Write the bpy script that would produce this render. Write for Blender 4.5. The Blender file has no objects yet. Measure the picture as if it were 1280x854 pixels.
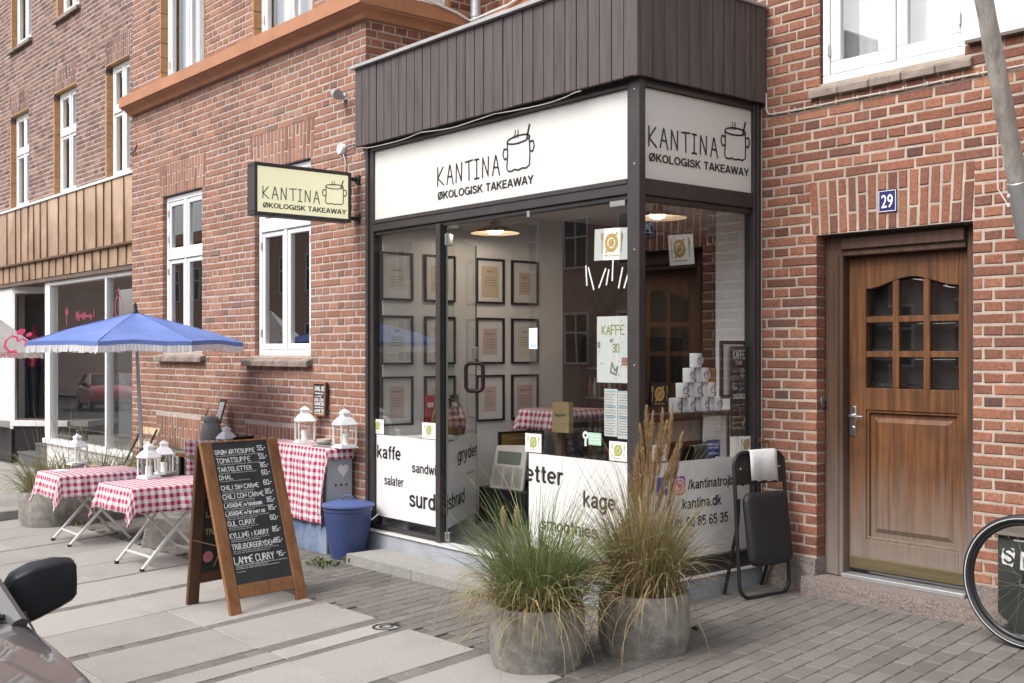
import bpy, bmesh, math, random
from mathutils import Vector, Matrix, noise
RND = random.Random(7)
S = bpy.context.scene
COL = S.collection
R = math.radians
# ---------------------------------------------------------------- survey: where the street stands
# x runs along the street (right +), y into the buildings, z up. The brick front is y = 0,
# the set-back wall with the wooden door y = YB, the glazed side of the shop x = XS.
FPX, CXP, HYP, VLP = 1411.0, 640.0, 440.0, -538.0
TH = math.atan((CXP - VLP) / FPX)
FW = (-math.cos(TH), math.sin(TH)); RT = (math.sin(TH), math.cos(TH))
CAM = Vector((0, -4.95, 1.58))
XS, XL, YB, YN = -4.733, -7.78, 1.17, 0.40
GA, GB = 0.012, 0.03
def gz(x, y):                       # the pavement falls a little towards the street
    return GA * (x + 4.73) + GB * min(max(y, -6), 1.3)
def ray(px, py):
    k = (px - CXP) / FPX
    return Vector((FW[0] + k * RT[0], FW[1] + k * RT[1], (HYP - py) / FPX))
def wy(px, py, y):
    r = ray(px, py); return CAM + r * ((y - CAM.y) / r.y)
def wx(px, py, x):
    r = ray(px, py); return CAM + r * ((x - CAM.x) / r.x)
def wz(px, py, z):
    r = ray(px, py); return CAM + r * ((z - CAM.z) / r.z)
def wd(px, py, d):
    return CAM + ray(px, py) * d
def rp(px, py, p0, n):
    r = ray(px, py); return CAM + r * ((p0 - CAM).dot(n) / r.dot(n))
def G(px, py):
    p = wz(px, py, 0)
    for _ in range(8): p = wz(px, py, gz(p.x, p.y))
    return p
# ---------------------------------------------------------------- mesh builder
class MB:
    def __init__(s): s.v = []; s.f = []; s.m = []; s.t = []; s.uv = []; s.sm = []
    def face(s, pts, m=0, t=None, uv=None, sm=False):
        i = len(s.v); s.v += [Vector(p) for p in pts]
        s.f.append(tuple(range(i, i + len(pts)))); s.m.append(m); s.t.append(t); s.uv.append(uv); s.sm.append(sm)
    def raw(s, vs, fs, m=0, t=None, sm=False, uvs=None):
        i = len(s.v); s.v += [Vector(p) for p in vs]
        for k, f in enumerate(fs):
            s.f.append(tuple(i + a for a in f)); s.m.append(m); s.t.append(t); s.sm.append(sm)
            s.uv.append([uvs[a] for a in f] if uvs else None)
    def hexa(s, c, m=0, t=None):    # 8 corners: bottom 4 ccw then top 4
        s.raw(c, [(3, 2, 1, 0), (4, 5, 6, 7), (0, 1, 5, 4), (1, 2, 6, 5), (2, 3, 7, 6), (3, 0, 4, 7)], m, t)
    def box(s, x0, x1, y0, y1, z0, z1, m=0, t=None):
        s.hexa([(x0, y0, z0), (x1, y0, z0), (x1, y1, z0), (x0, y1, z0), (x0, y0, z1), (x1, y0, z1), (x1, y1, z1), (x0, y1, z1)], m, t)
    def pbox(s, P, u0, u1, n0, n1, z0, z1, m=0, t=None):
        s.hexa([P(u0, n0, z0), P(u1, n0, z0), P(u1, n1, z0), P(u0, n1, z0), P(u0, n0, z1), P(u1, n0, z1), P(u1, n1, z1), P(u0, n1, z1)], m, t)
    def bar(s, p, q, w, h, up=(0, 0, 1), m=0, t=None):
        p = Vector(p); q = Vector(q); d = (q - p).normalized(); a = d.cross(Vector(up))
        if a.length < 1e-4: a = d.cross(Vector((1, 0, 0)))
        a.normalize(); b = a.cross(d); a *= w / 2; b *= h / 2
        s.hexa([p - a - b, p + a - b, p + a + b, p - a + b, q - a - b, q + a - b, q + a + b, q - a + b], m, t)
    def tube(s, pts, r, n=8, m=0, t=None, closed=False, cap=True):
        pts = [Vector(p) for p in pts]; k = len(pts)
        rs = r if isinstance(r, (list, tuple)) else [r] * k
        vs = []; a = None
        for i, p in enumerate(pts):
            if closed: d = pts[(i + 1) % k] - pts[i - 1]
            else: d = pts[min(i + 1, k - 1)] - pts[max(i - 1, 0)]
            d.normalize()
            if a is None:
                a = d.cross(Vector((0, 0, 1)))
                if a.length < .1: a = d.cross(Vector((1, 0, 0)))
            a = a - d * a.dot(d); a.normalize(); b = d.cross(a)
            for j in range(n):
                w = 2 * math.pi * j / n
                vs.append(p + (a * math.cos(w) + b * math.sin(w)) * rs[i])
        fs = []
        for i in range(k if closed else k - 1):
            o = i * n; o2 = ((i + 1) % k) * n
            for j in range(n): fs.append((o + j, o + (j + 1) % n, o2 + (j + 1) % n, o2 + j))
        if cap and not closed:
            fs.append(tuple(range(n))[::-1]); fs.append(tuple(range((k - 1) * n, k * n)))
        s.raw(vs, fs, m, t, sm=True)
    def lathe(s, c, prof, n=24, m=0, t=None, axis=None, sm=True, cap=True):
        c = Vector(c); vs = []; fs = []
        for (r, z) in prof:
            for j in range(n):
                w = 2 * math.pi * (j + .5) / n
                q = Vector((r * math.cos(w), r * math.sin(w), z))
                if axis is not None: q = axis @ q
                vs.append(c + q)
        k = len(prof)
        for i in range(k - 1):
            for j in range(n): fs.append((i * n + j, i * n + (j + 1) % n, (i + 1) * n + (j + 1) % n, (i + 1) * n + j))
        if cap and prof[0][0] > 1e-5: fs.append(tuple(range(n))[::-1])
        if cap and prof[-1][0] > 1e-5: fs.append(tuple(range((k - 1) * n, k * n)))
        s.raw(vs, fs, m, t, sm=sm)
    def prism(s, pts, P, n0, n1, m=0, t=None):   # flat outline (u, z) extruded along n
        k = len(pts)
        vs = [P(u, n1, z) for u, z in pts] + [P(u, n0, z) for u, z in pts]
        fs = [tuple(range(k)), tuple(range(2 * k - 1, k - 1, -1))]
        for i in range(k): fs.append((i, i + k, (i + 1) % k + k, (i + 1) % k))
        s.raw(vs, fs, m, t)
    def stroke(s, P, pts, w, n=.002, m=0, t=None, ext=.35):  # a flat drawn line on a surface
        pts = [Vector(p) for p in pts]; k = len(pts)
        if k < 2: return
        for i in range(1, k - 1):          # sharp corners are drawn as two strokes
            a, b = pts[i] - pts[i - 1], pts[i + 1] - pts[i]
            if a.length > 1e-9 and b.length > 1e-9 and a.normalized().dot(b.normalized()) < .35:
                s.stroke(P, pts[:i + 1], w, n, m, t, ext); s.stroke(P, pts[i:], w, n + .00004, m, t, ext); return
        L = []; Rr = []
        for i in range(k):
            d = pts[min(i + 1, k - 1)] - pts[max(i - 1, 0)]
            if d.length < 1e-9: d = Vector((1, 0))
            d.normalize(); q = Vector((-d.y, d.x)) * w / 2
            e = d * (w * ext if i == k - 1 else (-w * ext if i == 0 else 0))
            L.append(pts[i] + q + e); Rr.append(pts[i] - q + e)
        vs = [P(a.x, n, a.y) for a in L] + [P(a.x, n, a.y) for a in Rr]
        s.raw(vs, [(i, i + 1, k + i + 1, k + i) for i in range(k - 1)], m, t)
    def ring(s, P, c, r0, r1, n=.002, m=0, a0=0, a1=360, seg=28, sx=1, sz=1):
        for i in range(seg):
            w0 = R(a0 + (a1 - a0) * i / seg); w1 = R(a0 + (a1 - a0) * (i + 1) / seg)
            q = lambda rr, w: P(c[0] + rr * math.cos(w) * sx, n, c[1] + rr * math.sin(w) * sz)
            if r0 < 1e-6: s.face([q(0, w0), q(r1, w0), q(r1, w1)], m)
            else: s.face([q(r0, w0), q(r1, w0), q(r1, w1), q(r0, w1)], m)
    def quad(s, P, u0, u1, z0, z1, n=.001, m=0, uv=None):
        s.face([P(u0, n, z0), P(u1, n, z0), P(u1, n, z1), P(u0, n, z1)], m, uv=uv)

WORLD = {}
def link(o, parent=None, M=None):
    COL.objects.link(o)
    if parent is not None: o.parent = parent; WORLD[o.name] = WORLD[parent.name]
    else: WORLD[o.name] = M if M is not None else Matrix()
    return o
def build(name, mb, mats, parent=None, bevel=0, base=None, sharp=40, segs=1, weld=False):
    """one mesh object; coordinates in mb are world coordinates unless the parent is a prototype at 0"""
    me = bpy.data.meshes.new(name)
    M = WORLD[parent.name] if parent is not None else (Matrix.Translation(base) if base is not None else Matrix())
    I = M.inverted()
    me.from_pydata([I @ v for v in mb.v], [], mb.f)
    if not isinstance(mats, (list, tuple)): mats = [mats]
    for m in mats: me.materials.append(m)
    me.polygons.foreach_set('material_index', mb.m)
    if any(t is not None for t in mb.t):
        at = me.attributes.new('tint', 'FLOAT_COLOR', 'FACE')
        buf = []
        for t in mb.t: buf += list(t if t is not None else (.5, .5, .5)) + [1.0]
        at.data.foreach_set('color', buf)
    if any(u is not None for u in mb.uv):
        ul = me.uv_layers.new(name='UVMap'); k = 0
        for f, u in zip(mb.f, mb.uv):
            for j in range(len(f)):
                if u: ul.data[k].uv = u[j]
                k += 1
    me.polygons.foreach_set('use_smooth', mb.sm)
    me.update()
    bm = bmesh.new(); bm.from_mesh(me)
    if weld: bmesh.ops.remove_doubles(bm, verts=bm.verts, dist=1e-5)
    bm.to_mesh(me); bm.free()
    if any(mb.sm): me.set_sharp_from_angle(angle=R(sharp))
    o = bpy.data.objects.new(name, me)
    link(o, parent, M)
    if parent is None and base is not None: o.location = base
    if bevel:
        b = o.modifiers.new('bevel', 'BEVEL'); b.width = bevel; b.segments = segs; b.limit_method = 'ANGLE'; b.angle_limit = R(50)
        b.harden_normals = False
    return o
def tag(o, label, cat, group=None):
    o['label'] = label; o['category'] = cat
    if group: o['group'] = group
    return o
def thing(name, label, cat, loc=(0, 0, 0), rotz=0, group=None):
    o = bpy.data.objects.new(name, None); o.empty_display_size = .1
    M = Matrix.Translation(Vector(loc)) @ Matrix.Rotation(rotz, 4, 'Z')
    o.location = loc; o.rotation_euler = (0, 0, rotz)
    link(o, None, M); return tag(o, label, cat, group)
def struct(o, kind='structure'): o['kind'] = kind; return o
def lab(o, l): o['label'] = l; return o
def kids(o): return [c for c in bpy.data.objects if c.parent == o]
def dup(root, loc, rotz=0, label=None, group=None, sc=None):
    r = root.copy(); COL.objects.link(r); r.location = loc; r.rotation_euler = (0, 0, rotz)
    if sc: r.scale = sc
    WORLD[r.name] = Matrix.Translation(Vector(loc)) @ Matrix.Rotation(rotz, 4, 'Z')
    if label: r['label'] = label
    if group: r['group'] = group
    for ch in kids(root):
        c = ch.copy(); COL.objects.link(c); c.parent = r; WORLD[c.name] = WORLD[r.name]
        for g in kids(ch):
            d = g.copy(); COL.objects.link(d); d.parent = c; WORLD[d.name] = WORLD[r.name]
    return r
def PA(u, n, z): return Vector((u, -n, z))            # brick front, shop front
def PB(u, n, z): return Vector((u, YB - n, z))        # set-back wall with the door
def PS(u, n, z): return Vector((XS + n, u, z))        # glazed side of the shop, u = y
def PR(u, n, z): return Vector((XL + n, u, z))        # return wall above the shop roof
def PN(u, n, z): return Vector((u, YN - n, z))        # neighbouring building
def PI(u, n, z): return Vector((-7.66 + n, u, z))     # white inside wall with the prints
def frameP(o, U, N, Z=(0, 0, 1)):
    o = Vector(o); U = Vector(U).normalized(); N = Vector(N).normalized(); Z = Vector(Z).normalized()
    return lambda u, n, z: o + U * u + N * n + Z * z
# ---------------------------------------------------------------- materials
def nt(name):
    m = bpy.data.materials.new(name); m.use_nodes = True
    n = m.node_tree; b = n.nodes['Principled BSDF']
    return m, n, b
def node(n, t, **k):
    x = n.nodes.new(t)
    for a, v in k.items(): setattr(x, a, v)
    return x
def noise_tex(n, scale, detail=4, rough=.6, vec=None):
    x = node(n, 'ShaderNodeTexNoise'); x.inputs['Scale'].default_value = scale
    x.inputs['Detail'].default_value = detail; x.inputs['Roughness'].default_value = rough
    if vec is None:
        tc = node(n, 'ShaderNodeTexCoord'); vec = tc.outputs['Object']
    n.links.new(vec, x.inputs['Vector']); return x
def ramp(n, fac, stops):
    x = node(n, 'ShaderNodeValToRGB'); e = x.color_ramp.elements
    e[0].position = stops[0][0]; e[0].color = (*stops[0][1], 1)
    e[1].position = stops[-1][0]; e[1].color = (*stops[-1][1], 1)
    for p, c in stops[1:-1]:
        k = e.new(p); k.color = (*c, 1)
    n.links.new(fac, x.inputs['Fac']); return x
def mixc(n, fac, a, b, mode='MIX'):
    x = node(n, 'ShaderNodeMix', data_type='RGBA', blend_type=mode)
    for sock, v in ((x.inputs['Factor'], fac), (x.inputs['A'], a), (x.inputs['B'], b)):
        if hasattr(v, 'links') or hasattr(v, 'is_linked'): n.links.new(v, sock)
        elif isinstance(v, (int, float)): sock.default_value = v
        else: sock.default_value = (*v, 1)
    return x.outputs['Result']
def bump(n, b, h, strength, dist=.01):
    x = node(n, 'ShaderNodeBump'); x.inputs['Strength'].default_value = strength; x.inputs['Distance'].default_value = dist
    n.links.new(h, x.inputs['Height']); n.links.new(x.outputs['Normal'], b.inputs['Normal']); return x
def mat(name, c, rough=.6, var=.15, vs=6, bs=80, bst=.15, metal=0, spec=.5, dirt=None, dirt_s=2.5, dirt_k=(.5, .7), coat=0):
    m, n, b = nt(name)
    a = noise_tex(n, vs, 5)
    lo = tuple(x * (1 - var) for x in c); hi = tuple(min(x * (1 + var), 1) for x in c)
    col = ramp(n, a.outputs['Fac'], [(.3, lo), (.7, hi)]).outputs['Color']
    if dirt:
        d = noise_tex(n, dirt_s, 6, .7)
        f = ramp(n, d.outputs['Fac'], [(dirt_k[0], (0, 0, 0)), (dirt_k[1], (1, 1, 1))]).outputs['Color']
        col = mixc(n, f, col, dirt)
    n.links.new(col, b.inputs['Base Color'])
    b.inputs['Roughness'].default_value = rough; b.inputs['Metallic'].default_value = metal
    b.inputs['Specular IOR Level'].default_value = spec
    b.inputs['Coat Weight'].default_value = coat
    if bst: bump(n, b, noise_tex(n, bs, 4).outputs['Fac'], bst, .004)
    return m
def flat(name, c, rough=.6, spec=.3):
    m, n, b = nt(name); b.inputs['Base Color'].default_value = (*c, 1); b.inputs['Roughness'].default_value = rough
    b.inputs['Specular IOR Level'].default_value = spec; return m
def tintmat(name, stops, rough=.85, grain=90, gk=.35, bst=.35, spec=.2, second=.25, blotch=None, soot=0, spots=False):
    """colour picked per brick / stone / blade from the 'tint' attribute, with grain on top"""
    m, n, b = nt(name)
    at = node(n, 'ShaderNodeAttribute', attribute_name='tint')
    sp = node(n, 'ShaderNodeSeparateColor'); n.links.new(at.outputs['Color'], sp.inputs['Color'])
    col = ramp(n, sp.outputs['Red'], stops).outputs['Color']
    g = noise_tex(n, grain, 5, .7)
    gr = ramp(n, g.outputs['Fac'], [(.25, (1 - gk,) * 3), (.75, (1 + gk * .6,) * 3)]).outputs['Color']
    col = mixc(n, 1.0, col, gr, 'MULTIPLY')
    g2 = ramp(n, sp.outputs['Green'], [(0, (1 - second,) * 3), (1, (1 + second,) * 3)]).outputs['Color']
    col = mixc(n, 1.0, col, g2, 'MULTIPLY')
    if blotch:
        d = noise_tex(n, blotch[1], 5, .65)
        f = ramp(n, d.outputs['Fac'], [(blotch[2], (0, 0, 0)), (blotch[3], (blotch[4],) * 3)]).outputs['Color']
        col = mixc(n, f, col, blotch[0])
    if spots:                # trodden chewing gum and small stains
        tc = node(n, 'ShaderNodeTexCoord'); vo = node(n, 'ShaderNodeTexVoronoi'); vo.inputs['Scale'].default_value = 2.3; n.links.new(tc.outputs['Object'], vo.inputs['Vector'])
        col = mixc(n, ramp(n, vo.outputs['Distance'], [(.035, (.6,) * 3), (.065, (0, 0, 0))]).outputs['Color'], col, (.17, .16, .15))
    if soot:                 # rain runs and old grime, long in the upright direction
        tc = node(n, 'ShaderNodeTexCoord'); mp = node(n, 'ShaderNodeMapping'); mp.inputs['Scale'].default_value = (2.6, 2.6, .45); n.links.new(tc.outputs['Object'], mp.inputs['Vector'])
        d = noise_tex(n, 1.0, 6, .65, mp.outputs['Vector']); col = mixc(n, ramp(n, d.outputs['Fac'], [(.5, (0, 0, 0)), (.78, (soot,) * 3)]).outputs['Color'], col, (.13, .085, .07))
    n.links.new(col, b.inputs['Base Color'])
    b.inputs['Roughness'].default_value = rough; b.inputs['Specular IOR Level'].default_value = spec
    if bst: bump(n, b, g.outputs['Fac'], bst, .004)
    return m
def wood(name, c1, c2, rough=.6, sc=(30, 30, 1.5), bst=.3, grey=None, spec=.4, gk=(.45, .75)):
    m, n, b = nt(name)
    tc = node(n, 'ShaderNodeTexCoord'); mp = node(n, 'ShaderNodeMapping'); mp.inputs['Scale'].default_value = sc
    n.links.new(tc.outputs['Object'], mp.inputs['Vector'])
    a = noise_tex(n, 1.0, 6, .65, mp.outputs['Vector'])
    col = ramp(n, a.outputs['Fac'], [(.3, c1), (.7, c2)]).outputs['Color']
    if grey:
        d = noise_tex(n, 3.5, 5, .6); col = mixc(n, ramp(n, d.outputs['Fac'], [(gk[0], (0, 0, 0)), (gk[1], (.8,) * 3)]).outputs['Color'], col, grey)
    n.links.new(col, b.inputs['Base Color']); b.inputs['Roughness'].default_value = rough
    b.inputs['Specular IOR Level'].default_value = spec
    bump(n, b, a.outputs['Fac'], bst, .004); return m
def glass(name, ior=1.75, tint=(.96, .97, .96), rough=0.0):
    m, n, b = nt(name); n.nodes.remove(b); out = n.nodes['Material Output']
    fr = node(n, 'ShaderNodeFresnel'); ge = node(n, 'ShaderNodeNewGeometry')      # the same reflection from both sides of the thin pane
    mr = node(n, 'ShaderNodeMapRange'); mr.inputs['To Min'].default_value = ior; mr.inputs['To Max'].default_value = 1 / ior
    n.links.new(ge.outputs['Backfacing'], mr.inputs['Value']); n.links.new(mr.outputs['Result'], fr.inputs['IOR'])
    tr = node(n, 'ShaderNodeBsdfTransparent'); tr.inputs['Color'].default_value = (*tint, 1)
    gl = node(n, 'ShaderNodeBsdfGlossy'); gl.inputs['Roughness'].default_value = rough
    mx = node(n, 'ShaderNodeMixShader'); n.links.new(fr.outputs['Fac'], mx.inputs['Fac'])
    n.links.new(tr.outputs['BSDF'], mx.inputs[1]); n.links.new(gl.outputs['BSDF'], mx.inputs[2])
    nz = noise_tex(n, .7, 2); bp = node(n, 'ShaderNodeBump'); bp.inputs['Strength'].default_value = .04; bp.inputs['Distance'].default_value = .02
    n.links.new(nz.outputs['Fac'], bp.inputs['Height']); n.links.new(bp.outputs['Normal'], gl.inputs['Normal'])
    n.links.new(mx.outputs['Shader'], out.inputs['Surface']); return m
def emit(name, c, k):
    m, n, b = nt(name); b.inputs['Emission Color'].default_value = (*c, 1); b.inputs['Emission Strength'].default_value = k
    b.inputs['Base Color'].default_value = (*c, 1); return m

M = {}
BR = [(0, (.12, .07, .06)), (.08, (.17, .085, .066)), (.25, (.245, .108, .076)), (.5, (.29, .122, .081)), (.75, (.325, .142, .09)), (1, (.38, .185, .115))]
M['brickA'] = tintmat('brick_pinkish', [(0, (.16, .11, .095)), (.06, (.22, .13, .105)), (.25, (.275, .143, .105)), (.5, (.315, .153, .104)), (.75, (.35, .17, .112)), (1, (.39, .21, .142))], grain=70, second=.16, blotch=((.36, .27, .23), 1.1, .45, .75, .35), soot=.62)
M['brickB'] = tintmat('brick_red', BR, grain=60, gk=.5, second=.18, blotch=((.12, .07, .06), 9, .60, .74, .5), soot=.62)
M['mortarA'] = mat('mortar_pale', (.46, .385, .34), .95, .15, 12, 120, .5, dirt=(.33, .27, .24), dirt_s=1.3, dirt_k=(.5, .75))
M['mortarB'] = mat('mortar_beige', (.45, .378, .315), .95, .2, 9, 120, .6, dirt=(.33, .27, .22), dirt_s=1.3, dirt_k=(.5, .75))
M['terracotta'] = mat('terracotta_paint', (.41, .185, .095), .65, .12, 4, 60, .25, dirt=(.30, .13, .07), dirt_k=(.55, .8))
M['tile_sill'] = mat('sill_tiles', (.27, .215, .18), .8, .3, 14, 60, .4, dirt=(.10, .08, .07))
M['white'] = mat('white_paint', (.80, .80, .80), .4, .04, 5, 60, .05)
M['white_dirty'] = mat('white_paint_worn', (.72, .71, .69), .5, .08, 7, 60, .1, dirt=(.45, .42, .38), dirt_k=(.62, .8))
M['glass'] = glass('window_glass', 3.1)
M['glass_shop'] = glass('shop_glass', 2.2, (.87, .895, .885))
M['glass_old'] = glass('dark_door_glass', 2.0, (.80, .84, .84))
M['glass_clear'] = glass('lantern_glass', 1.35, (.98, .98, .98))
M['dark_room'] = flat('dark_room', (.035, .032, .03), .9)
M['curtain'] = mat('white_curtain', (.80, .80, .82), .9, .06, 8, 30, .2)
M['fascia'] = wood('stained_board', (.056, .043, .042), (.118, .094, .091), .62, (26, 26, 1.6), .5, spec=.45)
M['frame'] = mat('dark_frame_paint', (.040, .034, .033), .45, .2, 6, 80, .1, dirt=(.085, .075, .07), dirt_k=(.62, .8))
M['plinth_paint'] = mat('grey_plinth_paint', (.33, .35, .38), .7, .15, 5, 70, .3, dirt=(.16, .17, .18), dirt_k=(.58, .8))
M['sill_pale'] = mat('pale_sill', (.55, .55, .54), .6, .1, 6)
M['flashing'] = mat('grey_flashing', (.42, .41, .40), .5, .12, 5, 60, .1, metal=.3)
M['sign_white'] = mat('sign_panel_white', (.70, .692, .655), .38, .025, 2, 40, .02)
M['sign_yellow'] = mat('sign_panel_cream', (.80, .76, .52), .4, .03, 2, 40, .02)
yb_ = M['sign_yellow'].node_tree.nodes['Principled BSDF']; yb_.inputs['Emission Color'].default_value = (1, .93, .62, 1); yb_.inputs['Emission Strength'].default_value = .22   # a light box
M['vinyl'] = mat('white_vinyl', (.71, .71, .70), .35, .02, 2, 40, .0)
M['ink'] = flat('black_lettering', (.022, .020, .020), .5)
M['ink_grey'] = flat('grey_print', (.13, .12, .115), .6)
M['concrete'] = mat('concrete', (.30, .288, .268), .9, .15, 5, 120, .5, dirt=(.17, .165, .15), dirt_k=(.5, .8))
M['concrete_pot'] = mat('concrete_pot', (.28, .263, .235), .92, .3, 14, 70, 1.0, dirt=(.115, .107, .09), dirt_s=5, dirt_k=(.46, .68))
M['concrete_step'] = mat('concrete_step', (.30, .287, .267), .9, .14, 30, 140, .5, dirt=(.2, .19, .17), dirt_k=(.55, .85))
M['granite'] = mat('granite', (.25, .205, .185), .8, .5, 160, 70, .9, dirt=(.10, .085, .075), dirt_s=95, dirt_k=(.48, .62))
M['slab'] = tintmat('paving_slab', [(0, (.318, .300, .278)), (1, (.352, .332, .307))], .9, 130, .32, .35, second=.05, blotch=((.21, .195, .18), 2.2, .50, .8, .6), spots=True)
M['paver'] = tintmat('paver_grey', [(0, (.150, .136, .124)), (.5, (.170, .155, .142)), (1, (.192, .176, .161))], .9, 150, .3, .45, second=.07, blotch=((.092, .085, .078), 1.6, .5, .8, .5))
M['joint'] = mat('sandy_joint', (.11, .10, .087), 1, .3, 20, 90, .5)
M['asphalt'] = mat('asphalt', (.055, .054, .053), .92, .25, 30, 160, .6)
M['black_metal'] = mat('black_metal', (.018, .018, .019), .42, .2, 8, 80, .05)
M['black_plastic'] = mat('black_plastic', (.020, .021, .024), .5, .2, 8, 160, .12)
M['chalk'] = mat('chalkboard', (.028, .030, .034), .75, .35, 5, 60, .08)
M['chalk_white'] = flat('white_chalk', (.80, .80, .79), .9)
M['chalk_dim'] = flat('dim_chalk', (.45, .46, .45), .9)
M['chalk_yellow'] = flat('yellow_chalk', (.50, .45, .18), .9)
M['chalk_pink'] = flat('pink_chalk', (.62, .22, .25), .9)
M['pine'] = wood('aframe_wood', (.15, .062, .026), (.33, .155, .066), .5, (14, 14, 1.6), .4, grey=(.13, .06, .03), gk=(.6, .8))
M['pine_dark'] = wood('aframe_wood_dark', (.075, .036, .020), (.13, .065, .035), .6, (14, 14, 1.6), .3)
M['oakdoor'] = wood('door_wood', (.060, .024, .011), (.225, .095, .036), .45, (34, 34, 1.3), .35, grey=(.07, .036, .022), gk=(.5, .75))
M['oakframe'] = wood('door_frame_wood', (.050, .026, .018), (.105, .055, .034), .6, (26, 26, 1.3), .3)
M['zinc'] = mat('zinc', (.50, .51, .52), .45, .12, 6, 60, .1, metal=.7)
M['steel'] = mat('steel', (.60, .60, .59), .3, .06, 8, 90, .05, metal=1)
M['cable'] = mat('pale_cable', (.50, .46, .40), .6, .1)
M['blue_bin'] = mat('blue_bin_enamel', (.042, .062, .165), .45, .12, 5, 50, .08, dirt=(.026, .036, .09), dirt_k=(.55, .8))
M['blue_canvas'] = mat('blue_canvas', (.185, .265, .60), .92, .10, 3, 9, .5, spec=.15, dirt=(.26, .33, .62), dirt_k=(.5, .8))
M['white_cloth'] = mat('white_cloth', (.84, .83, .82), .9, .05, 6, 300, .2)
M['heart_red'] = flat('raspberry_print', (.33, .018, .075), .8)
M['table_white'] = mat('white_enamel', (.70, .69, .66), .4, .05, 6, 80, .05, dirt=(.48, .44, .38), dirt_k=(.62, .8))
M['lantern'] = mat('lantern_white', (.80, .80, .80), .4, .03, 8)
M['candle'] = flat('candle_wax', (.85, .84, .80), .6)
M['stone'] = mat('grey_stone', (.26, .26, .25), .8, .2, 20, 90, .4)
M['copper'] = mat('copper_panel', (.72, .49, .33), .36, .22, 1.4, 30, .08, metal=.8, dirt=(.34, .19, .10), dirt_s=1.2, dirt_k=(.45, .8))
M['copper_seam'] = mat('copper_seam', (.16, .095, .06), .5, .1, metal=.4)
M['paper'] = flat('white_paper', (.80, .80, .79), .8)
M['paper_cream'] = flat('cream_paper', (.60, .53, .44), .8)
M['paper_mat'] = flat('print_mount', (.72, .695, .665), .8)
M['gold'] = flat('gold_print', (.40, .27, .09), .6)
M['green_print'] = flat('olive_print', (.36, .37, .10), .6)
M['inner_white'] = mat('inside_white_wall', (.80, .775, .755), .9, .03, 3, 40, .05)
M['inner_dark'] = mat('inside_brown_shade', (.115, .085, .066), .85, .15, 3, 40, .1)
M['inner_floor'] = mat('inside_floor', (.14, .15, .17), .5, .15, 4)
M['wicker'] = wood('wicker', (.16, .085, .035), (.33, .19, .085), .7, (60, 60, 60), .8)
M['mug'] = mat('white_mug', (.82, .81, .84), .18, .02, 5, 50, 0, coat=.5)
M['soil'] = mat('soil', (.045, .035, .026), 1, .4, 30, 60, .8)
M['greenblade'] = tintmat('grass_blade', [(0, (.36, .235, .12)), (.2, (.34, .27, .145)), (.4, (.24, .255, .115)), (.7, (.145, .21, .07)), (1, (.235, .30, .13))], .6, 20, .15, 0, .3, second=.35)
M['plume'] = tintmat('seed_plume', [(0, (.52, .33, .16)), (.5, (.70, .48, .26)), (1, (.82, .63, .40))], .8, 30, .15, 0, .2)
M['weed'] = tintmat('weed_leaf', [(0, (.06, .09, .03)), (1, (.16, .20, .06))], .7, 30, .2, 0, .2)

def weather(m, c, z0, z1, amt=.8):
    """sun- and splash-bleached timber: streaky edge between z0 and z1"""
    n = m.node_tree; b = n.nodes['Principled BSDF']; l = b.inputs['Base Color'].links[0]; src = l.from_socket; n.links.remove(l)
    tc = node(n, 'ShaderNodeTexCoord'); sp = node(n, 'ShaderNodeSeparateXYZ'); n.links.new(tc.outputs['Object'], sp.inputs['Vector'])
    mp = node(n, 'ShaderNodeMapping'); mp.inputs['Scale'].default_value = (40, 40, 2.2); n.links.new(tc.outputs['Object'], mp.inputs['Vector'])
    a = noise_tex(n, 1.0, 5, .6, mp.outputs['Vector'])
    ad = node(n, 'ShaderNodeMath', operation='MULTIPLY_ADD'); n.links.new(a.outputs['Fac'], ad.inputs[0]); ad.inputs[1].default_value = -.75; n.links.new(sp.outputs['Z'], ad.inputs[2])
    mr = node(n, 'ShaderNodeMapRange'); mr.inputs['From Min'].default_value = z0 - .37; mr.inputs['From Max'].default_value = z1 - .37; mr.inputs['To Min'].default_value = amt; mr.inputs['To Max'].default_value = 0
    n.links.new(ad.outputs[0], mr.inputs['Value']); n.links.new(mixc(n, mr.outputs['Result'], src, c), b.inputs['Base Color'])
weather(M['oakdoor'], (.235, .20, .17), .25, .88, .9)
weather(M['oakframe'], (.23, .19, .165), .2, 1.1, .9)

def lucent(m, k):          # cloth that lets some light through
    n = m.node_tree; b = n.nodes['Principled BSDF']; out = n.nodes['Material Output']
    t = node(n, 'ShaderNodeBsdfTranslucent'); l = b.inputs['Base Color'].links[0].from_socket; n.links.new(l, t.inputs['Color'])
    x = node(n, 'ShaderNodeMixShader'); x.inputs['Fac'].default_value = k; n.links.new(b.outputs['BSDF'], x.inputs[1]); n.links.new(t.outputs['BSDF'], x.inputs[2]); n.links.new(x.outputs['Shader'], out.inputs['Surface'])
lucent(M['blue_canvas'], .25); lucent(M['white_cloth'], .35); lucent(M['greenblade'], .25); lucent(M['plume'], .35)
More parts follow.
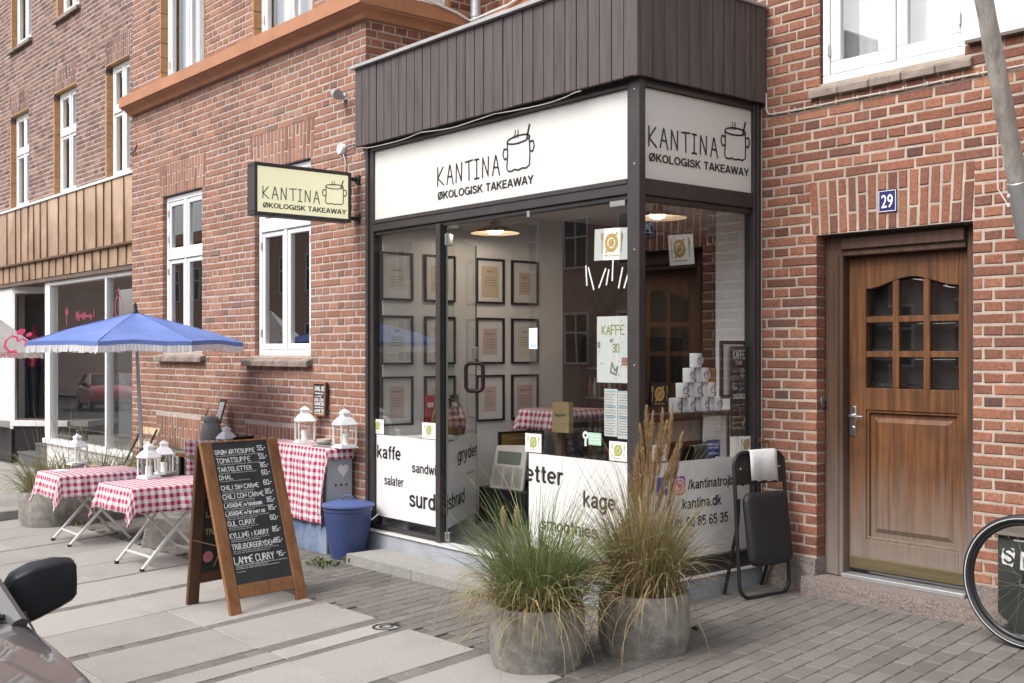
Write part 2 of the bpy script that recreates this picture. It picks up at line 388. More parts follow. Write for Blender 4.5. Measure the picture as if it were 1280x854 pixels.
# ================================================================ brickwork
def one_brick(mb, P, a, b, z0, z1, rd, back=.014, deepa=None, deepb=None, m=0):
    j = lambda s=.0026: rd.uniform(-s, s)
    f = rd.gauss(0, .0012); t = (min(max(rd.betavariate(2.2, 2.0), 0), 1), rd.random(), rd.random())
    c = .0045
    o = [(a + j(), z0 + j()), (b + j(), z0 + j()), (b + j(), z1 + j()), (a + j(), z1 + j())]
    i = [(o[0][0] + c, o[0][1] + c), (o[1][0] - c, o[1][1] + c), (o[2][0] - c, o[2][1] - c), (o[3][0] + c, o[3][1] - c)]
    da = deepa or back; db = deepb or back
    bk = [-da, -db, -db, -da]
    vs = [P(u, f, z) for u, z in i] + [P(u, f - .004, z) for u, z in o] + [P(o[k][0], bk[k], o[k][1]) for k in range(4)]
    fs = [(0, 1, 2, 3)]
    for k in range(4):
        k2 = (k + 1) % 4
        fs += [(k + 4, k2 + 4, k2, k), (k + 8, k2 + 8, k2 + 4, k + 4)]
    mb.raw(vs, fs, m, t)
CRS = 0.0667
def brickwork(mb, P, u0, u1, z0, z1, ops=(), sold=(), seed=1, flip=1):
    rd = random.Random(seed)
    U = sorted({u0, u1, *[min(max(o[0], u0), u1) for o in ops], *[min(max(o[1], u0), u1) for o in ops]})
    Z = sorted({z0, z1, *[min(max(o[2], z0), z1) for o in ops], *[min(max(o[3], z0), z1) for o in ops]})
    for i in range(len(U) - 1):
        for k in range(len(Z) - 1):
            cu = (U[i] + U[i + 1]) / 2; cz = (Z[k] + Z[k + 1]) / 2
            if any(o[0] < cu < o[1] and o[2] < cz < o[3] for o in ops): continue
            mb.face([P(U[i], -.0045, Z[k]), P(U[i + 1], -.0045, Z[k]), P(U[i + 1], -.0045, Z[k + 1]), P(U[i], -.0045, Z[k + 1])], 1)
    for o in ops:
        d = o[4]
        if not d: continue
        a, b, c, e = o[:4]
        a, b, c, e = a - .006, b + .006, c - .004, e + .004
        for q in ([(a, c), (a, e)], [(b, e), (b, c)], [(a, e), (b, e)], [(b, c), (a, c)]):
            (ua, za), (ub, zb) = q
            mb.face([P(ua, -.0045, za), P(ub, -.0045, zb), P(ub, -d, zb), P(ua, -d, za)], 1)
    k = math.floor(z0 / CRS)
    while k * CRS < z1:
        za = k * CRS + .007; zb = za + .0525
        if za < z0 - .001 or zb > z1 + .001: k += 1; continue
        iv = [(u0, u1, None, None)]
        for o in list(ops) + [(s[0], s[1], s[2], s[3], None) for s in sold]:
            if o[2] - .02 < (za + zb) / 2 < o[3] + .02:
                nv = []
                for (a, b, da, db) in iv:
                    if o[1] <= a or o[0] >= b: nv.append((a, b, da, db)); continue
                    g = 0 if o[4] else .008
                    if o[0] > a: nv.append((a, o[0] - g, da, o[4]))
                    if o[1] < b: nv.append((o[1] + g, b, o[4], db))
                iv = nv
        if k % 2 == 0: p, w, of = .24, .226, .12 * ((k // 2) % 2)
        else: p, w, of = .12, .106, .06
        for (a, b, da, db) in iv:
            i = math.floor((a - of) / p) - 1; prev = None
            while i * p + of < b:
                ba = i * p + of; bb = ba + w
                ca, cb = max(ba, a), min(bb, b)
                if cb - ca > .028:
                    # a thin remainder next to this one is swallowed so no slivers are laid
                    if b - cb < .042 and cb < b: cb = b
                    if ca - a < .042 and ca > a: ca = a
                    one_brick(mb, P, ca, cb, za, zb, rd, deepa=da if ca <= a + .001 else None, deepb=db if cb >= b - .001 else None)
                i += 1
        k += 1
    for s in sold:
        ua, ub, za, zb = s[:4]; n = max(1, round((ub - ua) / .0667)); p = (ub - ua) / n; h = zb - za
        fl = s[4] if len(s) > 4 else 0; deep = s[5] if len(s) > 5 else None
        for i in range(n):
            rows = [(0, h * .66), (h * .66 + .012, h)] if i % 2 else [(0, h * .33), (h * .33 + .012, h)]
            for (ra, rb) in rows:
                sk = fl * ((i + .5) / n - .5) * 2
                def PP(u, nn, z, sk=sk): return P(u + sk * (z - za) / h, nn, z)
                one_brick(mb, PP, ua + i * p + .007, ua + (i + 1) * p - .007, za + ra, za + rb, rd)
# ================================================================ windows
def window(parent, P, u0, u1, z0, z1, nf=-.03, cols=2, trans=None, low_cols=None, back='curtain', hinges=False, fw=.055, sw=.045):
    """white casement: outer frame > sash frames, panes, what hangs behind"""
    f = MB()
    f.pbox(P, u0, u1, nf - .08, nf, z0, z0 + fw); f.pbox(P, u0, u1, nf - .08, nf, z1 - fw, z1)
    f.pbox(P, u0, u0 + fw, nf - .08, nf, z0 + fw, z1 - fw); f.pbox(P, u1 - fw, u1, nf - .08, nf, z0 + fw, z1 - fw)
    rows = [(z0 + fw, z1 - fw)]
    if trans:
        zt = z0 + trans * (z1 - z0); f.pbox(P, u0 + fw, u1 - fw, nf - .08, nf + .012, zt - .035, zt + .035)
        rows = [(z0 + fw, zt - .035), (zt + .035, z1 - fw)]
    cells = []
    for (a, b) in rows:
        iw = u1 - u0 - 2 * fw; mw = .05
        cw = (iw - mw * (cols - 1)) / cols
        for c in range(cols):
            ua = u0 + fw + c * (cw + mw); cells.append((ua, ua + cw, a, b))
            if c < cols - 1: f.pbox(P, ua + cw, ua + cw + mw, nf - .08, nf + .004, a, b)
    w = build('window', f, M['white'], parent, bevel=.004)
    for (a, b, c, d) in cells:
        s = MB(); g = .004; n1 = nf - .006
        a2, b2, c2, d2 = a + g, b - g, c + g, d - g
        s.pbox(P, a2, b2, n1 - .05, n1, c2, c2 + sw * 1.15); s.pbox(P, a2, b2, n1 - .05, n1, d2 - sw, d2)
        s.pbox(P, a2, a2 + sw, n1 - .05, n1, c2 + sw * 1.15, d2 - sw); s.pbox(P, b2 - sw, b2, n1 - .05, n1, c2 + sw * 1.15, d2 - sw)
        if hinges:
            hu = a if a < u0 + .1 else b
            for hz in (c + .12, d - .16): s.pbox(P, hu - .008, hu + .008, n1, n1 + .018, hz, hz + .075, 1)
        build('sash', s, [M['white'], M['steel']], w, bevel=.005)
        q = MB(); q.face([P(a2 + sw - .005, n1 - .022, c2 + sw), P(b2 - sw + .005, n1 - .022, c2 + sw), P(b2 - sw + .005, n1 - .022, d2 - sw + .005), P(a2 + sw - .005, n1 - .022, d2 - sw + .005)])
        build('pane', q, M['glass'], w)
    q = MB()
    if back == 'curtain':
        N = 40; zz = (z0 + fw, z1 - fw)
        for i in range(N):
            ua = u0 + .03 + (u1 - u0 - .06) * i / N; ub = u0 + .03 + (u1 - u0 - .06) * (i + 1) / N
            wv = lambda t: nf - .17 + .018 * math.sin(t * 55) + .01 * math.sin(t * 23)
            q.face([P(ua, wv(ua), zz[0]), P(ub, wv(ub), zz[0]), P(ub, wv(ub), zz[1]), P(ua, wv(ua), zz[1])], sm=True)
        build('curtain', q, M['curtain'], w, weld=True)
        q = MB()
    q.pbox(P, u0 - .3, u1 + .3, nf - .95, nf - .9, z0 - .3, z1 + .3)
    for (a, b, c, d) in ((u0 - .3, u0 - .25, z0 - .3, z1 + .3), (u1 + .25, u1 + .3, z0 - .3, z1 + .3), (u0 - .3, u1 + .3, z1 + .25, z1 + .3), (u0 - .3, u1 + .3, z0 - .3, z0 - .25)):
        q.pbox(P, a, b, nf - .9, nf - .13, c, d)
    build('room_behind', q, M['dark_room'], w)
    return w
def tile_sill(parent, P, u0, u1, z, proud=.06, n0=-.05, th=.055, tiles=None):
    s = MB(); k = tiles or max(2, round((u1 - u0) / .2)); p = (u1 - u0) / k
    for i in range(k):
        a = u0 + i * p + .003; b = u0 + (i + 1) * p - .003
        s.hexa([P(a, n0, z - th), P(b, n0, z - th), P(b, proud, z - th - .03), P(a, proud, z - th - .03), P(a, n0, z + .01), P(b, n0, z + .01), P(b, proud, z - .03), P(a, proud, z - .03)])
    return build('window_sill', s, M['tile_sill'], parent, bevel=.006)

# ================================================================ the brick house with the shop
house = thing('brick_house', 'red brick corner house with orange cornice, white windows and a brown wooden door', 'building', (-8, 0, 0))
LW1 = (-11.86, -10.86, 1.58, 3.265, .10); LW2 = (-9.715, -8.665, 1.545, 3.275, .10)
UW1 = (-11.93, -10.80, 4.475, 6.32, .12); UW2 = (-9.75, -8.61, 4.475, 6.32, .12)
BW1 = (-11.95, -11.05, .10, .555, .12); BW2 = (-9.85, -8.95, .12, .555, .12)
SOLA = [(-11.93, -10.80, 3.265, 3.60, .03), (-9.79, -8.62, 3.275, 3.61, .03), (-12.04, -10.90, .56, .885, 0), (-9.91, -8.89, .56, .90, 0)]
b = MB()
brickwork(b, PA, -12.73, XL, -.3, 6.34, [LW1, LW2, UW1, UW2, BW1, BW2], SOLA, 3)
# the far end face of this wall, towards the lower neighbour
b.face([(-12.737, .007, -.3), (-12.737, YN + .3, -.3), (-12.737, YN + .3, 6.34), (-12.737, .007, 6.34)], 1)
# quoin bricks round the far corner
build('front_wall', b, [M['brickA'], M['mortarA']], house)
b = MB()
rw0 = wx(515, 5, XL); rw1 = wx(568, 30, XL)
RWIN = (.42, .86, 4.53, 5.9, .09)
brickwork(b, PR, .014, YB + .02, 3.2, 6.34, [RWIN], [], 5)
build('return_wall', b, [M['brickB'], M['mortarB']], house)
DOOR = (-4.296, -3.245, .02, 2.325, .13); WB = (-4.272, -3.293, 3.285, 4.95, .08)
b = MB()
brickwork(b, PB, XL, -1.0, -.2, 6.34, [DOOR, WB, (XL - .1, XS - .004, -.3, 3.84, 0)], [(-4.335, -3.245, 2.33, 2.665, .02)], 11)
build('rear_wall', b, [M['brickB'], M['mortarB']], house)
# plain masonry above the picture, so no sky leaks in
b = MB()
b.box(-12.73, XL, .02, 6, 6.34, 11.5); b.box(XL - .01, -1.0, YB + .02, 6, 6.34, 11.5)
b.box(XL - .3, XL - .06, .02, 6, -.2, 6.34)
build('upper_wall', b, M['brickB'], house)
b = MB()                              # roof over the rooms behind the set-back wall, gable to the right
b.box(-1.03, -.95, YB + .02, 6, -.2, 6.34)
build('gable_wall', b, M['brickB'], house)
# cornice: flat painted face over a hollow moulding
def cornice(name, P, ua, ub, ea=0, eb=0):
    prof = [(.0, 4.275), (.0, 4.48), (.05, 4.48), (.155, 4.462), (.155, 4.35), (.135, 4.35), (.12, 4.335), (.085, 4.325), (.06, 4.305), (.045, 4.275)]
    m = MB(); k = len(prof)
    va = [P(ua - ea * n, n, z) for n, z in prof]; vb = [P(ub + eb * n, n, z) for n, z in prof]
    fs = [tuple(range(k)), tuple(range(2 * k - 1, k - 1, -1))] + [(i, (i + 1) % k, (i + 1) % k + k, i + k) for i in range(k)]
    m.raw(va + vb, fs)
    return build(name, m, M['terracotta'], house)
cornice('cornice', PA, -12.73, XL, 0, 1)
cornice('cornice', PR, 0, YB - .157, 1, 0)
cornice('cornice', PB, XL + .002, -1.0)
# windows of the brick front
w = window(house, PA, LW1[0] + .01, LW1[1] - .01, LW1[2], LW1[3] - .01, -.045, 2, .615, back='dark', hinges=True)
tile_sill(house, PA, -11.97, -10.78, 1.56)
w = window(house, PA, LW2[0] + .01, LW2[1] - .01, LW2[2], LW2[3] - .01, -.045, 2, .69, back='dark', hinges=True)
tile_sill(house, PA, -9.88, -8.63, 1.53)
w = window(house, PA, UW1[0] + .03, UW1[1] - .03, UW1[2] + .02, UW1[3] - .03, -.075, 2, .70, hinges=True)
w = window(house, PA, UW2[0] + .03, UW2[1] - .03, UW2[2] + .02, UW2[3] - .03, -.075, 2, .70, hinges=True)
for (a, b_, c, d, e) in (UW1, UW2):       # glazed terracotta jamb tiles
    for ux in (a, b_ - .028):
        s = MB(); z = c
        while z < d: s.pbox(PA, ux, ux + .028, -.115, .003, z, min(z + .155, d)); z += .16
        build('jamb_tiles', s, bpy.data.materials.get('jamb_tile_glaze') or wood('jamb_tile_glaze', (.34, .18, .075), (.46, .26, .12), .5, (4, 4, 7), .1), house, bevel=.003)
w = window(house, PA, BW1[0] + .04, BW1[1] - .12, BW1[2] + .05, BW1[3] - .01, -.04, 2, back='dark', fw=.05)
w = window(house, PA, BW2[0] + .04, BW2[1] - .12, BW2[2] + .05, BW2[3] - .01, -.04, 2, back='dark', fw=.05)
w = window(house, PR, RWIN[0] + .005, RWIN[1] - .04, RWIN[2], RWIN[3], -.02, 1, None, back='dark', fw=.035, sw=.04)
s = MB()
for i in range(9): s.pbox(PR, RWIN[1] - .036, RWIN[1], -.08, .003, RWIN[2] + i * .16, RWIN[2] + i * .16 + .155)
build('jamb_tiles', s, bpy.data.materials['jamb_tile_glaze'], house, bevel=.003)
w = window(house, PB, WB[0] + .012, WB[1] + .012, WB[2], WB[3], -.02, 2, None, hinges=True, fw=.05, sw=.07)
tile_sill(house, PB, -4.34, -3.24, 3.275, .035, th=.05, tiles=5)
# granite foot of the brick pier
b = MB()
rd = random.Random(4)
def rough_block(mb, x0, x1, y0, y1, z0, z1, j=.006, n=6):
    vs = []
    bmx = bmesh.new(); bmesh.ops.create_cube(bmx, size=1)
    bmesh.ops.subdivide_edges(bmx, edges=bmx.edges, cuts=n, use_grid_fill=True)
    for v in bmx.verts:
        p = Vector((x0 + (v.co.x + .5) * (x1 - x0), y0 + (v.co.y + .5) * (y1 - y0), z0 + (v.co.z + .5) * (z1 - z0)))
        q = noise.noise_vector(p * 9) * j + noise.noise_vector(p * 31) * j * .5
        v.co = p + q
    bmx.verts.ensure_lookup_table()
    mb.raw([v.co.copy() for v in bmx.verts], [tuple(v.index for v in f.verts) for f in bmx.faces], 0, sm=False)
    bmx.free()
rough_block(b, XS + .03, -4.285, YB - .028, YB + .16, -.2, .262, .008, 10)
build('granite_foot', b, M['granite'], house)
b = MB()
rough_block(b, -3.235, -1.4, YB - .02, YB + .05, -.2, .26, .007, 10)
build('granite_foot', b, M['granite'], house)
b = MB()
sx = -4.34
rough_block(b, sx, -2.95, YB - .10, YB + .32, -.15, .152, .006, 14)
build('door_step', b, M['granite'], house)
# ---- the wooden house door
DN = -.155
fr = MB()
fr.pbox(PB, DOOR[0] + .004, -4.16, DN - .05, -.09, .155, 2.32)
fr.pbox(PB, -3.335, DOOR[1] - .002, DN - .05, -.10, .155, 2.32)
fr.pbox(PB, -4.16, -3.335, DN - .05, -.085, 2.185, 2.32)
fr.pbox(PB, -4.16, -3.335, -.085, -.065, 2.225, 2.30)
fr.pbox(PB, -4.215, -4.185, -.09, -.078, .155, 2.2)
build('door_frame', fr, M['oakframe'], house, bevel=.006)
b = MB(); b.pbox(PB, -4.16, -3.335, DN - .03, -.07, .15, .178)
build('door_threshold', b, M['zinc'], house, bevel=.004)
pu = [-4.035, -3.415]; PZ = [1.352, 1.565, 1.782]
d = MB()
d.pbox(PB, -4.155, pu[0], DN - .05, DN, .20, 2.18); d.pbox(PB, pu[1], -3.34, DN - .05, DN, .20, 2.18)
d.pbox(PB, pu[0], pu[1], DN - .05, DN, .20, .40); d.pbox(PB, pu[0], pu[1], DN - .05, DN, 1.215, PZ[0])
cw = (pu[1] - pu[0]) / 3
def arch(u):        # the curved head of the glazing
    t = (u - pu[0]) / (pu[1] - pu[0]); return 1.995 + .065 * (.5 - .5 * math.cos(2 * math.pi * t)) - .02
top = [(pu[0], 2.18)] + [(pu[0] + (pu[1] - pu[0]) * i / 24, arch(pu[0] + (pu[1] - pu[0]) * i / 24)) for i in range(25)] + [(pu[1], 2.18)]
d.prism([top[0]] + top[1:26] + [top[26]], PB, DN - .05, DN)
for i in (1, 2): d.pbox(PB, pu[0] + cw * i - .022, pu[0] + cw * i + .022, DN - .04, DN - .004, PZ[0], 2.06)
for z in PZ[1:]: d.pbox(PB, pu[0], pu[1], DN - .04, DN - .006, z - .019, z + .019)
# sunk lower panel with a raised field
d.pbox(PB, pu[0], pu[1], DN - .05, DN - .028, .40, 1.215)
d.hexa([PB(pu[0] + .045, DN - .028, .445), PB(pu[1] - .045, DN - .028, .445), PB(pu[1] - .045, DN - .028, 1.17), PB(pu[0] + .045, DN - .028, 1.17),
        PB(pu[0] + .075, DN - .012, .475), PB(pu[1] - .075, DN - .012, .475), PB(pu[1] - .075, DN - .012, 1.14), PB(pu[0] + .075, DN - .012, 1.14)])
for (a, b_, c, e) in ((pu[0], pu[1], .40, .418), (pu[0], pu[1], 1.197, 1.215)): d.pbox(PB, a, b_, DN - .028, DN - .008, c, e)
for a in (pu[0], pu[1] - .018): d.pbox(PB, a, a + .018, DN - .028, DN - .008, .418, 1.197)
door = build('door', d, M['oakdoor'], house, bevel=.003)
# weathering at the foot of the door is its own material zone
b = MB(); b.pbox(PB, -4.15, -3.345, DN - .02, DN + .012, .205, .285)
build('weather_board', b, wood('weathered_board', (.075, .060, .028), (.14, .105, .055), .7, (2, 20, 20), .4), door, bevel=.006)
for i in range(3):
    for k in range(3):
        a = pu[0] + cw * i + .012; e = pu[0] + cw * (i + 1) - .012
        z0 = PZ[k] + .012; z1 = (PZ[k + 1] - .012) if k < 2 else 2.03
        g = MB(); bv = .02
        if k < 2: zt = [z1] * 2
        top_pts = [(e, z1), (a, z1)] if k < 2 else [(e - (e - a) * j / 6, arch(e - (e - a) * j / 6) + .004) for j in range(7)]
        out = [(a, z0), (e, z0)] + top_pts
        cxm = (a + e) / 2; czm = (z0 + max(p[1] for p in out)) / 2
        inn = [(u + (bv if u < cxm else -bv) * (1 if abs(u - cxm) > .03 else abs(u - cxm) / .04), z + (bv if z < czm else -bv)) for u, z in out]
        n = len(out)
        vs = [PB(u, DN - .026, z) for u, z in out] + [PB(u, DN - .019, z) for u, z in inn]
        fs = [(q, (q + 1) % n, (q + 1) % n + n, q + n) for q in range(n)] + [tuple(range(n, 2 * n))]
        g.raw(vs, fs); build('pane', g, M['glass_old'], door)
b = MB(); b.pbox(PB, pu[0] - .02, pu[1] + .02, DN - .12, DN - .10, 1.3, 2.15)
build('room_behind', b, M['dark_room'], door)
h = MB()
h.pbox(PB, -4.148, -4.102, DN, DN + .006, 1.045, 1.235)
h.tube([PB(-4.125, DN + .004, 1.175), PB(-4.125, DN + .05, 1.175), PB(-4.11, DN + .055, 1.175), PB(-4.02, DN + .055, 1.172)], .0085, 8)
h.tube([PB(-4.125, DN + .004, 1.095), PB(-4.125, DN + .014, 1.095)], .014, 12)
build('door_handle', h, M['steel'], door, bevel=.002)
# ================================================================ lettering
GL = {'A': '002640 1232', 'B': '00062635342303 2342413000', 'C': '4536160501103041', 'D': '00062644422000', 'E': '46060040 0333', 'F': '460600 0333',
 'G': '45361605011030414323', 'H': '0006 4046 0343', 'I': '2620', 'J': '3631201001', 'K': '0006 460340', 'L': '060040', 'M': '0006234640', 'N': '00064046',
 'O': '160501103041453616', 'P': '00062635342303', 'Q': '160501103041453616 2240', 'R': '00062635342303 2340', 'S': '4536160504334241301001', 'T': '0646 2620',
 'U': '060110304146', 'V': '062046', 'W': '0610233046', 'X': '0640 0046', 'Y': '062346 2320', 'Z': '06460040', 'Æ': '0026 2646 2620 2040 2343 1222',
 'Ø': '160501103041453616 0046', '0': '160501103041453616', '1': '152620', '2': '0516364534023040'.replace('023040', '0040'), '3': '051636453423 234241301001', '4': '30360242',
 '5': '460604334241301001', '6': '4536160501103041423304', '7': '064620', '8': '160504334241301001023344453616', '9': '431304051636454130',
 ',': '2110', '-': '1333', '.': '1011', '/': '0046', ':': '1415 1112', '|': '2620', '+': '1333 2422'}
def strokes(s):
    return [[(int(g[i]), int(g[i + 1])) for i in range(0, len(g), 2)] for g in GL.get(s, '').split()]
def hand(mb, P, text, u, z, h, w=None, lw=.004, n=.002, m=0, jit=.12, slope=0, rd=None, wk=.62):
    """hand-drawn capitals; h = cap height; w = total width to fill; lower-case letters are drawn smaller"""
    rd = rd or random.Random(hash(text) % 9999 if False else len(text) * 31 + int(h * 1e4))
    adv = [(.5 if c == ' ' else (.45 if c in ",.I1:-" else 1.0) * (.8 if c.islower() else 1)) for c in text]
    cw = h * wk
    tot = sum(adv) * cw * 1.28
    k = (w / tot) if w else 1
    x = u
    for c, a in zip(text, adv):
        hh = h * (.72 if c.islower() else 1); C = c.upper()
        for st in strokes(C):
            pts = []
            for (gx, gy) in st:
                if c in ",.I1:-": gx = gx - 1.4
                px = x + (gx / 4 * cw * (.8 if c.islower() else 1) + rd.uniform(-jit, jit) * cw * .22) * k
                pz = z + gy / 6 * hh + rd.uniform(-jit, jit) * h * .22 + slope * (px - u)
                pts.append((px, pz))
            # soften corners
            if len(pts) > 3:
                q = [pts[0]]
                for i in range(1, len(pts) - 1):
                    a0, b0, c0 = pts[i - 1], pts[i], pts[i + 1]
                    q += [(b0[0] * .75 + a0[0] * .25, b0[1] * .75 + a0[1] * .25), (b0[0] * .75 + c0[0] * .25, b0[1] * .75 + c0[1] * .25)]
                q.append(pts[-1]); pts = q
            mb.stroke(P, pts, lw, n, m)
        x += a * cw * 1.28 * k
    return x
def scribble(mb, P, u0, u1, z, h, lw=.0016, n=.002, m=0, rd=RND):
    """lines of small handwriting / small print too fine to read"""
    x = u0
    while x < u1:
        L = rd.uniform(3, 8) * h * .7; e = min(x + L, u1); pts = []; k = max(3, int((e - x) / (h * .28)))
        for i in range(k + 1):
            pts.append((x + (e - x) * i / k, z + (h * rd.uniform(.35, 1.0) if i % 2 else h * rd.uniform(-.15, .3))))
        mb.stroke(P, pts, lw, n, m); x = e + h * .55
def EL_(cx, cy, rx, ry, a0=0, a1=360):
    n = max(6, int(abs(a1 - a0) / 14)); return [(cx + rx * math.cos(R(a0 + (a1 - a0) * i / n)), cy + ry * math.sin(R(a0 + (a1 - a0) * i / n))) for i in range(n + 1)]
def SM_(*p):                           # smooth curve through points
    p = list(p); q = [p[0]] + p + [p[-1]]; out = []
    for i in range(1, len(q) - 2):
        for k in range(5):
            t = k / 5; a, b, c, d = q[i - 1], q[i], q[i + 1], q[i + 2]
            out.append(tuple(.5 * (2 * b[j] + (c[j] - a[j]) * t + (2 * a[j] - 5 * b[j] + 4 * c[j] - d[j]) * t * t + (3 * b[j] - a[j] - 3 * c[j] + d[j]) * t ** 3) for j in (0, 1)))
    return out + [p[-1]]
_ar = [SM_((.085, .46), (.13, .60), (.27, .665), (.40, .63), (.46, .53), (.46, .40)), [(.46, .42), (.46, 0)]]
GR = {'k': (.56, [[(.085, 0), (.085, 1)], [(.48, .72), (.10, .30)], [(.24, .43), (.50, .0)]]), 'f': (.34, [SM_((.36, .925), (.27, .925), (.20, .88), (.18, .78)), [(.18, .80), (.18, 0)], [(.02, .665), (.34, .665)]]),
 's': (.55, [SM_((.46, .53), (.40, .63), (.27, .665), (.13, .62), (.10, .53), (.17, .43), (.30, .38), (.44, .31), (.48, .20), (.41, .10), (.27, .072), (.13, .11), (.07, .21))]), 'n': (.56, [[(.085, 0), (.085, .74)]] + _ar),
 'h': (.56, [[(.085, 0), (.085, 1)]] + _ar), 'd': (.60, [EL_(.29, .37, .215, .297), [(.51, 0), (.51, 1)]]), 'b': (.60, [EL_(.31, .37, .215, .297), [(.09, 0), (.09, 1)]]), 'o': (.61, [EL_(.305, .37, .235, .297)]),
 'ø': (.61, [EL_(.305, .37, .235, .297), [(.07, .0), (.54, .74)]]), 'e': (.58, [EL_(.29, .37, .22, .297, 0, 318), [(.08, .375), (.51, .375)]]), 'c': (.56, [EL_(.29, .37, .22, .297, 42, 318)]),
 'a': (.57, [SM_((.10, .53), (.15, .63), (.28, .665), (.41, .62), (.45, .50), (.45, .30)), [(.45, .40), (.45, .12)], SM_((.45, .14), (.47, .06), (.54, .05)), SM_((.45, .42), (.30, .385), (.15, .34), (.09, .21), (.14, .10), (.26, .075), (.38, .12), (.45, .24))]),
 'g': (.60, [EL_(.29, .37, .215, .297), [(.51, .74), (.51, 0)], SM_((.51, .02), (.48, -.14), (.31, -.215), (.15, -.18), (.09, -.09))]), 'i': (.175, [[(.0875, 0), (.0875, .74)], [(.0875, .86), (.0875, 1)]]), 'l': (.175, [[(.0875, 0), (.0875, 1)]]),
 'j': (.2, [[(.11, .74), (.11, -.08)], SM_((.11, -.06), (.09, -.19), (-.01, -.215)), [(.11, .86), (.11, 1)]]), 't': (.35, [[(.17, .94), (.17, .17)], SM_((.17, .2), (.19, .09), (.26, .07), (.34, .075)), [(.02, .665), (.34, .665)]]),
 'r': (.37, [[(.085, 0), (.085, .74)], SM_((.085, .43), (.13, .59), (.23, .66), (.37, .655))]), 'u': (.56, [[(.085, .74), (.085, .3)], SM_((.085, .32), (.10, .16), (.18, .085), (.28, .075), (.40, .13), (.46, .27)), [(.46, .74), (.46, 0)]]),
 'w': (.80, [[(.06, .74), (.225, .0)], [(.225, .0), (.40, .72)], [(.40, .72), (.575, 0)], [(.575, 0), (.74, .74)]]), 'v': (.56, [[(.05, .74), (.28, 0)], [(.51, .74), (.28, 0)]]),
 'y': (.57, [[(.06, .74), (.29, .06)], [(.51, .74), (.27, .0)], SM_((.28, .05), (.21, -.14), (.13, -.21), (.03, -.205))]), 'm': (.90, [[(.085, 0), (.085, .74)]] + _ar + [[(x + .375 if 1 else x, y) for x, y in st] for st in _ar]),
 'K': (.68, [[(.09, 0), (.09, 1)], [(.60, 1.0), (.12, .40)], [(.28, .58), (.63, 0)]]), 'O': (.78, [EL_(.39, .5, .31, .425)]), 'Ø': (.78, [EL_(.39, .5, .31, .425), [(.10, -.03), (.68, 1.03)]]), 'L': (.57, [[(.09, 1), (.09, 0)], [(.09, .075), (.55, .075)]]),
 'G': (.78, [EL_(.39, .5, .31, .425, 40, 345), [(.42, .455), (.74, .455)], [(.69, .50), (.69, .02)]]), 'I': (.18, [[(.09, 0), (.09, 1)]]),
 'S': (.66, [SM_((.56, .71), (.49, .86), (.32, .925), (.16, .86), (.115, .74), (.18, .61), (.33, .53), (.51, .44), (.575, .29), (.50, .13), (.33, .075), (.15, .12), (.08, .29))]), 'T': (.62, [[(.02, .925), (.60, .925)], [(.31, .925), (.31, 0)]]),
 'A': (.69, [[(.05, 0), (.335, 1)], [(.64, 0), (.355, 1)], [(.17, .30), (.52, .30)]]), 'E': (.60, [[(.09, 0), (.09, 1)], [(.09, .925), (.57, .925)], [(.09, .52), (.53, .52)], [(.09, .075), (.58, .075)]]),
 'W': (.98, [[(.05, 1), (.26, .0)], [(.26, 0), (.49, 1)], [(.49, 1), (.72, 0)], [(.72, 0), (.93, 1)]]), 'Y': (.66, [[(.05, 1), (.33, .42)], [(.61, 1), (.33, .42)], [(.33, .48), (.33, 0)]]),
 '6': (.57, [EL_(.29, .31, .205, .235), SM_((.49, .75), (.42, .89), (.30, .925), (.16, .85), (.09, .62), (.085, .32))]), '0': (.57, [EL_(.285, .5, .205, .425)]), '8': (.57, [EL_(.285, .725, .175, .2), EL_(.285, .295, .205, .22)]),
 '5': (.57, [[(.49, .925), (.14, .925)], [(.155, .97), (.11, .46)], SM_((.11, .47), (.22, .60), (.34, .61), (.46, .5), (.49, .33), (.43, .15), (.29, .075), (.15, .1), (.08, .23))]),
 '3': (.57, [SM_((.09, .75), (.14, .88), (.28, .925), (.43, .86), (.45, .73), (.38, .58), (.24, .54)), SM_((.24, .54), (.41, .49), (.49, .3), (.42, .12), (.28, .075), (.13, .12), (.07, .27))]), ':': (.2, [[(.1, 0), (.1, .15)], [(.1, .58), (.1, .73)]]), '.': (.2, [[(.1, 0), (.1, .15)]]), '/': (.34, [[(.04, -.02), (.30, 1.02)]]), ' ': (.30, [])}
def grot(mb, P, text, u, z, h, w=None, n=.002, m=0, bold=.155, sp=.055):
    """bold grotesque lettering built from strokes; h = cap height, w = total width"""
    x = 0; items = []
    for c in text: items.append((x, GR[c][1])); x += GR[c][0] + sp
    k = (w / (x - sp)) if w else h
    Q = lambda a, nn, b_: P(u + a * k, nn, z + b_ * h)
    r = h / k; i = 0
    for x0, sts in items:
        for st in sts:
            # strokes keep their weight although width and height scale apart
            mb.stroke(Q, [(x0 + a, b_) for a, b_ in st], bold, n + .00006 * (i % 5), m, ext=0); i += 1
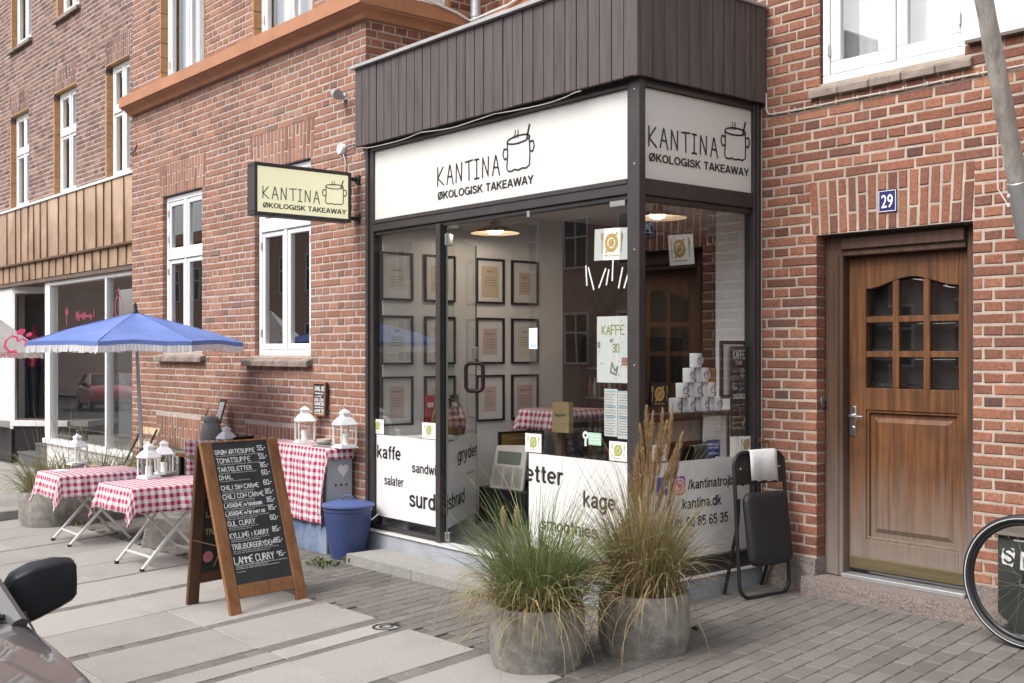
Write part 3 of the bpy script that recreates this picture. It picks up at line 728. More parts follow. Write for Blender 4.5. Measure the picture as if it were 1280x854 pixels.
def font(mb, P, text, u, z, h=None, w=None, bold=.0, n=.002, m=0, align='l', kx=1.0):
    """printed grotesque lettering; h = cap height, w = width to fill"""
    cu = bpy.data.curves.new('t', 'FONT'); cu.body = text; cu.offset = bold; cu.resolution_u = 4
    o = bpy.data.objects.new('t', cu); COL.objects.link(o)
    dg = bpy.context.evaluated_depsgraph_get(); me = bpy.data.meshes.new_from_object(o.evaluated_get(dg))
    vs = [v.co.copy() for v in me.vertices]; fs = [tuple(p.vertices) for p in me.polygons]
    COL.objects.unlink(o); bpy.data.objects.remove(o); bpy.data.curves.remove(cu); bpy.data.meshes.remove(me)
    if not vs: return
    x0 = min(v.x for v in vs); x1 = max(v.x for v in vs)
    sz = (h / .70) if h else None; sx = (w / (x1 - x0)) if w else sz * kx
    if sz is None: sz = sx / kx
    off = {'l': 0, 'c': -(x1 - x0) * sx / 2, 'r': -(x1 - x0) * sx}[align]
    mb.raw([P(u + off + (v.x - x0) * sx, n, z + v.y * sz) for v in vs], fs, m)
def logo(mb, P, u, z, w, n=.003, m=0, lw=None, sub=True):
    """thin hand-drawn shop name with a cooking pot and the line below; w = full width"""
    k = w / 1.0; lw = lw or .0075 * k
    rd = random.Random(5)
    Q = lambda a, nn, b: P(u + a * k, nn, z + b * k)
    gl = {'K': [[(0, 0), (.01, .9), (.0, 1)], [(.62, .98), (.02, .42), (.7, 0)]], 'A': [[(0, 0), (.3, 1), (.36, .98), (.7, -.04)], [(.12, .40), (.56, .37)]],
          'N': [[(0, 0), (.04, 1), (.58, .04), (.62, 1.02)]], 'T': [[(-.1, .98), (.72, 1.02)], [(.3, 1), (.33, 0)]], 'I': [[(.0, 1), (.44, 1.0)], [(.22, 1), (.22, .0)], [(0, 0), (.46, .01)]]}
    x = 0.0
    for c, a in zip('KANTINA', (.105, .102, .108, .092, .082, .104, .09)):
        for st in gl[c]:
            mb.stroke(Q, [(x + px * .10, .094 + pz * .124) for px, pz in st], lw / k, n, m)
        x += a
    # pot
    px, pz, pw, ph = .735, .098, .225, .205
    B = lambda a, b_: (px + a * pw, pz + b_ * ph)
    mb.stroke(Q, [B(.02, .92), B(.04, .5), B(.0, .12), B(.06, .02), B(.2, .0), B(.34, .04), B(.5, .0), B(.66, .04), B(.84, .02), B(.97, .10), B(.99, .5), B(.96, .95)], lw / k, n, m)
    el = [B(.5 + .485 * math.cos(R(a)), .93 + .115 * math.sin(R(a)) + .02 * math.cos(R(a))) for a in range(0, 375, 15)]
    mb.stroke(Q, el, lw / k, n, m)
    mb.stroke(Q, [B(0.02, .70), B(-.12, .72), B(-.17, .55), B(-.10, .40), B(.02, .42)], lw / k, n, m)
    mb.stroke(Q, [B(.98, .78), B(1.12, .80), B(1.17, .63), B(1.10, .48), B(.98, .52)], lw / k, n, m)
    mb.stroke(Q, [B(.86, .92), B(.97, 1.29)], lw / k * 1.4, n, m)
    for a in (.36, .48): mb.stroke(Q, [B(a, .98), B(a - .03, 1.06), B(a + .02, 1.13), B(a, 1.22)], lw / k * .7, n, m)
    if sub: grot(mb, Q, 'ØKOLOGISK TAKEAWAY', 0, .0, .052, .99, n, m, .165)
def organic(mb, P, u, z, s, n=.002, m=1, gold=True):
    """round organic-food emblem: a struck-through ring between fork and knife"""
    mb.ring(P, (u, z), s * .17, s * .30, n, m); mb.ring(P, (u, z), 0, s * .13, n + .0004, m)
    mb.stroke(P, [(u - s * .24, z - s * .30), (u + s * .24, z + s * .30)], s * .07, n + .0003, m)
    for q in (-1, 1):
        x = u + q * s * .43
        mb.stroke(P, [(x, z - s * .30), (x, z + s * .30)], s * .035, n, m)
        if q < 0:
            mb.stroke(P, [(x - s * .05, z + s * .32), (x - s * .05, z + s * .12), (x + s * .05, z + s * .12), (x + s * .05, z + s * .32)], s * .025, n, m)
        else: mb.stroke(P, [(x, z + s * .02), (x + s * .04, z + s * .18), (x, z + s * .32)], s * .05, n, m)
    scribble(mb, P, u - s * .33, u + s * .33, z - s * .42, s * .05, s * .016, n, m)

# ================================================================ the shop
shop = thing('corner_shop', 'glazed corner takeaway with white sign panels, dark frame and brown boarded fascia', 'shop', (XS, 0, 0))
# plinth
b = MB(); b.box(XL + .02, XS + .02, -.035, .08, -.25, .148); b.box(XS - .08, XS + .022, .08, YB - .01, -.25, .148)
build('plinth', b, M['plinth_paint'], shop, bevel=.006)
b = MB(); b.box(XL + .02, XS + .03, -.05, .09, .1485, .163); b.box(XS - .09, XS + .03, .09, YB - .01, .1485, .163)
build('sill', b, M['sill_pale'], shop, bevel=.004)
# frame
def fpost(mb, P, u0, u1, n0, n1, z0, z1): mb.pbox(P, u0, u1, n0, n1, z0, z1)
b = MB(); b.pbox(PA, XL + .01, -7.73, -.10, .012, .163, 3.30); b.pbox(PA, -7.73, -7.673, -.10, -.004, .163, 3.30); build('post', b, M['frame'], shop, bevel=.004)
b = MB(); b.box(-4.833, XS, .0, .055, .163, 3.30); b.box(-4.80, XS + .008, -.008, .045, .163, 3.30)
for z in (.9, 1.5, 2.2, 2.72, 3.17): b.lathe((-4.765, -.008, z), [(.006, 0), (.005, .002), (0, .0025)], 8, 1, axis=Matrix.Rotation(R(90), 3, 'X'))
build('corner_post', b, [M['frame'], M['zinc']], shop, bevel=.003)
b = MB(); b.pbox(PS, 1.095, 1.165, -.08, .004, .163, 3.30); b.pbox(PS, 1.12, 1.17, -.08, .014, .163, 3.30); build('post', b, M['frame'], shop, bevel=.004)
b = MB(); b.pbox(PA, -6.812, -6.755, -.06, .006, .163, 2.53); build('mullion', b, M['frame'], shop, bevel=.003)
b = MB(); b.pbox(PA, -7.673, -4.833, -.09, -.002, 2.545, 2.637); b.pbox(PA, -7.673, -4.833, -.09, -.022, 2.515, 2.545); b.pbox(PA, -7.673, -4.833, -.05, .006, 2.605, 2.637)
build('transom', b, M['frame'], shop, bevel=.003)
b = MB(); b.pbox(PS, .055, 1.095, -.08, -.002, 2.535, 2.635); b.pbox(PS, .055, 1.095, -.08, -.02, 2.50, 2.535)
build('transom', b, M['frame'], shop, bevel=.003)
b = MB(); b.pbox(PA, -7.673, -4.833, -.09, -.004, 3.19, 3.36); b.pbox(PA, -7.673, -4.833, -.05, .004, 3.19, 3.212)
build('head_rail', b, M['frame'], shop, bevel=.003)
b = MB(); b.pbox(PS, .055, 1.095, -.08, -.004, 3.19, 3.36); b.pbox(PS, .055, 1.095, -.05, .004, 3.19, 3.212)
build('head_rail', b, M['frame'], shop, bevel=.003)
b = MB(); b.pbox(PA, -7.673, -6.812, -.06, -.01, .163, .195); build('bottom_rail', b, M['frame'], shop, bevel=.003)
b = MB(); b.pbox(PA, -5.80, -4.833, -.05, -.01, .163, .185); build('bottom_rail', b, M['frame'], shop, bevel=.003)
b = MB(); b.pbox(PS, .055, 1.095, -.06, -.01, .163, .268); build('bottom_rail', b, M['frame'], shop, bevel=.003)
# sign panels
b = MB(); b.pbox(PA, -7.673, -4.833, -.05, -.022, 2.637, 3.19)
sp = build('sign_panel', b, M['sign_white'], shop)
g = MB()
ul = wy(547, 250, .02).x; ur = wy(668, 231, .02).x; zl = wy(547, 250, .02).z
logo(g, lambda u, n, z: PA(u, -.022 + n, z), ul, zl, (ur - ul), lw=.0115)
build('sign_lettering', g, M['ink'], sp)
b = MB(); b.pbox(PS, .055, 1.095, -.05, -.022, 2.635, 3.19)
sp = build('sign_panel', b, M['sign_white'], shop)
g = MB()
ul = wx(811, 201, XS - .02); ur = wx(937, 219, XS - .02)
logo(g, lambda u, n, z: PS(u, -.022 + n, z), ul.y, ul.z, (ur.y - ul.y), lw=.0105)
build('sign_lettering', g, M['ink'], sp)
# fascia of upright boards with a sheet-metal edge
b = MB(); FZ0, FZ1 = 3.232, 3.862
xa, xb = XL - .045, XS + .045; k = 30; p = (xb - xa) / k
rf = random.Random(8)
for i in range(k):
    o = rf.uniform(-.002, .002)
    b.box(xa + i * p + .0035, xa + (i + 1) * p - .0035, -.072 + o, -.05, FZ0 + rf.uniform(0, .004), FZ1, 0)
b.box(xa + .002, xb - .002, -.052, -.03, FZ0 + .006, FZ1 - .004, 1)
ya, yb = -.045, YB - .004; k = 11; p = (yb - ya) / k
for i in range(k):
    o = rf.uniform(-.002, .002)
    b.box(XS + .03, XS + .052 + o, ya + i * p + .003, ya + (i + 1) * p - .003, FZ0 + rf.uniform(0, .004), FZ1, 0)
b.box(XS + .01, XS + .032, ya, yb, FZ0 + .006, FZ1 - .004, 1)
b.box(XS + .02, XS + .054, -.0735, -.046, FZ0 - .002, FZ1, 0)
build('fascia', b, [M['fascia'], M['black_metal']], shop, bevel=.002)
b = MB(); b.box(xa - .03, xb + .03, -.105, -.03, FZ1, FZ1 + .028); b.box(xa - .03, XS, -.03, .3, FZ1 + .0, FZ1 + .012)
b.box(xb - .06, xb + .024, -.03, YB - .006, FZ1 + .001, FZ1 + .022)
b.box(xa, XS, -.03, YB - .01, FZ1 - .05, FZ1 - .03)
build('roof_flashing', b, M['flashing'], shop, bevel=.003)
b = MB(); b.box(xa, xb - .03, -.045, YB - .01, FZ0 + .01, FZ0 + .03); build('soffit', b, M['black_metal'], shop)
# loose cable under the fascia
b = MB(); pts = []
for i in range(40):
    t = i / 39; x = xa + .02 + (xb - xa - .5) * t
    pts.append((x, -.064 + .006 * math.sin(t * 30), FZ0 - .012 - .022 * abs(math.sin(t * 9.4)) * (1 if .05 < t < .95 else 0)))
b.tube(pts, .0035, 5); build('cable', b, M['cable'], shop)
# glazing
def pane(P, u0, u1, z0, z1, n, name='window_glass'):
    q = MB(); q.face([P(u0, n, z0), P(u1, n, z0), P(u1, n, z1), P(u0, n, z1)]); return build(name, q, M['glass_shop'], shop)
g1 = pane(PA, -7.673, -6.812, .195, 2.52, -.035)
g2 = pane(PA, -5.790, -4.833, .185, 2.52, -.035)
g3 = pane(PS, .055, 1.095, .235, 2.50, -.035)
g4 = pane(PA, -6.755, -5.79, 2.46, 2.52, -.035)
# vinyl skirts with words
def skirt(parent, P, u0, u1, z0, z1, words, n=-.031):
    b = MB(); b.pbox(P, u0, u1, n - .002, n, z0, z1); v = build('vinyl_skirt', b, M['vinyl'], parent)
    g = MB()
    for (t, ua, ub, z, h) in words:
        g = MB(); grot(g, lambda u, nn, zz: P(u, n + nn, zz), t, ua, z, h, ub - ua, .0015); build('word', g, M['ink'], v)
    return v
def pw(px0, py0, px1, py1, cap):       # measured words on the front glass
    a = wy(px0, py0, .031); c = wy(px1, py1, .031); return a.x, c.x, (a.z + c.z) / 2, cap
W1 = [('kaffe', *pw(471.5, 571, 501, 577, .105)), ('sandwi', *pw(515, 590, 545, 595, .075)), ('salater', *pw(480.5, 605, 504.5, 610, .075)), ('surd', *pw(511.5, 632, 544.5, 640, .125))]
skirt(g1, PA, -7.665, -6.813, .268, .918, W1)
W2 = [('etter', *pw(656.5, 601, 704, 607, .115)), ('kage', *pw(729, 634, 769.5, 639, .105)), ('smoothies', *pw(676, 664, 747, 672, .085))]
skirt(g2, PA, -5.788, -4.84, .262, .897, W2)
def ps(px0, py0, px1, py1, cap):
    a = wx(px0, py0, XS - .03); c = wx(px1, py1, XS - .03); return a.y, c.y, (a.z + c.z) / 2, cap
W3 = [('/kantinatrojborg', *ps(860, 612, 931, 604, .062)), ('kantina.dk', *ps(853, 637, 901.5, 630.5, .066)), ('tlf: 60 85 65 35', *ps(843, 662, 910, 652, .066))]
v3 = skirt(g3, PS, .06, 1.09, .275, .893, W3)
g = MB(); PSs = lambda u, n, z: PS(u, -.031 + n, z)
a = wx(820, 621, XS - .03); c = wx(837, 598, XS - .03)
def rrect(mb, P, u0, u1, z0, z1, r, n, m):
    pts = []
    for (cu, cz, s) in ((u1 - r, z1 - r, 0), (u0 + r, z1 - r, 90), (u0 + r, z0 + r, 180), (u1 - r, z0 + r, 270)):
        pts += [(cu + r * math.cos(R(s + t)), cz + r * math.sin(R(s + t))) for t in range(0, 91, 15)]
    mb.face([P(u, n, z) for u, z in pts], m)
fz0, fz1 = a.z, a.z + .115; fu0, fu1 = a.y, a.y + .115
rrect(g, PSs, fu0, fu1, fz0, fz1, .012, .001, 0)
g.stroke(PSs, [(fu0 + .071, fz0), (fu0 + .071, fz0 + .075), (fu0 + .08, fz0 + .092), (fu0 + .1, fz0 + .093)], .016, .0016, 1)
g.stroke(PSs, [(fu0 + .05, fz0 + .052), (fu0 + .098, fz0 + .052)], .015, .0018, 1)
a = wx(841, 619, XS - .03); iu0, iz0 = a.y, a.z - .005
rrect(g, PSs, iu0, iu0 + .118, iz0, iz0 + .118, .028, .001, 2)
g.ring(PSs, (iu0 + .059, iz0 + .059), .019, .028, .002, 1)
rr = .088
pts = []
for (cu, cz, s) in ((iu0 + .078, iz0 + .078, 0), (iu0 + .040, iz0 + .078, 90), (iu0 + .040, iz0 + .040, 180), (iu0 + .078, iz0 + .040, 270)):
    pts += [(cu + .022 * math.cos(R(s + t)), cz + .022 * math.sin(R(s + t))) for t in range(0, 91, 15)]
g.stroke(PSs, pts + pts[:1], .009, .002, 1); g.ring(PSs, (iu0 + .085, iz0 + .085), 0, .006, .0022, 1)
mi, n_, b_ = nt('photo_app_gradient'); tc = node(n_, 'ShaderNodeTexCoord'); sx_ = node(n_, 'ShaderNodeSeparateXYZ'); n_.links.new(tc.outputs['Generated'], sx_.inputs['Vector'])
n_.links.new(ramp(n_, sx_.outputs['Z'], [(.35, (.75, .22, .10)), (.6, (.62, .05, .20)), (.8, (.25, .05, .42))]).outputs['Color'], b_.inputs['Base Color'])
build('social_emblems', g, [flat('blue_emblem', (.08, .10, .28)), M['vinyl'], mi], v3)
# the frameless glass door, swung inwards
hp = Vector((-6.735, .045, 0)); fe = Vector((-7.32, .79, 0)); dU = (fe - hp).normalized(); dN = Vector((dU.y, -dU.x, 0))
if dN.dot(CAM - hp) < 0: dN = -dN
PDr = lambda u, n, z: hp + dU * u + dN * n + Vector((0, 0, z))
DWd = .90
b = MB(); b.face([PDr(0, 0, .19), PDr(DWd, 0, .19), PDr(DWd, 0, 2.45), PDr(0, 0, 2.45)])
ed = MB()
gd = build('glass_door', b, M['glass_shop'], shop)
ed.pbox(PDr, DWd - .004, DWd + .004, -.005, .005, .19, 2.45); ed.pbox(PDr, 0, .006, -.005, .005, .19, 2.45)
build('glass_edge', ed, flat('green_glass_edge', (.10, .14, .12), .2), gd)
b = MB(); b.pbox(PDr, .0, .10, -.02, .02, 2.37, 2.46); b.pbox(PDr, .0, .07, -.02, .02, .175, .24); build('door_patch', b, M['steel'], gd, bevel=.004)
uh = DWd - .055
b = MB(); hh = []
for a in range(0, 360, 15):
    c_, s_ = math.cos(R(a)), math.sin(R(a)); hh.append(PDr(uh, (.030 if c_ > 0 else -.030) + .042 * c_, 1.375 + (.072 if s_ > 0 else -.072) + .042 * s_))
b.tube(hh, .0165, 10, closed=True)
build('door_handle', b, mat('dark_red_handle', (.045, .020, .020), .35, .2), gd)
b = MB(); b.pbox(PDr, DWd - .05, DWd, -.02, .02, 1.52, 1.62); build('lock', b, M['steel'], gd, bevel=.003)
def pd(px0, py0, px1, py1, cap):
    a = rp(px0, py0, hp, dN); c = rp(px1, py1, hp, dN); return (a - hp).dot(dU), (c - hp).dot(dU), (a.z + c.z) / 2, cap
v = MB(); v.pbox(PDr, .004, DWd - .004, .002, .004, .268, .905); v = build('vinyl_skirt', v, M['vinyl'], gd)
g = MB(); n0 = .004
for (t, ua, ub, z, h) in [('gryder', *pd(571, 578, 595.5, 569, .105)), ('ch', *pd(552.5, 596, 557, 595, .07)), ('ejsbrød', *pd(553, 641, 580, 628, .115))]:
    g = MB(); grot(g, PDr, t, ua, z, h, ub - ua, .0055); build('word', g, M['ink'], gd)
g = MB()
scribble(g, PDr, .55, .80, .61, .02, .004, .0055)
build('word', g, M['ink'], gd)
# small fittings on the glass
b = MB(); b.pbox(PA, *(wy(766, 250, .03).x, wy(785, 246, .03).x), -.034, .0, 2.475, 2.512); build('door_closer', b, M['steel'], shop, bevel=.003)
b = MB(); b.pbox(PA, -5.80, -5.77, -.045, -.02, 2.49, 2.535); build('glass_clip', b, M['steel'], shop, bevel=.003)
def sheet(name, P, u0, u1, z0, z1, n, m, label, cat, group=None, draw=None, mats=(), curl=0, tilt=0):
    """a thin sheet stuck to the glass; draw(mb, Q) prints on it"""
    uc, zc = (u0 + u1) / 2, (z0 + z1) / 2
    def Q(u, nn, z):
        a, c = u - uc, z - zc
        return P(uc + a * math.cos(tilt) - c * math.sin(tilt), n + nn + curl * math.sin((u - u0) / (u1 - u0) * math.pi), zc + a * math.sin(tilt) + c * math.cos(tilt))
    b = MB(); N = 8 if curl else 1
    for i in range(N):
        a = u0 + (u1 - u0) * i / N; c = u0 + (u1 - u0) * (i + 1) / N
        for s in (.0007, -.0007):
            f = [Q(a, s, z0), Q(c, s, z0), Q(c, s, z1), Q(a, s, z1)]; b.face(f if s > 0 else f[::-1], 0)
    if draw: draw(b, Q)
    o = build(name, b, [m, *mats], None, base=P(uc, n, zc))
    return tag(o, label, cat, group)
def oe(mb, Q, u0, u1, z0, z1, m=1):
    organic(mb, Q, (u0 + u1) / 2, (z0 + z1) / 2 + (z1 - z0) * .04, min(u1 - u0, z1 - z0) * 1.0, .0016, m)
def fr_(px0, py0, px1, py1, y=.02):
    a = wy(px0, py0, y); c = wy(px1, py1, y); return a.x, c.x
def sticker(P, u0, u1, z0, z1, n, label, back='paper', ink='green_print'):
    return sheet('organic_sticker', P, u0, u1, z0, z1, n, M[back], label, 'sticker', 'organic food stickers on the shop glass', lambda mb, Q: oe(mb, Q, u0, u1, z0, z1), [M[ink]])
a = wy(465.5, 543, .03); c = wy(480, 526, .03); sticker(PA, a.x, c.x, .925, .925 + .115, -.028, 'square olive organic sticker at the left edge of the kaffe pane')
a = wy(528, 551, .03); c = wy(545, 533, .03); sticker(PA, a.x, c.x, .925, .925 + .12, -.028, 'square olive organic sticker on the kaffe pane beside the black mullion')
a = wy(657, 564, .03); c = wy(677, 542, .03); sticker(PA, a.x, c.x, .905, .905 + .125, -.028, 'square olive organic sticker just above the letters etter')
a = wy(762, 576, .03); c = wy(784, 553, .03); sticker(PA, a.x, c.x, .905, .905 + .12, -.028, 'square olive organic sticker beside the corner post above kage')
a = wx(923, 567, XS - .03); c = wx(942, 545, XS - .03); sticker(PS, a.y, c.y, .905, .905 + .115, -.028, 'square brown organic sticker under the hanging coffee chalkboard', ink='gold')
a = wx(813, 505, XS - .03); c = wx(835, 476, XS - .03); sticker(PS, a.y, c.y, 1.24, 1.39, -.028, 'black and gold organic sticker on the side window beside the mugs', 'ink', 'gold')
a = wx(815, 578, XS - .03); c = wx(834, 555, XS - .03); sticker(PS, a.y, c.y, .905, 1.01, -.028, 'square brown organic sticker behind the dry grass on the side window', ink='gold')
a = wy(741, 327, .03); c = wy(786, 288, .03)
u0, u1, z0, z1 = a.x, -4.84, wy(741, 327, .03).z, wy(741, 288, .03).z
sheet('organic_sheet', PA, u0, u1, z0, z1, -.045, M['paper'], 'white sheet with brown organic emblem hanging in the front window', 'sheet', 'organic emblem sheets', lambda mb, Q: oe(mb, Q, u0, u1, z0, z1), [M['gold']], curl=.012, tilt=R(-2))
a = wx(836, 331, XS - .05); c = wx(867, 291, XS - .05)
v0, v1, w0, w1 = a.y, c.y, (wx(850, 331, XS - .05).z), wx(850, 293, XS - .05).z
sheet('organic_sheet', PS, v0, v1, w0, w1, -.05, M['paper'], 'white sheet with brown organic emblem hanging crooked in the side window', 'sheet', 'organic emblem sheets', lambda mb, Q: oe(mb, Q, v0, v1, w0, w1), [M['gold']], curl=-.02, tilt=R(6))
# the coffee poster
u0, u1 = wy(743.5, 440, .03).x, -4.842; z0, z1 = wy(743, 478, .03).z, wy(743, 396, .03).z
def kaffe(mb, Q):
    w = u1 - u0; h = z1 - z0
    hand(mb, Q, 'KAFFE', u0 + .15 * w, z0 + .73 * h, .13 * h, .66 * w, .008, .0016, 1)
    hand(mb, Q, 'kr', u0 + .38 * w, z0 + .61 * h, .06 * h, None, .004, .0016, 2)
    hand(mb, Q, '30', u0 + .46 * w, z0 + .46 * h, .12 * h, .20 * w, .008, .0016, 1)
    for i in range(22): mb.ring(Q, (u0 + RND.uniform(.06, .94) * w, z0 + RND.uniform(.05, .95) * h), 0, .0045, .0015, 3, seg=8)
    mb.quad(Q, u0 + .72 * w, u0 + .92 * w, z0 + .26 * h, z0 + .38 * h, .0016, 4); mb.quad(Q, u0 + .02 * w, u0 + .10 * w, z0 + .52 * h, z0 + .62 * h, .0016, 3)
    mb.stroke(Q, [(u0 + .40 * w, z0 + .16 * h), (u0 + .44 * w, z0 + .30 * h), (u0 + .52 * w, z0 + .18 * h), (u0 + .60 * w, z0 + .24 * h), (u0 + .56 * w, z0 + .12 * h), (u0 + .40 * w, z0 + .16 * h)], .012, .0016, 5)
sheet('coffee_poster', PA, u0, u1, z0, z1, -.05, M['paper'], 'white hand-painted poster reading KAFFE and 30 in the front window', 'poster', None, kaffe, [M['green_print'], M['ink_grey'], flat('dot_grey', (.30, .31, .33)), flat('dusty_red', (.45, .22, .17)), flat('dull_green', (.22, .25, .20))])
def printed(mb, Q, u0, u1, z0, z1, n=18, mi=1, hdr=None):
    w = u1 - u0; h = z1 - z0
    for i in range(n): scribble(mb, Q, u0 + .08 * w, u0 + w * RND.uniform(.6, .92), z0 + h * (.93 - .88 * (i + 1) / n), h * .016, .0016, .0016, mi)
    if hdr is not None:
        for k in (.93, .62, .4): mb.quad(Q, u0 + .07 * w, u0 + .9 * w, z0 + k * h, z0 + (k + .035) * h, .0017, hdr)
a0, a1 = wy(753.5, 500, .03).x, wy(769.5, 500, .03).x; zt, zb = wy(753, 486, .03).z, wy(753, 545, .03).z
for q, (ua, ub, l) in enumerate(((a0, a1, 'white printed form with blue headings, left one under the KAFFE poster'), (a1 + .004, -4.843, 'white printed form taped beside the corner post under the KAFFE poster'))):
    sheet('printed_form', PA, ua, ub, zb - .01 * q, zt - .01 * q, -.045, M['paper'], l, 'notice', 'forms in the front window', lambda mb, Q, ua=ua, ub=ub: printed(mb, Q, ua, ub, zb, zt, 16, 1, 2), [M['ink_grey'], flat('pale_blue_print', (.42, .58, .72))])
a = wy(729, 556, .03); c = wy(752, 540, .03)
def pin(mb, Q):
    w = c.x - a.x; h = c.z - a.z
    mb.quad(Q, a.x + .32 * w, c.x, a.z + .05 * h, c.z - .1 * h, .0016, 1); mb.ring(Q, (a.x + .15 * w, a.z + .68 * h), .011, .026, .0017, 2)
    mb.stroke(Q, [(a.x + .15 * w, a.z), (a.x + .15 * w, a.z + .4 * h)], .018, .0017, 2)
    for i in range(3): scribble(mb, Q, a.x + .38 * w, c.x - .05 * w, a.z + h * (.2 + .22 * i), h * .1, .002, .002, 3)
a2, c2 = a, c
sheet('pin_sticker', PA, a.x + .3 * (c.x - a.x), c.x, a.z + .05 * (c.z - a.z), c.z - .1 * (c.z - a.z), -.028, flat('mint', (.38, .60, .45)), 'mint green map pin sticker above the word kage', 'sticker', None, pin, [flat('mint2', (.38, .60, .45)), M['paper'], M['paper']])
a = wy(657, 432, .03); c = wy(668, 414, .03)
sheet('small_card', PA, -5.785, -5.785 + .085, 1.60, 1.74, -.03, M['paper'], 'small white card stuck on the free glass edge beside the doorway', 'card', None, lambda mb, Q: mb.quad(Q, -5.78, -5.71, 1.61, 1.635, .0016, 1), [flat('pale_blue2', (.45, .6, .75))])
# ================================================================ inside the shop
def room(name, m, boxes):
    b = MB()
    for x in boxes: b.box(*x)
    return struct(build(name, b, m))
room('interior_floor', M['inner_floor'], [(XL + .05, XS - .06, .09, YB + .03, .06, .145), (XL + .05, -4.4, YB + .03, 5.6, .06, .145)])
room('interior_ceiling', M['inner_white'], [(XL + .05, XS - .06, .06, YB + .03, 2.78, 2.86), (XL + .05, -4.4, YB + .03, 5.6, 2.78, 2.86)])
room('interior_white_wall', M['inner_white'], [(-7.72, -7.66, .09, 2.05, .145, 2.78), (-5.12, XS - .09, YB + .0, YB + .14, .145, 2.78)])
room('interior_brown_shade_wall', M['inner_dark'], [(-7.72, -7.662, 2.05, 5.55, .145, 2.78), (-7.66, -4.4, 5.5, 5.56, .145, 2.78), (-4.45, -4.4, YB + .16, 5.5, .145, 2.78), (XS - .088, -4.4, YB + .04, YB + .10, .145, 2.78)])  # rear stretch of the left wall coloured dark to stand in for shade and reflections
# framed prints
def framed(u0, u1, z0, z1, label, group='framed menu prints on the white wall'):
    t = thing('framed_print', label, 'picture', PI((u0 + u1) / 2, 0, z0), 0, group)
    f = MB(); w = .016
    f.pbox(PI, u0, u1, .002, .024, z0, z0 + w); f.pbox(PI, u0, u1, .002, .024, z1 - w, z1); f.pbox(PI, u0, u0 + w, .002, .024, z0 + w, z1 - w); f.pbox(PI, u1 - w, u1, .002, .024, z0 + w, z1 - w)
    build('frame', f, M['black_plastic'], t)
    q = MB(); q.pbox(PI, u0 + w, u1 - w, .002, .008, z0 + w, z1 - w, 0)
    ja, jb = RND.uniform(-.05, .05), RND.uniform(-.06, .06)
    m0, m1, k0, k1 = u0 + (.25 + ja) * (u1 - u0), u1 - (.24 + ja) * (u1 - u0), z0 + (.18 + jb) * (z1 - z0), z1 - (.22 + jb) * (z1 - z0)
    q.quad(PI, m0, m1, k0, k1, .0085, 1)
    font(q, PI, RND.choice(['Dagens ret', 'Suppe', 'Gryderet', 'Salater']), (m0 + m1) / 2, k1 - .05, h=.017, bold=.01, n=.009, m=2, align='c')
    for i in range(4): scribble(q, PI, m0 + .03, m1 - .03, k1 - .10 - .022 * i, .007, .0016, .009, 2)
    build('print', q, [M['paper_mat'], PAPERS[RND.randrange(4)], M['ink_grey']], t)
PAPERS = [M['paper_cream'], flat('sheet_sand', (.57, .47, .36), .8), flat('sheet_ivory', (.66, .62, .54), .8), flat('sheet_rose', (.58, .46, .41), .8)]
cols = [(.06, .373), (.49, .81), (1.033, 1.344), (1.43, 1.74)]; rows = [(2.0, 2.39), (1.477, 1.876), (.981, 1.38)]
nm = ['nearest the street window', 'second from the street window', 'third from the street window', 'farthest from the street window']
for r, (z0, z1) in enumerate(rows):
    for c, (u0, u1) in enumerate(cols):
        framed(u0, u1, z0, z1, 'black framed print in the %s row, %s' % (['top', 'middle', 'bottom'][r], nm[c]))
# pendant lamps
def pendant(p, label, r=.235, proto=None):
    t = thing('pendant_lamp', label, 'lamp', p, 0, 'pendant lamps in the shop')
    m = MB(); m.lathe(p, [(r, -.005), (r * .98, .0), (.10, .045), (.045, .06), (.03, .12), (.0, .125)], 28, cap=False); build('lamp_shade', m, mat('lamp_shade_tan', (.34, .27, .19), .6, .08), t)
    m = MB(); m.lathe(p, [(.0, -.012), (.05, -.004), (.065, .02), (.0, .05)], 16); build('bulb', m, emit('lamp_glow', (1, .88, .74), 42), t)
    m = MB(); m.tube([p + Vector((0, 0, .12)), Vector((p.x, p.y, 2.77))], .004, 6); build('cord', m, M['black_plastic'], t)
pendant(wy(619, 291, .85), 'wide tan pendant lamp lit above the shop doorway', .2)
pendant(wx(822, 272, -6.2), 'wide tan pendant lamp lit deep inside behind the side window')
pendant(Vector((-6.6, 3.4, 2.32)), 'tan pendant lamp over the back counter')
# gold certificate leaning below the prints, newspaper stand in front
t = thing('framed_certificate', 'gold certificate in a black frame leaning low against the white wall', 'picture', PI(1.5, 0, .45))
f = MB(); f.pbox(PI, 1.28, 1.80, .004, .03, .42, .88); build('frame', f, M['black_plastic'], t)
f = MB(); f.quad(PI, 1.30, 1.78, .44, .86, .0305, 0); f.ring(PI, (1.5, .62), 0, .12, .031, 1); organic(f, PI, 1.5, .63, .2, .0315, 2); scribble(f, PI, 1.4, 1.7, .81, .02, .004, .031, 1)
build('print', f, [M['gold'], M['paper_mat'], M['gold']], t)
nb = wy(624, 585, .95); nQ = frameP((nb.x - .19, nb.y, 0), (1, .12, 0), (.1, -1, .15), (0, .15, 1))
t = thing('newspaper', 'folded newspaper with photo standing in a rack inside the doorway', 'newspaper', (nb.x, nb.y, .3))
f = MB(); f.hexa([nQ(0, 0, .44), nQ(.38, 0, .42), nQ(.38, .02, .42), nQ(0, .02, .44), nQ(.01, -.02, .80), nQ(.36, -.02, .82), nQ(.36, 0, .82), nQ(.01, 0, .80)])
f.quad(nQ, .05, .31, .65, .755, .012, 2)
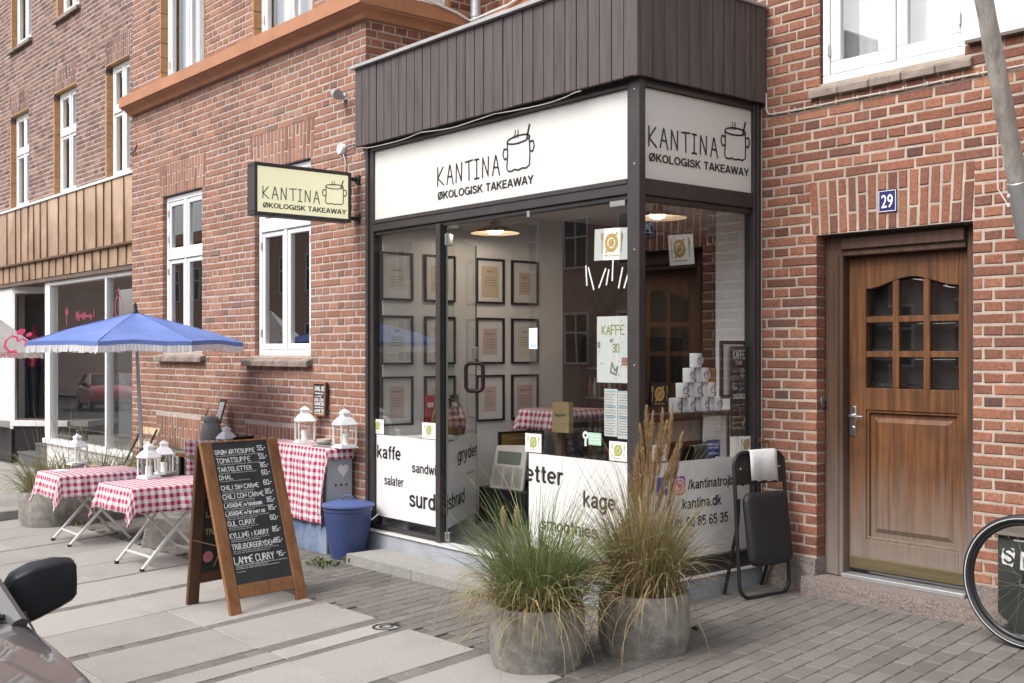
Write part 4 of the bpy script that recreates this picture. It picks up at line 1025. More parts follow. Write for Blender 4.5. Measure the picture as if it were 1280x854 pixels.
for k in range(3):
    for i in range(12): f.stroke(nQ, [(.04 + k * .11, .625 - i * .014), (.13 + k * .11, .625 - i * .014)], .005, .022, 1)
build('pages', f, [flat('newsprint', (.56, .52, .46)), flat('news_ink', (.30, .28, .26)), flat('news_photo', (.15, .17, .14))], t)
t = thing('newspaper_rack', 'dark low rack holding the folded newspaper', 'rack', (nb.x, nb.y, .145))
f = MB(); f.box(nb.x - .3, nb.x + .3, nb.y + .02, nb.y + .32, .145, .44); f.box(nb.x - .3, nb.x + .3, nb.y + .30, nb.y + .32, .36, .62); build('rack_body', f, M['black_plastic'], t, bevel=.005)
# window counter with wicker basket behind the kaffe pane
t = thing('window_counter', 'white counter behind the glass door carrying a wicker basket', 'counter', (-7.2, .5, .145))
f = MB(); f.box(-7.65, -7.38, .12, .85, .86, .90); f.box(-7.64, -7.40, .14, .17, .145, .86); f.box(-7.64, -7.40, .80, .83, .145, .86); build('counter_top', f, M['inner_white'], t, bevel=.004)
bp = Vector((-7.50, .63, .90))
t = thing('wicker_basket', 'brown wicker basket with arched handle on the counter behind the glass door', 'basket', bp)
f = MB(); f.lathe(bp, [(.0, .0), (.13, .0), (.155, .13), (.165, .14), (.15, .14), (.12, .02), (0, .02)], 20); build('basket_body', f, M['wicker'], t)
f = MB(); f.tube([bp + Vector((0, .16 * math.cos(R(a)), .12 + .17 * math.sin(R(a)))) for a in range(0, 181, 15)], .009, 6); build('handle', f, M['wicker'], t)
for i, (dy, c, l) in enumerate(((-.12, (.5, .05, .06), 'red leaflet standing beside the wicker basket'), (.0, (.12, .32, .60), 'light blue leaflet standing by the wicker basket'), (.13, (.07, .07, .08), 'dark leaflet standing by the wicker basket'))):
    f = MB(); f.box(-7.62, -7.612, .50 + dy + .1, .50 + dy + .19, .905, 1.22)
    f.box(-7.6115, -7.611, .50 + dy + .115, .50 + dy + .175, 1.12, 1.16, 1)
    tag(build('leaflet', f, [flat('leaflet_%d' % i, c), M['paper']], None), l, 'leaflet', 'leaflets by the basket')
# display fridge, back counter, lantern, palm and a table with checked cloth
fx0, fx1, fy0, fy1 = -7.62, -7.02, 2.25, 3.0
t = thing('display_fridge', 'tall black glass-fronted display fridge in the shop', 'fridge', (-7.3, 2.6, .145))
f = MB(); f.box(fx0, fx1 - .03, fy0 + .03, fy1, .145, 1.72); f.box(fx0, fx1, fy0, fy0 + .03, .145, .30); f.box(fx0, fx1, fy0, fy0 + .03, 1.64, 1.72); f.box(fx0, fx0 + .05, fy0, fy0 + .03, .3, 1.64); f.box(fx1 - .05, fx1, fy0, fy0 + .03, .3, 1.64)
build('cabinet', f, M['black_plastic'], t, bevel=.005)
f = MB()
for z in (.55, .85, 1.15, 1.42): f.box(fx0 + .05, fx1 - .06, fy0 + .005, fy0 + .028, z, z + .018)
build('shelf', f, M['steel'], t)
f = MB()
for z in (.568, .868, 1.168):
    for i in range(7): f.lathe((fx0 + .10 + i * .065, fy0 + .014, z), [(.022, 0), (.022, .12), (.009, .15), (.009, .18), (0, .18)], 8, i % 3)
build('bottle', f, [flat('bottle_a', (.2, .09, .03), .2), flat('bottle_b', (.35, .33, .28), .2), flat('bottle_c', (.08, .14, .06), .2)], t)
cn = (-6.9, -5.35)
t = thing('shop_counter', 'dark wooden serving counter at the back of the shop', 'counter', (-6.0, 3.3, .145))
f = MB(); f.box(-6.6, -4.5, 3.0, 3.5, .145, 1.05); build('counter_body', f, wood('counter_wood', (.12, .06, .03), (.2, .105, .05)), t)
f = MB(); f.box(-6.65, -4.5, 2.95, 3.55, 1.05, 1.09); build('counter_top', f, wood('counter_top_wood', (.26, .14, .07), (.36, .21, .11)), t, bevel=.005)
for i in range(9):
    f = MB(); x = -6.3 + i * .19; h = .14 + .1 * ((i * 7) % 3)
    f.lathe((x, 3.2, 1.09), [(.0, 0), (.055, 0), (.06, h * .7), (.03, h), (0, h)], 12)
    tag(build('jar', f, [flat('jar_%d' % i, [(.4, .38, .33), (.18, .1, .05), (.3, .2, .09)][i % 3], .25)], None), 'jar standing on the back counter among other jars', 'jar', 'jars on the back counter')
t = thing('wall_picture', 'dark framed picture on the brown back wall', 'picture', (-6.7, 5.49, 1.5))
a, c = wy(845, 415, 5.47), wy(867, 360, 5.47)
f = MB(); f.box(a.x, c.x, 5.46, 5.5, a.z, c.z); f.box(a.x + .05, c.x - .05, 5.455, 5.46, a.z + .05, c.z - .05, 1); build('frame', f, [M['oakframe'], flat('picture_grey', (.25, .23, .2))], t)
# gingham cloth
def gingham(name, red, pitch=.058):
    m, n, b = nt(name)
    uv = node(n, 'ShaderNodeUVMap'); sp = node(n, 'ShaderNodeSeparateXYZ'); n.links.new(uv.outputs['UV'], sp.inputs['Vector'])
    def stripe(s):
        a = node(n, 'ShaderNodeMath', operation='MULTIPLY'); n.links.new(s, a.inputs[0]); a.inputs[1].default_value = 1 / pitch
        f = node(n, 'ShaderNodeMath', operation='FRACT'); n.links.new(a.outputs[0], f.inputs[0])
        g = node(n, 'ShaderNodeMath', operation='GREATER_THAN'); n.links.new(f.outputs[0], g.inputs[0]); g.inputs[1].default_value = .5; return g.outputs[0]
    s = node(n, 'ShaderNodeMath', operation='ADD'); n.links.new(stripe(sp.outputs['X']), s.inputs[0]); n.links.new(stripe(sp.outputs['Y']), s.inputs[1])
    h = node(n, 'ShaderNodeMath', operation='MULTIPLY'); n.links.new(s.outputs[0], h.inputs[0]); h.inputs[1].default_value = .5
    mid = tuple(.5 * (r + w) for r, w in zip(red, (.72, .70, .70)))
    c = ramp(n, h.outputs[0], [(0, (.72, .70, .70)), (.5, mid), (1, red)])
    n.links.new(c.outputs['Color'], b.inputs['Base Color']); b.inputs['Roughness'].default_value = .9; b.inputs['Specular IOR Level'].default_value = .15
    tc = node(n, 'ShaderNodeTexCoord'); bump(n, b, noise_tex(n, 14, 5, .65).outputs['Fac'], .6, .02); return m
M['gingham'] = gingham('gingham_cloth', (.40, .022, .085))
def cloth(name, c, U, a, b_, over, label, group, seed=1, mat_='gingham', flare=.03, n=(40, 30), corner=.5):
    """draped cloth: top 2a x 2b_ at c, overhang over = (u-, u+, v-, v+)"""
    U = Vector(U).normalized(); V = Vector((-U.y, U.x, 0)); rd = random.Random(seed)
    nu, nv = n; us = [-a - over[0] + (2 * a + over[0] + over[1]) * i / nu for i in range(nu + 1)]
    vv = [-b_ - over[2] + (2 * b_ + over[2] + over[3]) * i / nv for i in range(nv + 1)]
    ph = [rd.uniform(0, 6.28) for _ in range(6)]
    def pos(u, v):
        du = max(0, u - a) - max(0, -a - u); dv = max(0, v - b_) - max(0, -b_ - v)
        cu = max(-a, min(a, u)); cv = max(-b_, min(b_, v)); dr = math.hypot(du, dv)
        if dr < 1e-6:
            return Vector(c) + U * u + V * v + Vector((0, 0, .0015 * math.sin(u * 9 + ph[0]) * math.sin(v * 11 + ph[1]) + .002))
        s = min(dr, .45); both = abs(du) > 1e-6 and abs(dv) > 1e-6
        w1 = u if abs(dv) > abs(du) else v
        wob = (.017 * math.sin(w1 * 15 + ph[2]) + .010 * math.sin(w1 * 31 + ph[3]) + .006 * math.sin(w1 * 7 + dr * 14 + ph[4])) * min(1, dr * 7); wob = abs(wob) * 1.1
        out = .012 + flare * s / .2 + wob + (.035 * min(abs(du), abs(dv)) / .2 if both else 0)
        k = dr if not both else max(abs(du), abs(dv)) + corner * min(abs(du), abs(dv))
        dirv = (U * du + V * dv) / dr
        r = .02; drop = k if k > .03 else k * k / .06 + .0
        inn = min(k, .02)
        return Vector(c) + U * cu + V * cv + dirv * min(out, .012 + k) - Vector((0, 0, max(0, k - .012)))
    vs = []; uvs = []
    for v in vv:
        for u in us: vs.append(pos(u, v)); uvs.append((u + 5, v + 5))
    w = nu + 1
    fs = [(j * w + i, j * w + i + 1, (j + 1) * w + i + 1, (j + 1) * w + i) for j in range(nv) for i in range(nu)]
    m = MB(); m.raw(vs, fs, 0, None, True, uvs)
    o = build(name, m, M[mat_], None, base=Vector(c), sharp=180)
    s = o.modifiers.new('solid', 'SOLIDIFY'); s.thickness = .002; s.offset = -1
    return tag(o, label, 'tablecloth', group)
tp = wy(703, 512, 1.62)
t = thing('inside_table', 'small table inside the shop under a checked cloth', 'table', (tp.x, tp.y, .145))
f = MB(); f.box(tp.x - .24, tp.x + .24, tp.y - .25, tp.y + .25, 1.06, 1.085); build('table_top', f, M['pine'], t)
for sx_ in (-.2, .2):
    for sy_ in (-.2, .2):
        f = MB(); f.box(tp.x + sx_ - .02, tp.x + sx_ + .02, tp.y + sy_ - .02, tp.y + sy_ + .02, .145, 1.06); build('leg', f, M['oakframe'], t)
cloth('tablecloth', (tp.x, tp.y, 1.09), (1, 0, 0), .25, .26, (.08, .08, .18, .05), 'checked cloth on the table inside the shop window', 'red and white checked cloths', 9, n=(24, 14))
f = MB(); kb = Vector((tp.x + .36, tp.y - .3, 1.0)); f.box(kb.x - .1, kb.x + .1, kb.y - .05, kb.y, .92, 1.17); scribble(f, lambda u, n, z: Vector((u, kb.y - .05 - n, z)), kb.x - .07, kb.x + .07, 1.05, .03, .005, .001, 1)
tag(build('paper_bag', f, [flat('kraft_paper', (.42, .31, .16), .8), M['ink']], None), 'tan paper bag in front of the inside table', 'bag')
# ---- display in the side window
def sidebox(u0, u1, z0, z1, n0=-.2, n1=-.08): return (XS + n0, XS + n1, u0, u1, z0, z1)
a = wx(812, 512, XS - .14); c = wx(908, 512, XS - .14)
t = thing('window_shelf', 'black shelf inside the side window carrying the stacked mugs', 'shelf', (XS - .14, .6, 1.15))
f = MB(); f.box(XS - .23, XS - .05, .07, 1.09, 1.165, 1.19); build('board', f, M['black_plastic'], t, bevel=.003)
f = MB(); f.box(XS - .2, XS - .18, .10, .12, .145, 1.165); f.box(XS - .2, XS - .18, 1.05, 1.07, .145, 1.165); build('leg', f, M['black_plastic'], t)
mug0 = thing('coffee_mug', 'x', 'mug', (0, 0, 0), 0, 'white mugs stacked in the side window')
f = MB(); f.lathe((0, 0, 0), [(.0, .004), (.036, .0), (.040, .004), (.040, .092), (.0385, .095), (.037, .092), (.037, .01), (0, .008)], 24); build('mug_body', f, M['mug'], mug0)
f = MB(); f.tube([(0, .038 + .028 * math.sin(R(a_)), .048 + .030 * math.cos(R(a_))) for a_ in range(0, 181, 15)], .006, 8); build('handle', f, M['mug'], mug0)
f = MB()
PM = lambda u, n, z: Vector(((.0405 + n) * math.cos(u / .0405), (.0405 + n) * math.sin(u / .0405), z))
for st in ([(-.016, .062), (-.016, .028), (.016, .028), (.016, .062)], [(.016 * math.cos(R(q)), .064 + .006 * math.sin(R(q))) for q in range(0, 361, 30)], [(.016, .055), (.022, .052), (.016, .042)], [(-.016, .055), (-.022, .052), (-.016, .042)], [(.01, .066), (.014, .078)]):
    dn = []
    for i in range(len(st) - 1):
        for k in range(4): dn.append((st[i][0] + (st[i + 1][0] - st[i][0]) * k / 4, st[i][1] + (st[i + 1][1] - st[i][1]) * k / 4))
    dn.append(st[-1]); f.stroke(PM, dn, .0030, .0006)
build('pot_drawing', f, M['ink'], mug0)
mp = wx(837, 511, XS - .14); me_ = wx(900, 511, XS - .14); pit = .133; first = True
rn = ['bottom row', 'second row', 'third row']; on = ['first', 'second', 'third', 'fourth']
for r in range(4):
    for i in range(4 - r):
        loc = (XS - .14, mp.y + .05 + pit * (i + .5 * r), 1.19 + .0955 * r)
        l = 'white mug with pot drawing on top of the stacked mugs' if r == 3 else 'white mug with pot drawing, %s from the left in the %s of the stack' % (on[i], rn[r])
        rz = R(RND.uniform(-12, 8))
        if first: mug0.location = loc; mug0.rotation_euler = (0, 0, rz); mug0['label'] = l; first = False
        else: dup(mug0, loc, rz, l)
PW = lambda u, n, z: Vector((XS - .06 + n, u, z))
def chalk_panel(name, u0, u1, z0, z1, label, rows, xs=-.06, frame=None):
    t = thing(name, label, 'chalkboard', (XS + xs, (u0 + u1) / 2, z0))
    Q = lambda u, n, z: Vector((XS + xs + n, u, z))
    f = MB(); f.pbox(Q, u0, u1, -.008, 0, z0, z1); bd = build('board', f, M['chalk'], t, bevel=.002)
    g = MB(); rows(g, Q, u0, u1, z0, z1); build('chalk_writing', g, [M['chalk_white'], M['chalk_dim'], M['chalk_yellow'], flat('chalk_blue', (.15, .25, .5))], t)
a = wx(913.5, 545, XS - .06); c = wx(943, 432, XS - .06)
def kr(g, Q, u0, u1, z0, z1):
    w, h = u1 - u0, z1 - z0
    hand(g, Q, 'KAFFE', u0 + .16 * w, z0 + .865 * h, .085 * h, .78 * w, .006)
    hand(g, Q, 'to go', u0 + .30 * w, z0 + .80 * h, .05 * h, .42 * w, .0035)
    for k, (t_, p_) in enumerate((('filterkaffe', '20,-'), ('espresso', '18,-'))):
        scribble(g, Q, u0 + .08 * w, u0 + .6 * w, z0 + (.715 - .055 * k) * h, .022 * h, .0025, .002, 1); hand(g, Q, p_, u0 + .66 * w, z0 + (.712 - .055 * k) * h, .035 * h, .28 * w, .003)
    scribble(g, Q, u0 + .08 * w, u0 + .9 * w, z0 + .575 * h, .02 * h, .0025, .002, 1)
    hand(g, Q, '15kr', u0 + .12 * w, z0 + .515 * h, .045 * h, .3 * w, .003); hand(g, Q, '25kr', u0 + .5 * w, z0 + .515 * h, .045 * h, .4 * w, .003, m=3)
    hand(g, Q, 'SMOOTHIES', u0 + .15 * w, z0 + .42 * h, .05 * h, .78 * w, .004)
    for k in range(5): scribble(g, Q, u0 + .08 * w, u0 + .62 * w, z0 + (.34 - .065 * k) * h, .02 * h, .0025, .002, 1); scribble(g, Q, u0 + .72 * w, u0 + .9 * w, z0 + (.34 - .065 * k) * h, .025 * h, .0025, .002, 1)
    g.stroke(Q, [(u0 + .72 * w, z0 + .16 * h), (u0 + .8 * w, z0 + .12 * h), (u0 + .9 * w, z0 + .19 * h), (u0 + .82 * w, z0 + .13 * h)], .012, .002, 2)
chalk_panel('coffee_chalkboard', a.y, min(c.y, 1.09), wx(928, 545, XS - .06).z, wx(928, 433, XS - .06).z, 'tall narrow chalkboard reading KAFFE to go and SMOOTHIES in the side window', kr)
a = wx(902, 491, XS - .09); c = wx(944, 426, XS - .09)
t = thing('framed_sign', 'white sign in a black frame partly hidden behind the coffee chalkboard', 'sign', (XS - .09, 1.0, 1.3))
Q9 = lambda u, n, z: Vector((XS - .095 + n, u, z)); f = MB(); f.pbox(Q9, a.y, 1.13, -.015, 0, 1.27, 1.655)
f.quad(Q9, a.y + .025, 1.125, 1.295, 1.63, .001, 1); font(f, Q9, 'S', a.y + .12, 1.45, h=.04, bold=.01, n=.002, m=2); build('panel', f, [M['black_plastic'], M['paper'], M['ink']], t)
a = wx(838, 550, XS - .12); c = wx(874, 526, XS - .12)
def strip(mb, Q):
    for i, ch in enumerate('KANTINA'):
        font(mb, Q, ch, a.y - .16 + .068 * i, a.z + .03, h=.10, bold=-.005, n=.0016, m=1, kx=.1)
sheet('name_strip', PS, a.y - .20, a.y + .36, a.z - .015, c.z + .005, -.12, flat('grey_board', (.30, .26, .22)), 'grey-brown strip with the shop name in thin capitals below the mug shelf', 'sign', None, strip, [M['ink']])
a = wx(875, 551, XS - .10); c = wx(897, 516, XS - .10)
sheet('price_sheet', PS, a.y, c.y, a.z - .01, c.z - .01, -.075, M['paper'], 'white printed sheet hanging from the black mug shelf', 'notice', None, lambda mb, Q: printed(mb, Q, a.y, c.y, a.z, c.z, 9, 1), [flat('faint_print', (.5, .5, .5))], curl=.008, tilt=R(-4))
a3 = wx(880, 571, XS - .07); c3 = wx(897, 549, XS - .07)
sheet('blue_notice', PS, a3.y, c3.y, .90, c3.z, -.05, flat('poster_blue', (.045, .09, .33)), 'blue notice with white text low in the side window', 'notice', None, lambda mb, Q: [scribble(mb, Q, a3.y + .02, c3.y - .02, .90 + (c3.z - .90) * k, .014, .004, .0016, 1) for k in (.7, .5, .15)], [M['paper']])
f = MB(); pr_ = wx(902, 560, XS - .12); f.tube([(pr_.x, pr_.y, .88), (pr_.x, pr_.y, 1.16)], .032, 14); tag(build('paper_roll', f, M['paper_mat'], None), 'pale upright cardboard tube beside the blue notice', 'tube')
f = MB(); po = wx(888, 478, XS - .30); f.hexa([po + Vector(v) for v in ((0, -.05, -.09), (.01, .05, -.09), (0, .06, -.09), (-.01, -.04, -.09), (0, -.05, .09), (.01, .05, .10), (0, .06, .10), (-.01, -.04, .09))]); tag(build('orange_packet', f, flat('packet_orange', (.55, .25, .05)), None), 'orange paper packet behind the stacked mugs', 'packet')

# spiky plant and white lantern on top of the fridge, white brush strokes on the glass
pp = wy(752, 400, 2.55); pp.z = 1.725
t = thing('potted_plant', 'spiky green plant in a pot on top of the display fridge', 'plant', pp)
f = MB(); f.lathe(pp, [(0, 0), (.07, 0), (.10, .17), (.09, .17), (.085, .14), (0, .14)], 16); build('pot', f, M['inner_dark'], t)
PLANT_TOP = pp + Vector((0, 0, .15)); PLANT = t
g = MB(); rs = random.Random(3); lp = wy(765, 345, .034)
for i in range(9):
    u = lp.x - .22 + .055 * i + rs.uniform(-.01, .01); z = lp.z - .05 + rs.uniform(-.03, .03); g.stroke(PA, [(u, z), (u + rs.uniform(-.05, .06), z + rs.uniform(.08, .15))], .012, -.033, 0)
build('window_paint', g, M['vinyl'], g2)
# ================================================================ the neighbour with the copper band
nb_ = thing('neighbour_house', 'dull red brick neighbour house with a copper panel band above a white shop window', 'building', (-17, YN, 0))
def nx(px, n=0): return wy(px, 440, YN - n).x
NW = [(nx(13), nx(36), 3.78, 5.30), (nx(67), nx(95), 3.78, 5.30), (nx(132), nx(162), 3.78, 5.30)]
NU = [(nx(14), nx(39), 6.33, 7.8), (nx(71), nx(99), 6.33, 7.8), (nx(133), nx(162), 6.33, 7.8)]
dx_ = NW[1][0] - NW[2][0]
NW.append((NW[0][0] + dx_, NW[0][1] + dx_, 3.78, 5.30))
ops = [(*o, .11) for o in NW + NU]
b = MB()
brickwork(b, PN, -20.6, -12.6, 3.74, 7.9, ops, [(o[0] - .02, o[1] + .02, o[3], o[3] + .3) for o in NW], 21)
build('upper_wall', b, [tintmat('brick_dull', [(0, (.12, .085, .08)), (.2, (.185, .118, .105)), (.6, (.24, .142, .12)), (1, (.285, .18, .148))], grain=60), M['mortarA']], nb_)
b = MB(); b.box(-34, -20.6, YN + .0, YN + .4, 3.74, 11.5); b.box(-20.6, -12.74, YN + .012, YN + .4, 7.9, 11.5); b.box(-34, -12.74, YN + .95, YN + 1.2, 3.3, 11.5)
build('plain_wall', b, mat('dull_brick_far', (.25, .14, .115), .9, .2, 6), nb_)
for o in NW[:3]:  # curtains added behind the neighbour's panes to stand in for pale reflections
    window(nb_, PN, o[0] + .055, o[1] - .01, o[2] + .03, o[3] - .02, -.075, 2, .60, back='curtain', fw=.05, sw=.04)
window(nb_, PN, NW[3][0] + .055, NW[3][1] - .01, NW[3][2] + .03, NW[3][3] - .02, -.075, 2, .60, back='curtain', fw=.05, sw=.04)
for o in NU:
    window(nb_, PN, o[0] + .055, o[1] - .01, o[2] + .03, o[3] - .02, -.075, 2, .60, back='curtain', fw=.05, sw=.04)
    tile_sill(nb_, PN, o[0] - .06, o[1] + .06, o[2] + .01, .06)
for o in NW + NU:
    s = MB()
    for i in range(10):
        z = o[2] + i * .155
        if z + .15 < o[3]: s.pbox(PN, o[0], o[0] + .05, -.10, .004, z, z + .15)
    s.pbox(PN, o[0], o[1], -.10, .004, o[3] - .018, o[3])
    build('jamb_tiles', s, bpy.data.materials['jamb_tile_glaze'], nb_)
# copper band
def cband(name, z0, z1, n0, n1, wmin, wmax, seed):
    b = MB(); r_ = random.Random(seed); x = -30.0
    while x < -12.76:
        w = r_.uniform(wmin, wmax); e = min(x + w, -12.755); o = r_.uniform(-.005, .005)
        b.hexa([PN(x + .006, n0, z0), PN(e - .006, n0, z0), PN(e - .006, n1 + o, z0), PN(x + .006, n1 - o, z0), PN(x + .006, n0, z1), PN(e - .006, n0, z1), PN(e - .006, n1 - o * .5, z1), PN(x + .006, n1 + o * .7, z1)], 0)
        b.pbox(PN, e - .006, e + .006, n0, n1 + .012, z0, z1, 1); x = e
    b.pbox(PN, -30, -12.755, n0 - .02, n0, z0, z1, 1)
    return build(name, b, [M['copper'], M['copper_seam']], nb_)
cband('copper_band', 2.93, 3.74, .05, .12, .26, .50, 5)
cband('copper_band', 2.66, 2.915, .0, .06, .26, .34, 6)
b = MB(); b.pbox(PN, -30, -12.752, -.05, .15, 3.742, 3.775); build('band_flashing', b, M['white_dirty'], nb_)
b = MB(); b.pbox(PN, -30, -12.752, .0, .13, 2.905, 2.93); build('band_flashing', b, M['copper_seam'], nb_)
b = MB(); b.pbox(PN, -30, -12.752, -1.6, .05, 2.60, 2.655); build('soffit', b, mat('soffit_brown', (.13, .09, .07)), nb_)
# shop window under it
xp0, xp1, xm = nx(56), nx(62), nx(131)
b = MB()
b.pbox(PN, xp0, xp1, -.12, .0, .27, 2.6); b.pbox(PN, xm - .03, xm + .03, -.10, -.01, .32, 2.55)
b.pbox(PN, xp1, -12.75, -.12, -.005, 2.54, 2.6); b.pbox(PN, xp0 - .02, -12.75, -.12, .03, .25, .32)
build('shop_window_frame', b, M['white'], nb_, bevel=.006)
q = MB(); q.face([PN(xp1, -.06, .32), PN(xm - .03, -.06, .32), PN(xm - .03, -.06, 2.54), PN(xp1, -.06, 2.54)])
pn1 = build('shop_pane', q, M['glass'], nb_)
q = MB(); q.face([PN(xm + .03, -.06, .32), PN(-12.75, -.06, .32), PN(-12.75, -.06, 2.54), PN(xm + .03, -.06, 2.54)])
pn2 = build('shop_pane', q, M['glass'], nb_)
g = MB(); cR = flat('raspberry_vinyl', (.36, .07, .11), .6)
a = wy(149, 384, YN + .06); g.ring(PN, (a.x, a.z), .105, .13, -.055, 0, sz=1.3); g.stroke(PN, [(a.x - .03, a.z + .13), (a.x + .02, a.z + .2), (a.x + .0, a.z + .24)], .03, -.055)
a = wy(84, 395, YN + .06); g.ring(PN, (a.x, a.z + .05), .03, .06, -.055); g.stroke(PN, [(a.x, a.z - .12), (a.x, a.z + .12)], .03, -.055)
scribble(g, PN, wy(95, 395, YN + .06).x, wy(118, 395, YN + .06).x, a.z - .06, .12, .022, -.055)
build('window_lettering', g, cR, pn1)
b = MB(); b.pbox(PN, xp0 + .05, -12.75, -.10, -.012, -.3, .25)
for i in range(14):
    x = xp0 + .15 + i * .27
    if x < -12.9: b.pbox(PN, x, x + .012, -.015, -.006, -.2, .22)
build('base_panel', b, M['white_dirty'], nb_, bevel=.004)
b = MB(); b.pbox(PN, xp0 - .1, -12.75, -2.4, -2.3, -.3, 2.6); b.pbox(PN, xp0 - .1, -12.75, -2.4, -.12, .2, .24); b.pbox(PN, -12.9, -12.75, -2.4, -.12, .2, 2.6)
build('shop_room', b, mat('neighbour_room', (.16, .15, .14), .9), nb_)
# entrance recess: pillar, display case, dark base and three steps
xe0, xe1 = nx(15), xp0
b = MB(); b.pbox(PN, -19.4, xe0, -.10, .0, .36, 2.6); build('pillar', b, M['white'], nb_, bevel=.01)
b = MB(); b.pbox(PN, -19.42, xe0 + .01, -.11, .012, -.3, .36); build('pillar_base', b, M['black_metal'], nb_, bevel=.006)
b = MB(); b.pbox(PN, -30, -19.4, -.4, -.02, -.3, 2.6); build('shop_wall', b, M['white_dirty'], nb_)
# slanting display window in the side of the entrance recess
PE = frameP((xe0, YN, 0), (.72, .70, 0), (.70, -.72, 0)); W5 = .62; dz0, dz1 = .50, 2.50; nd = 0
b = MB()
b.pbox(PE, 0, W5, -.06, 0, dz1, dz1 + .12); b.pbox(PE, 0, W5 + .3, -.06, .012, dz0 - .09, dz0); b.pbox(PE, 0, .05, -.06, 0, dz0, dz1); b.pbox(PE, W5 - .04, W5 + .1, -.06, 0, dz0, dz1)
build('display_frame', b, M['white'], nb_, bevel=.005)
b = MB()
for (a, c, d, e) in ((.05, .08, dz0, dz1), (W5 - .07, W5 - .04, dz0, dz1), (.08, W5 - .07, dz0, dz0 + .03), (.08, W5 - .07, dz1 - .03, dz1)): b.pbox(PE, a, c, -.05, -.01, d, e)
build('display_trim', b, M['oakframe'], nb_)
q = MB(); q.face([PE(.05, -.03, dz0), PE(W5 - .04, -.03, dz0), PE(W5 - .04, -.03, dz1), PE(.05, -.03, dz1)]); build('shop_pane', q, M['glass_clear'], nb_)
b = MB(); b.pbox(PE, -.5, W5 + .6, -1.15, -1.1, .2, 2.6); b.pbox(PE, -.5, W5 + .6, -1.1, -.06, .40, .49); build('display_room', b, mat('display_room', (.30, .285, .27), .9), nb_)
b = MB(); b.pbox(PE, 0, W5 + .6, -.07, -.02, -.3, .41); build('recess_base', b, M['black_metal'], nb_)
nd = -.50
for i, (n1, z) in enumerate(((-.02, .0), (-.20, .14), (-.38, .28))):
    b = MB(); b.pbox(PN, xe0 + .25 + .28 * i, xe1 + .02, nd, n1, -.3, z); b.pbox(PN, xe0 + .24 + .28 * i, xe1 + .025, nd, n1 + .015, z, z + .03)
    build('step', b, mat('dark_step', (.10, .10, .105), .8) if i == 0 else bpy.data.materials['dark_step'], nb_, bevel=.004)
def mannequin(x, label, top, low, neck):
    p = PE(x, -.32, .5); t = thing('mannequin', label, 'mannequin', p, 0, 'mannequins in the neighbour shop')
    E = lambda prof, sx, sy: (lambda m: (m.lathe((0, 0, 0), prof, 16), m)[1])(MB())
    def sq(prof, sx, sy):
        m = MB(); m.lathe((0, 0, 0), prof, 18); m.v = [p + Vector((v.x * sx, v.y * sy, v.z)) for v in m.v]; return m
    build('torso', sq([(0, .82), (.11, .82), (.105, 1.0), (.125, 1.2), (.13, 1.32), (.08, 1.38), (.04, 1.42), (.04, 1.5), (0, 1.5)], 1.0, .8), top, t)
    for s in (-1, 1):
        m = MB(); m.tube([p + Vector((s * .12, 0, 1.33)), p + Vector((s * .15, -.02, 1.08)), p + Vector((s * .15, -.06, .84))], [.055, .048, .035], 8); build('sleeve', m, top, t)
        m = MB(); m.tube([p + Vector((s * .055, 0, .86)), p + Vector((s * .06, -.01, .45)), p + Vector((s * .06, 0, .06))], [.095, .07, .055], 10); build('trouser_leg', m, low, t)
mannequin(.19, 'mannequin in dark red and black clothes in the neighbour shop entrance window', flat('garment_red', (.22, .03, .04)), flat('garment_black', (.02, .02, .025)), None)
mannequin(.50, 'mannequin in a denim jacket and jeans in the neighbour shop entrance window', flat('garment_denim', (.08, .12, .22)), flat('garment_denim_dark', (.05, .08, .15)), None)
# ================================================================ things fixed to the walls
# hanging sign
hx = -7.84; t = thing('hanging_sign', 'cream double-sided box sign with black frame projecting from the brick front', 'sign', (hx - .05, -.53, 2.64))
y0, y1, z0, z1 = -.955, -.095, 2.625, 3.03
f = MB(); w = .028
for (a, c, d, e) in ((y0, y1, z0, z0 + w), (y0, y1, z1 - w, z1), (y0, y0 + w, z0 + w, z1 - w), (y1 - w, y1, z0 + w, z1 - w)): f.box(hx - .12, hx, a, c, d, e)
build('sign_frame', f, M['frame'], t, bevel=.004)
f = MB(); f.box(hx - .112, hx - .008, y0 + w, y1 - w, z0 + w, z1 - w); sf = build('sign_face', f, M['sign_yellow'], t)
PH = lambda u, n, z: Vector((hx - .008 + n, u, z)); g = MB()
la = wx(329, 259, hx); lb = wx(434, 270, hx); logo(g, PH, la.y, la.z, lb.y - la.y, lw=.0075)
build('sign_lettering', g, M['ink'], sf); g = MB()
PH2 = lambda u, n, z: Vector((hx - .112 - n, -u + 2 * -.53, z)); logo(g, PH2, la.y, la.z, lb.y - la.y, lw=.0075)
build('sign_lettering', g, M['ink'], sf)
for z in (2.665, 2.985):
    f = MB()
    f.box(hx - .06, hx - .03, y1, -.012, z - .015, z + .015); f.box(hx - .075, hx - .015, -.02, .0, z - .035, z + .035); f.tube([(hx - .045, -.05, z), (hx - .02, -.05, z)], .012, 8)
    build('bracket', f, M['black_metal'], t, bevel=.002)
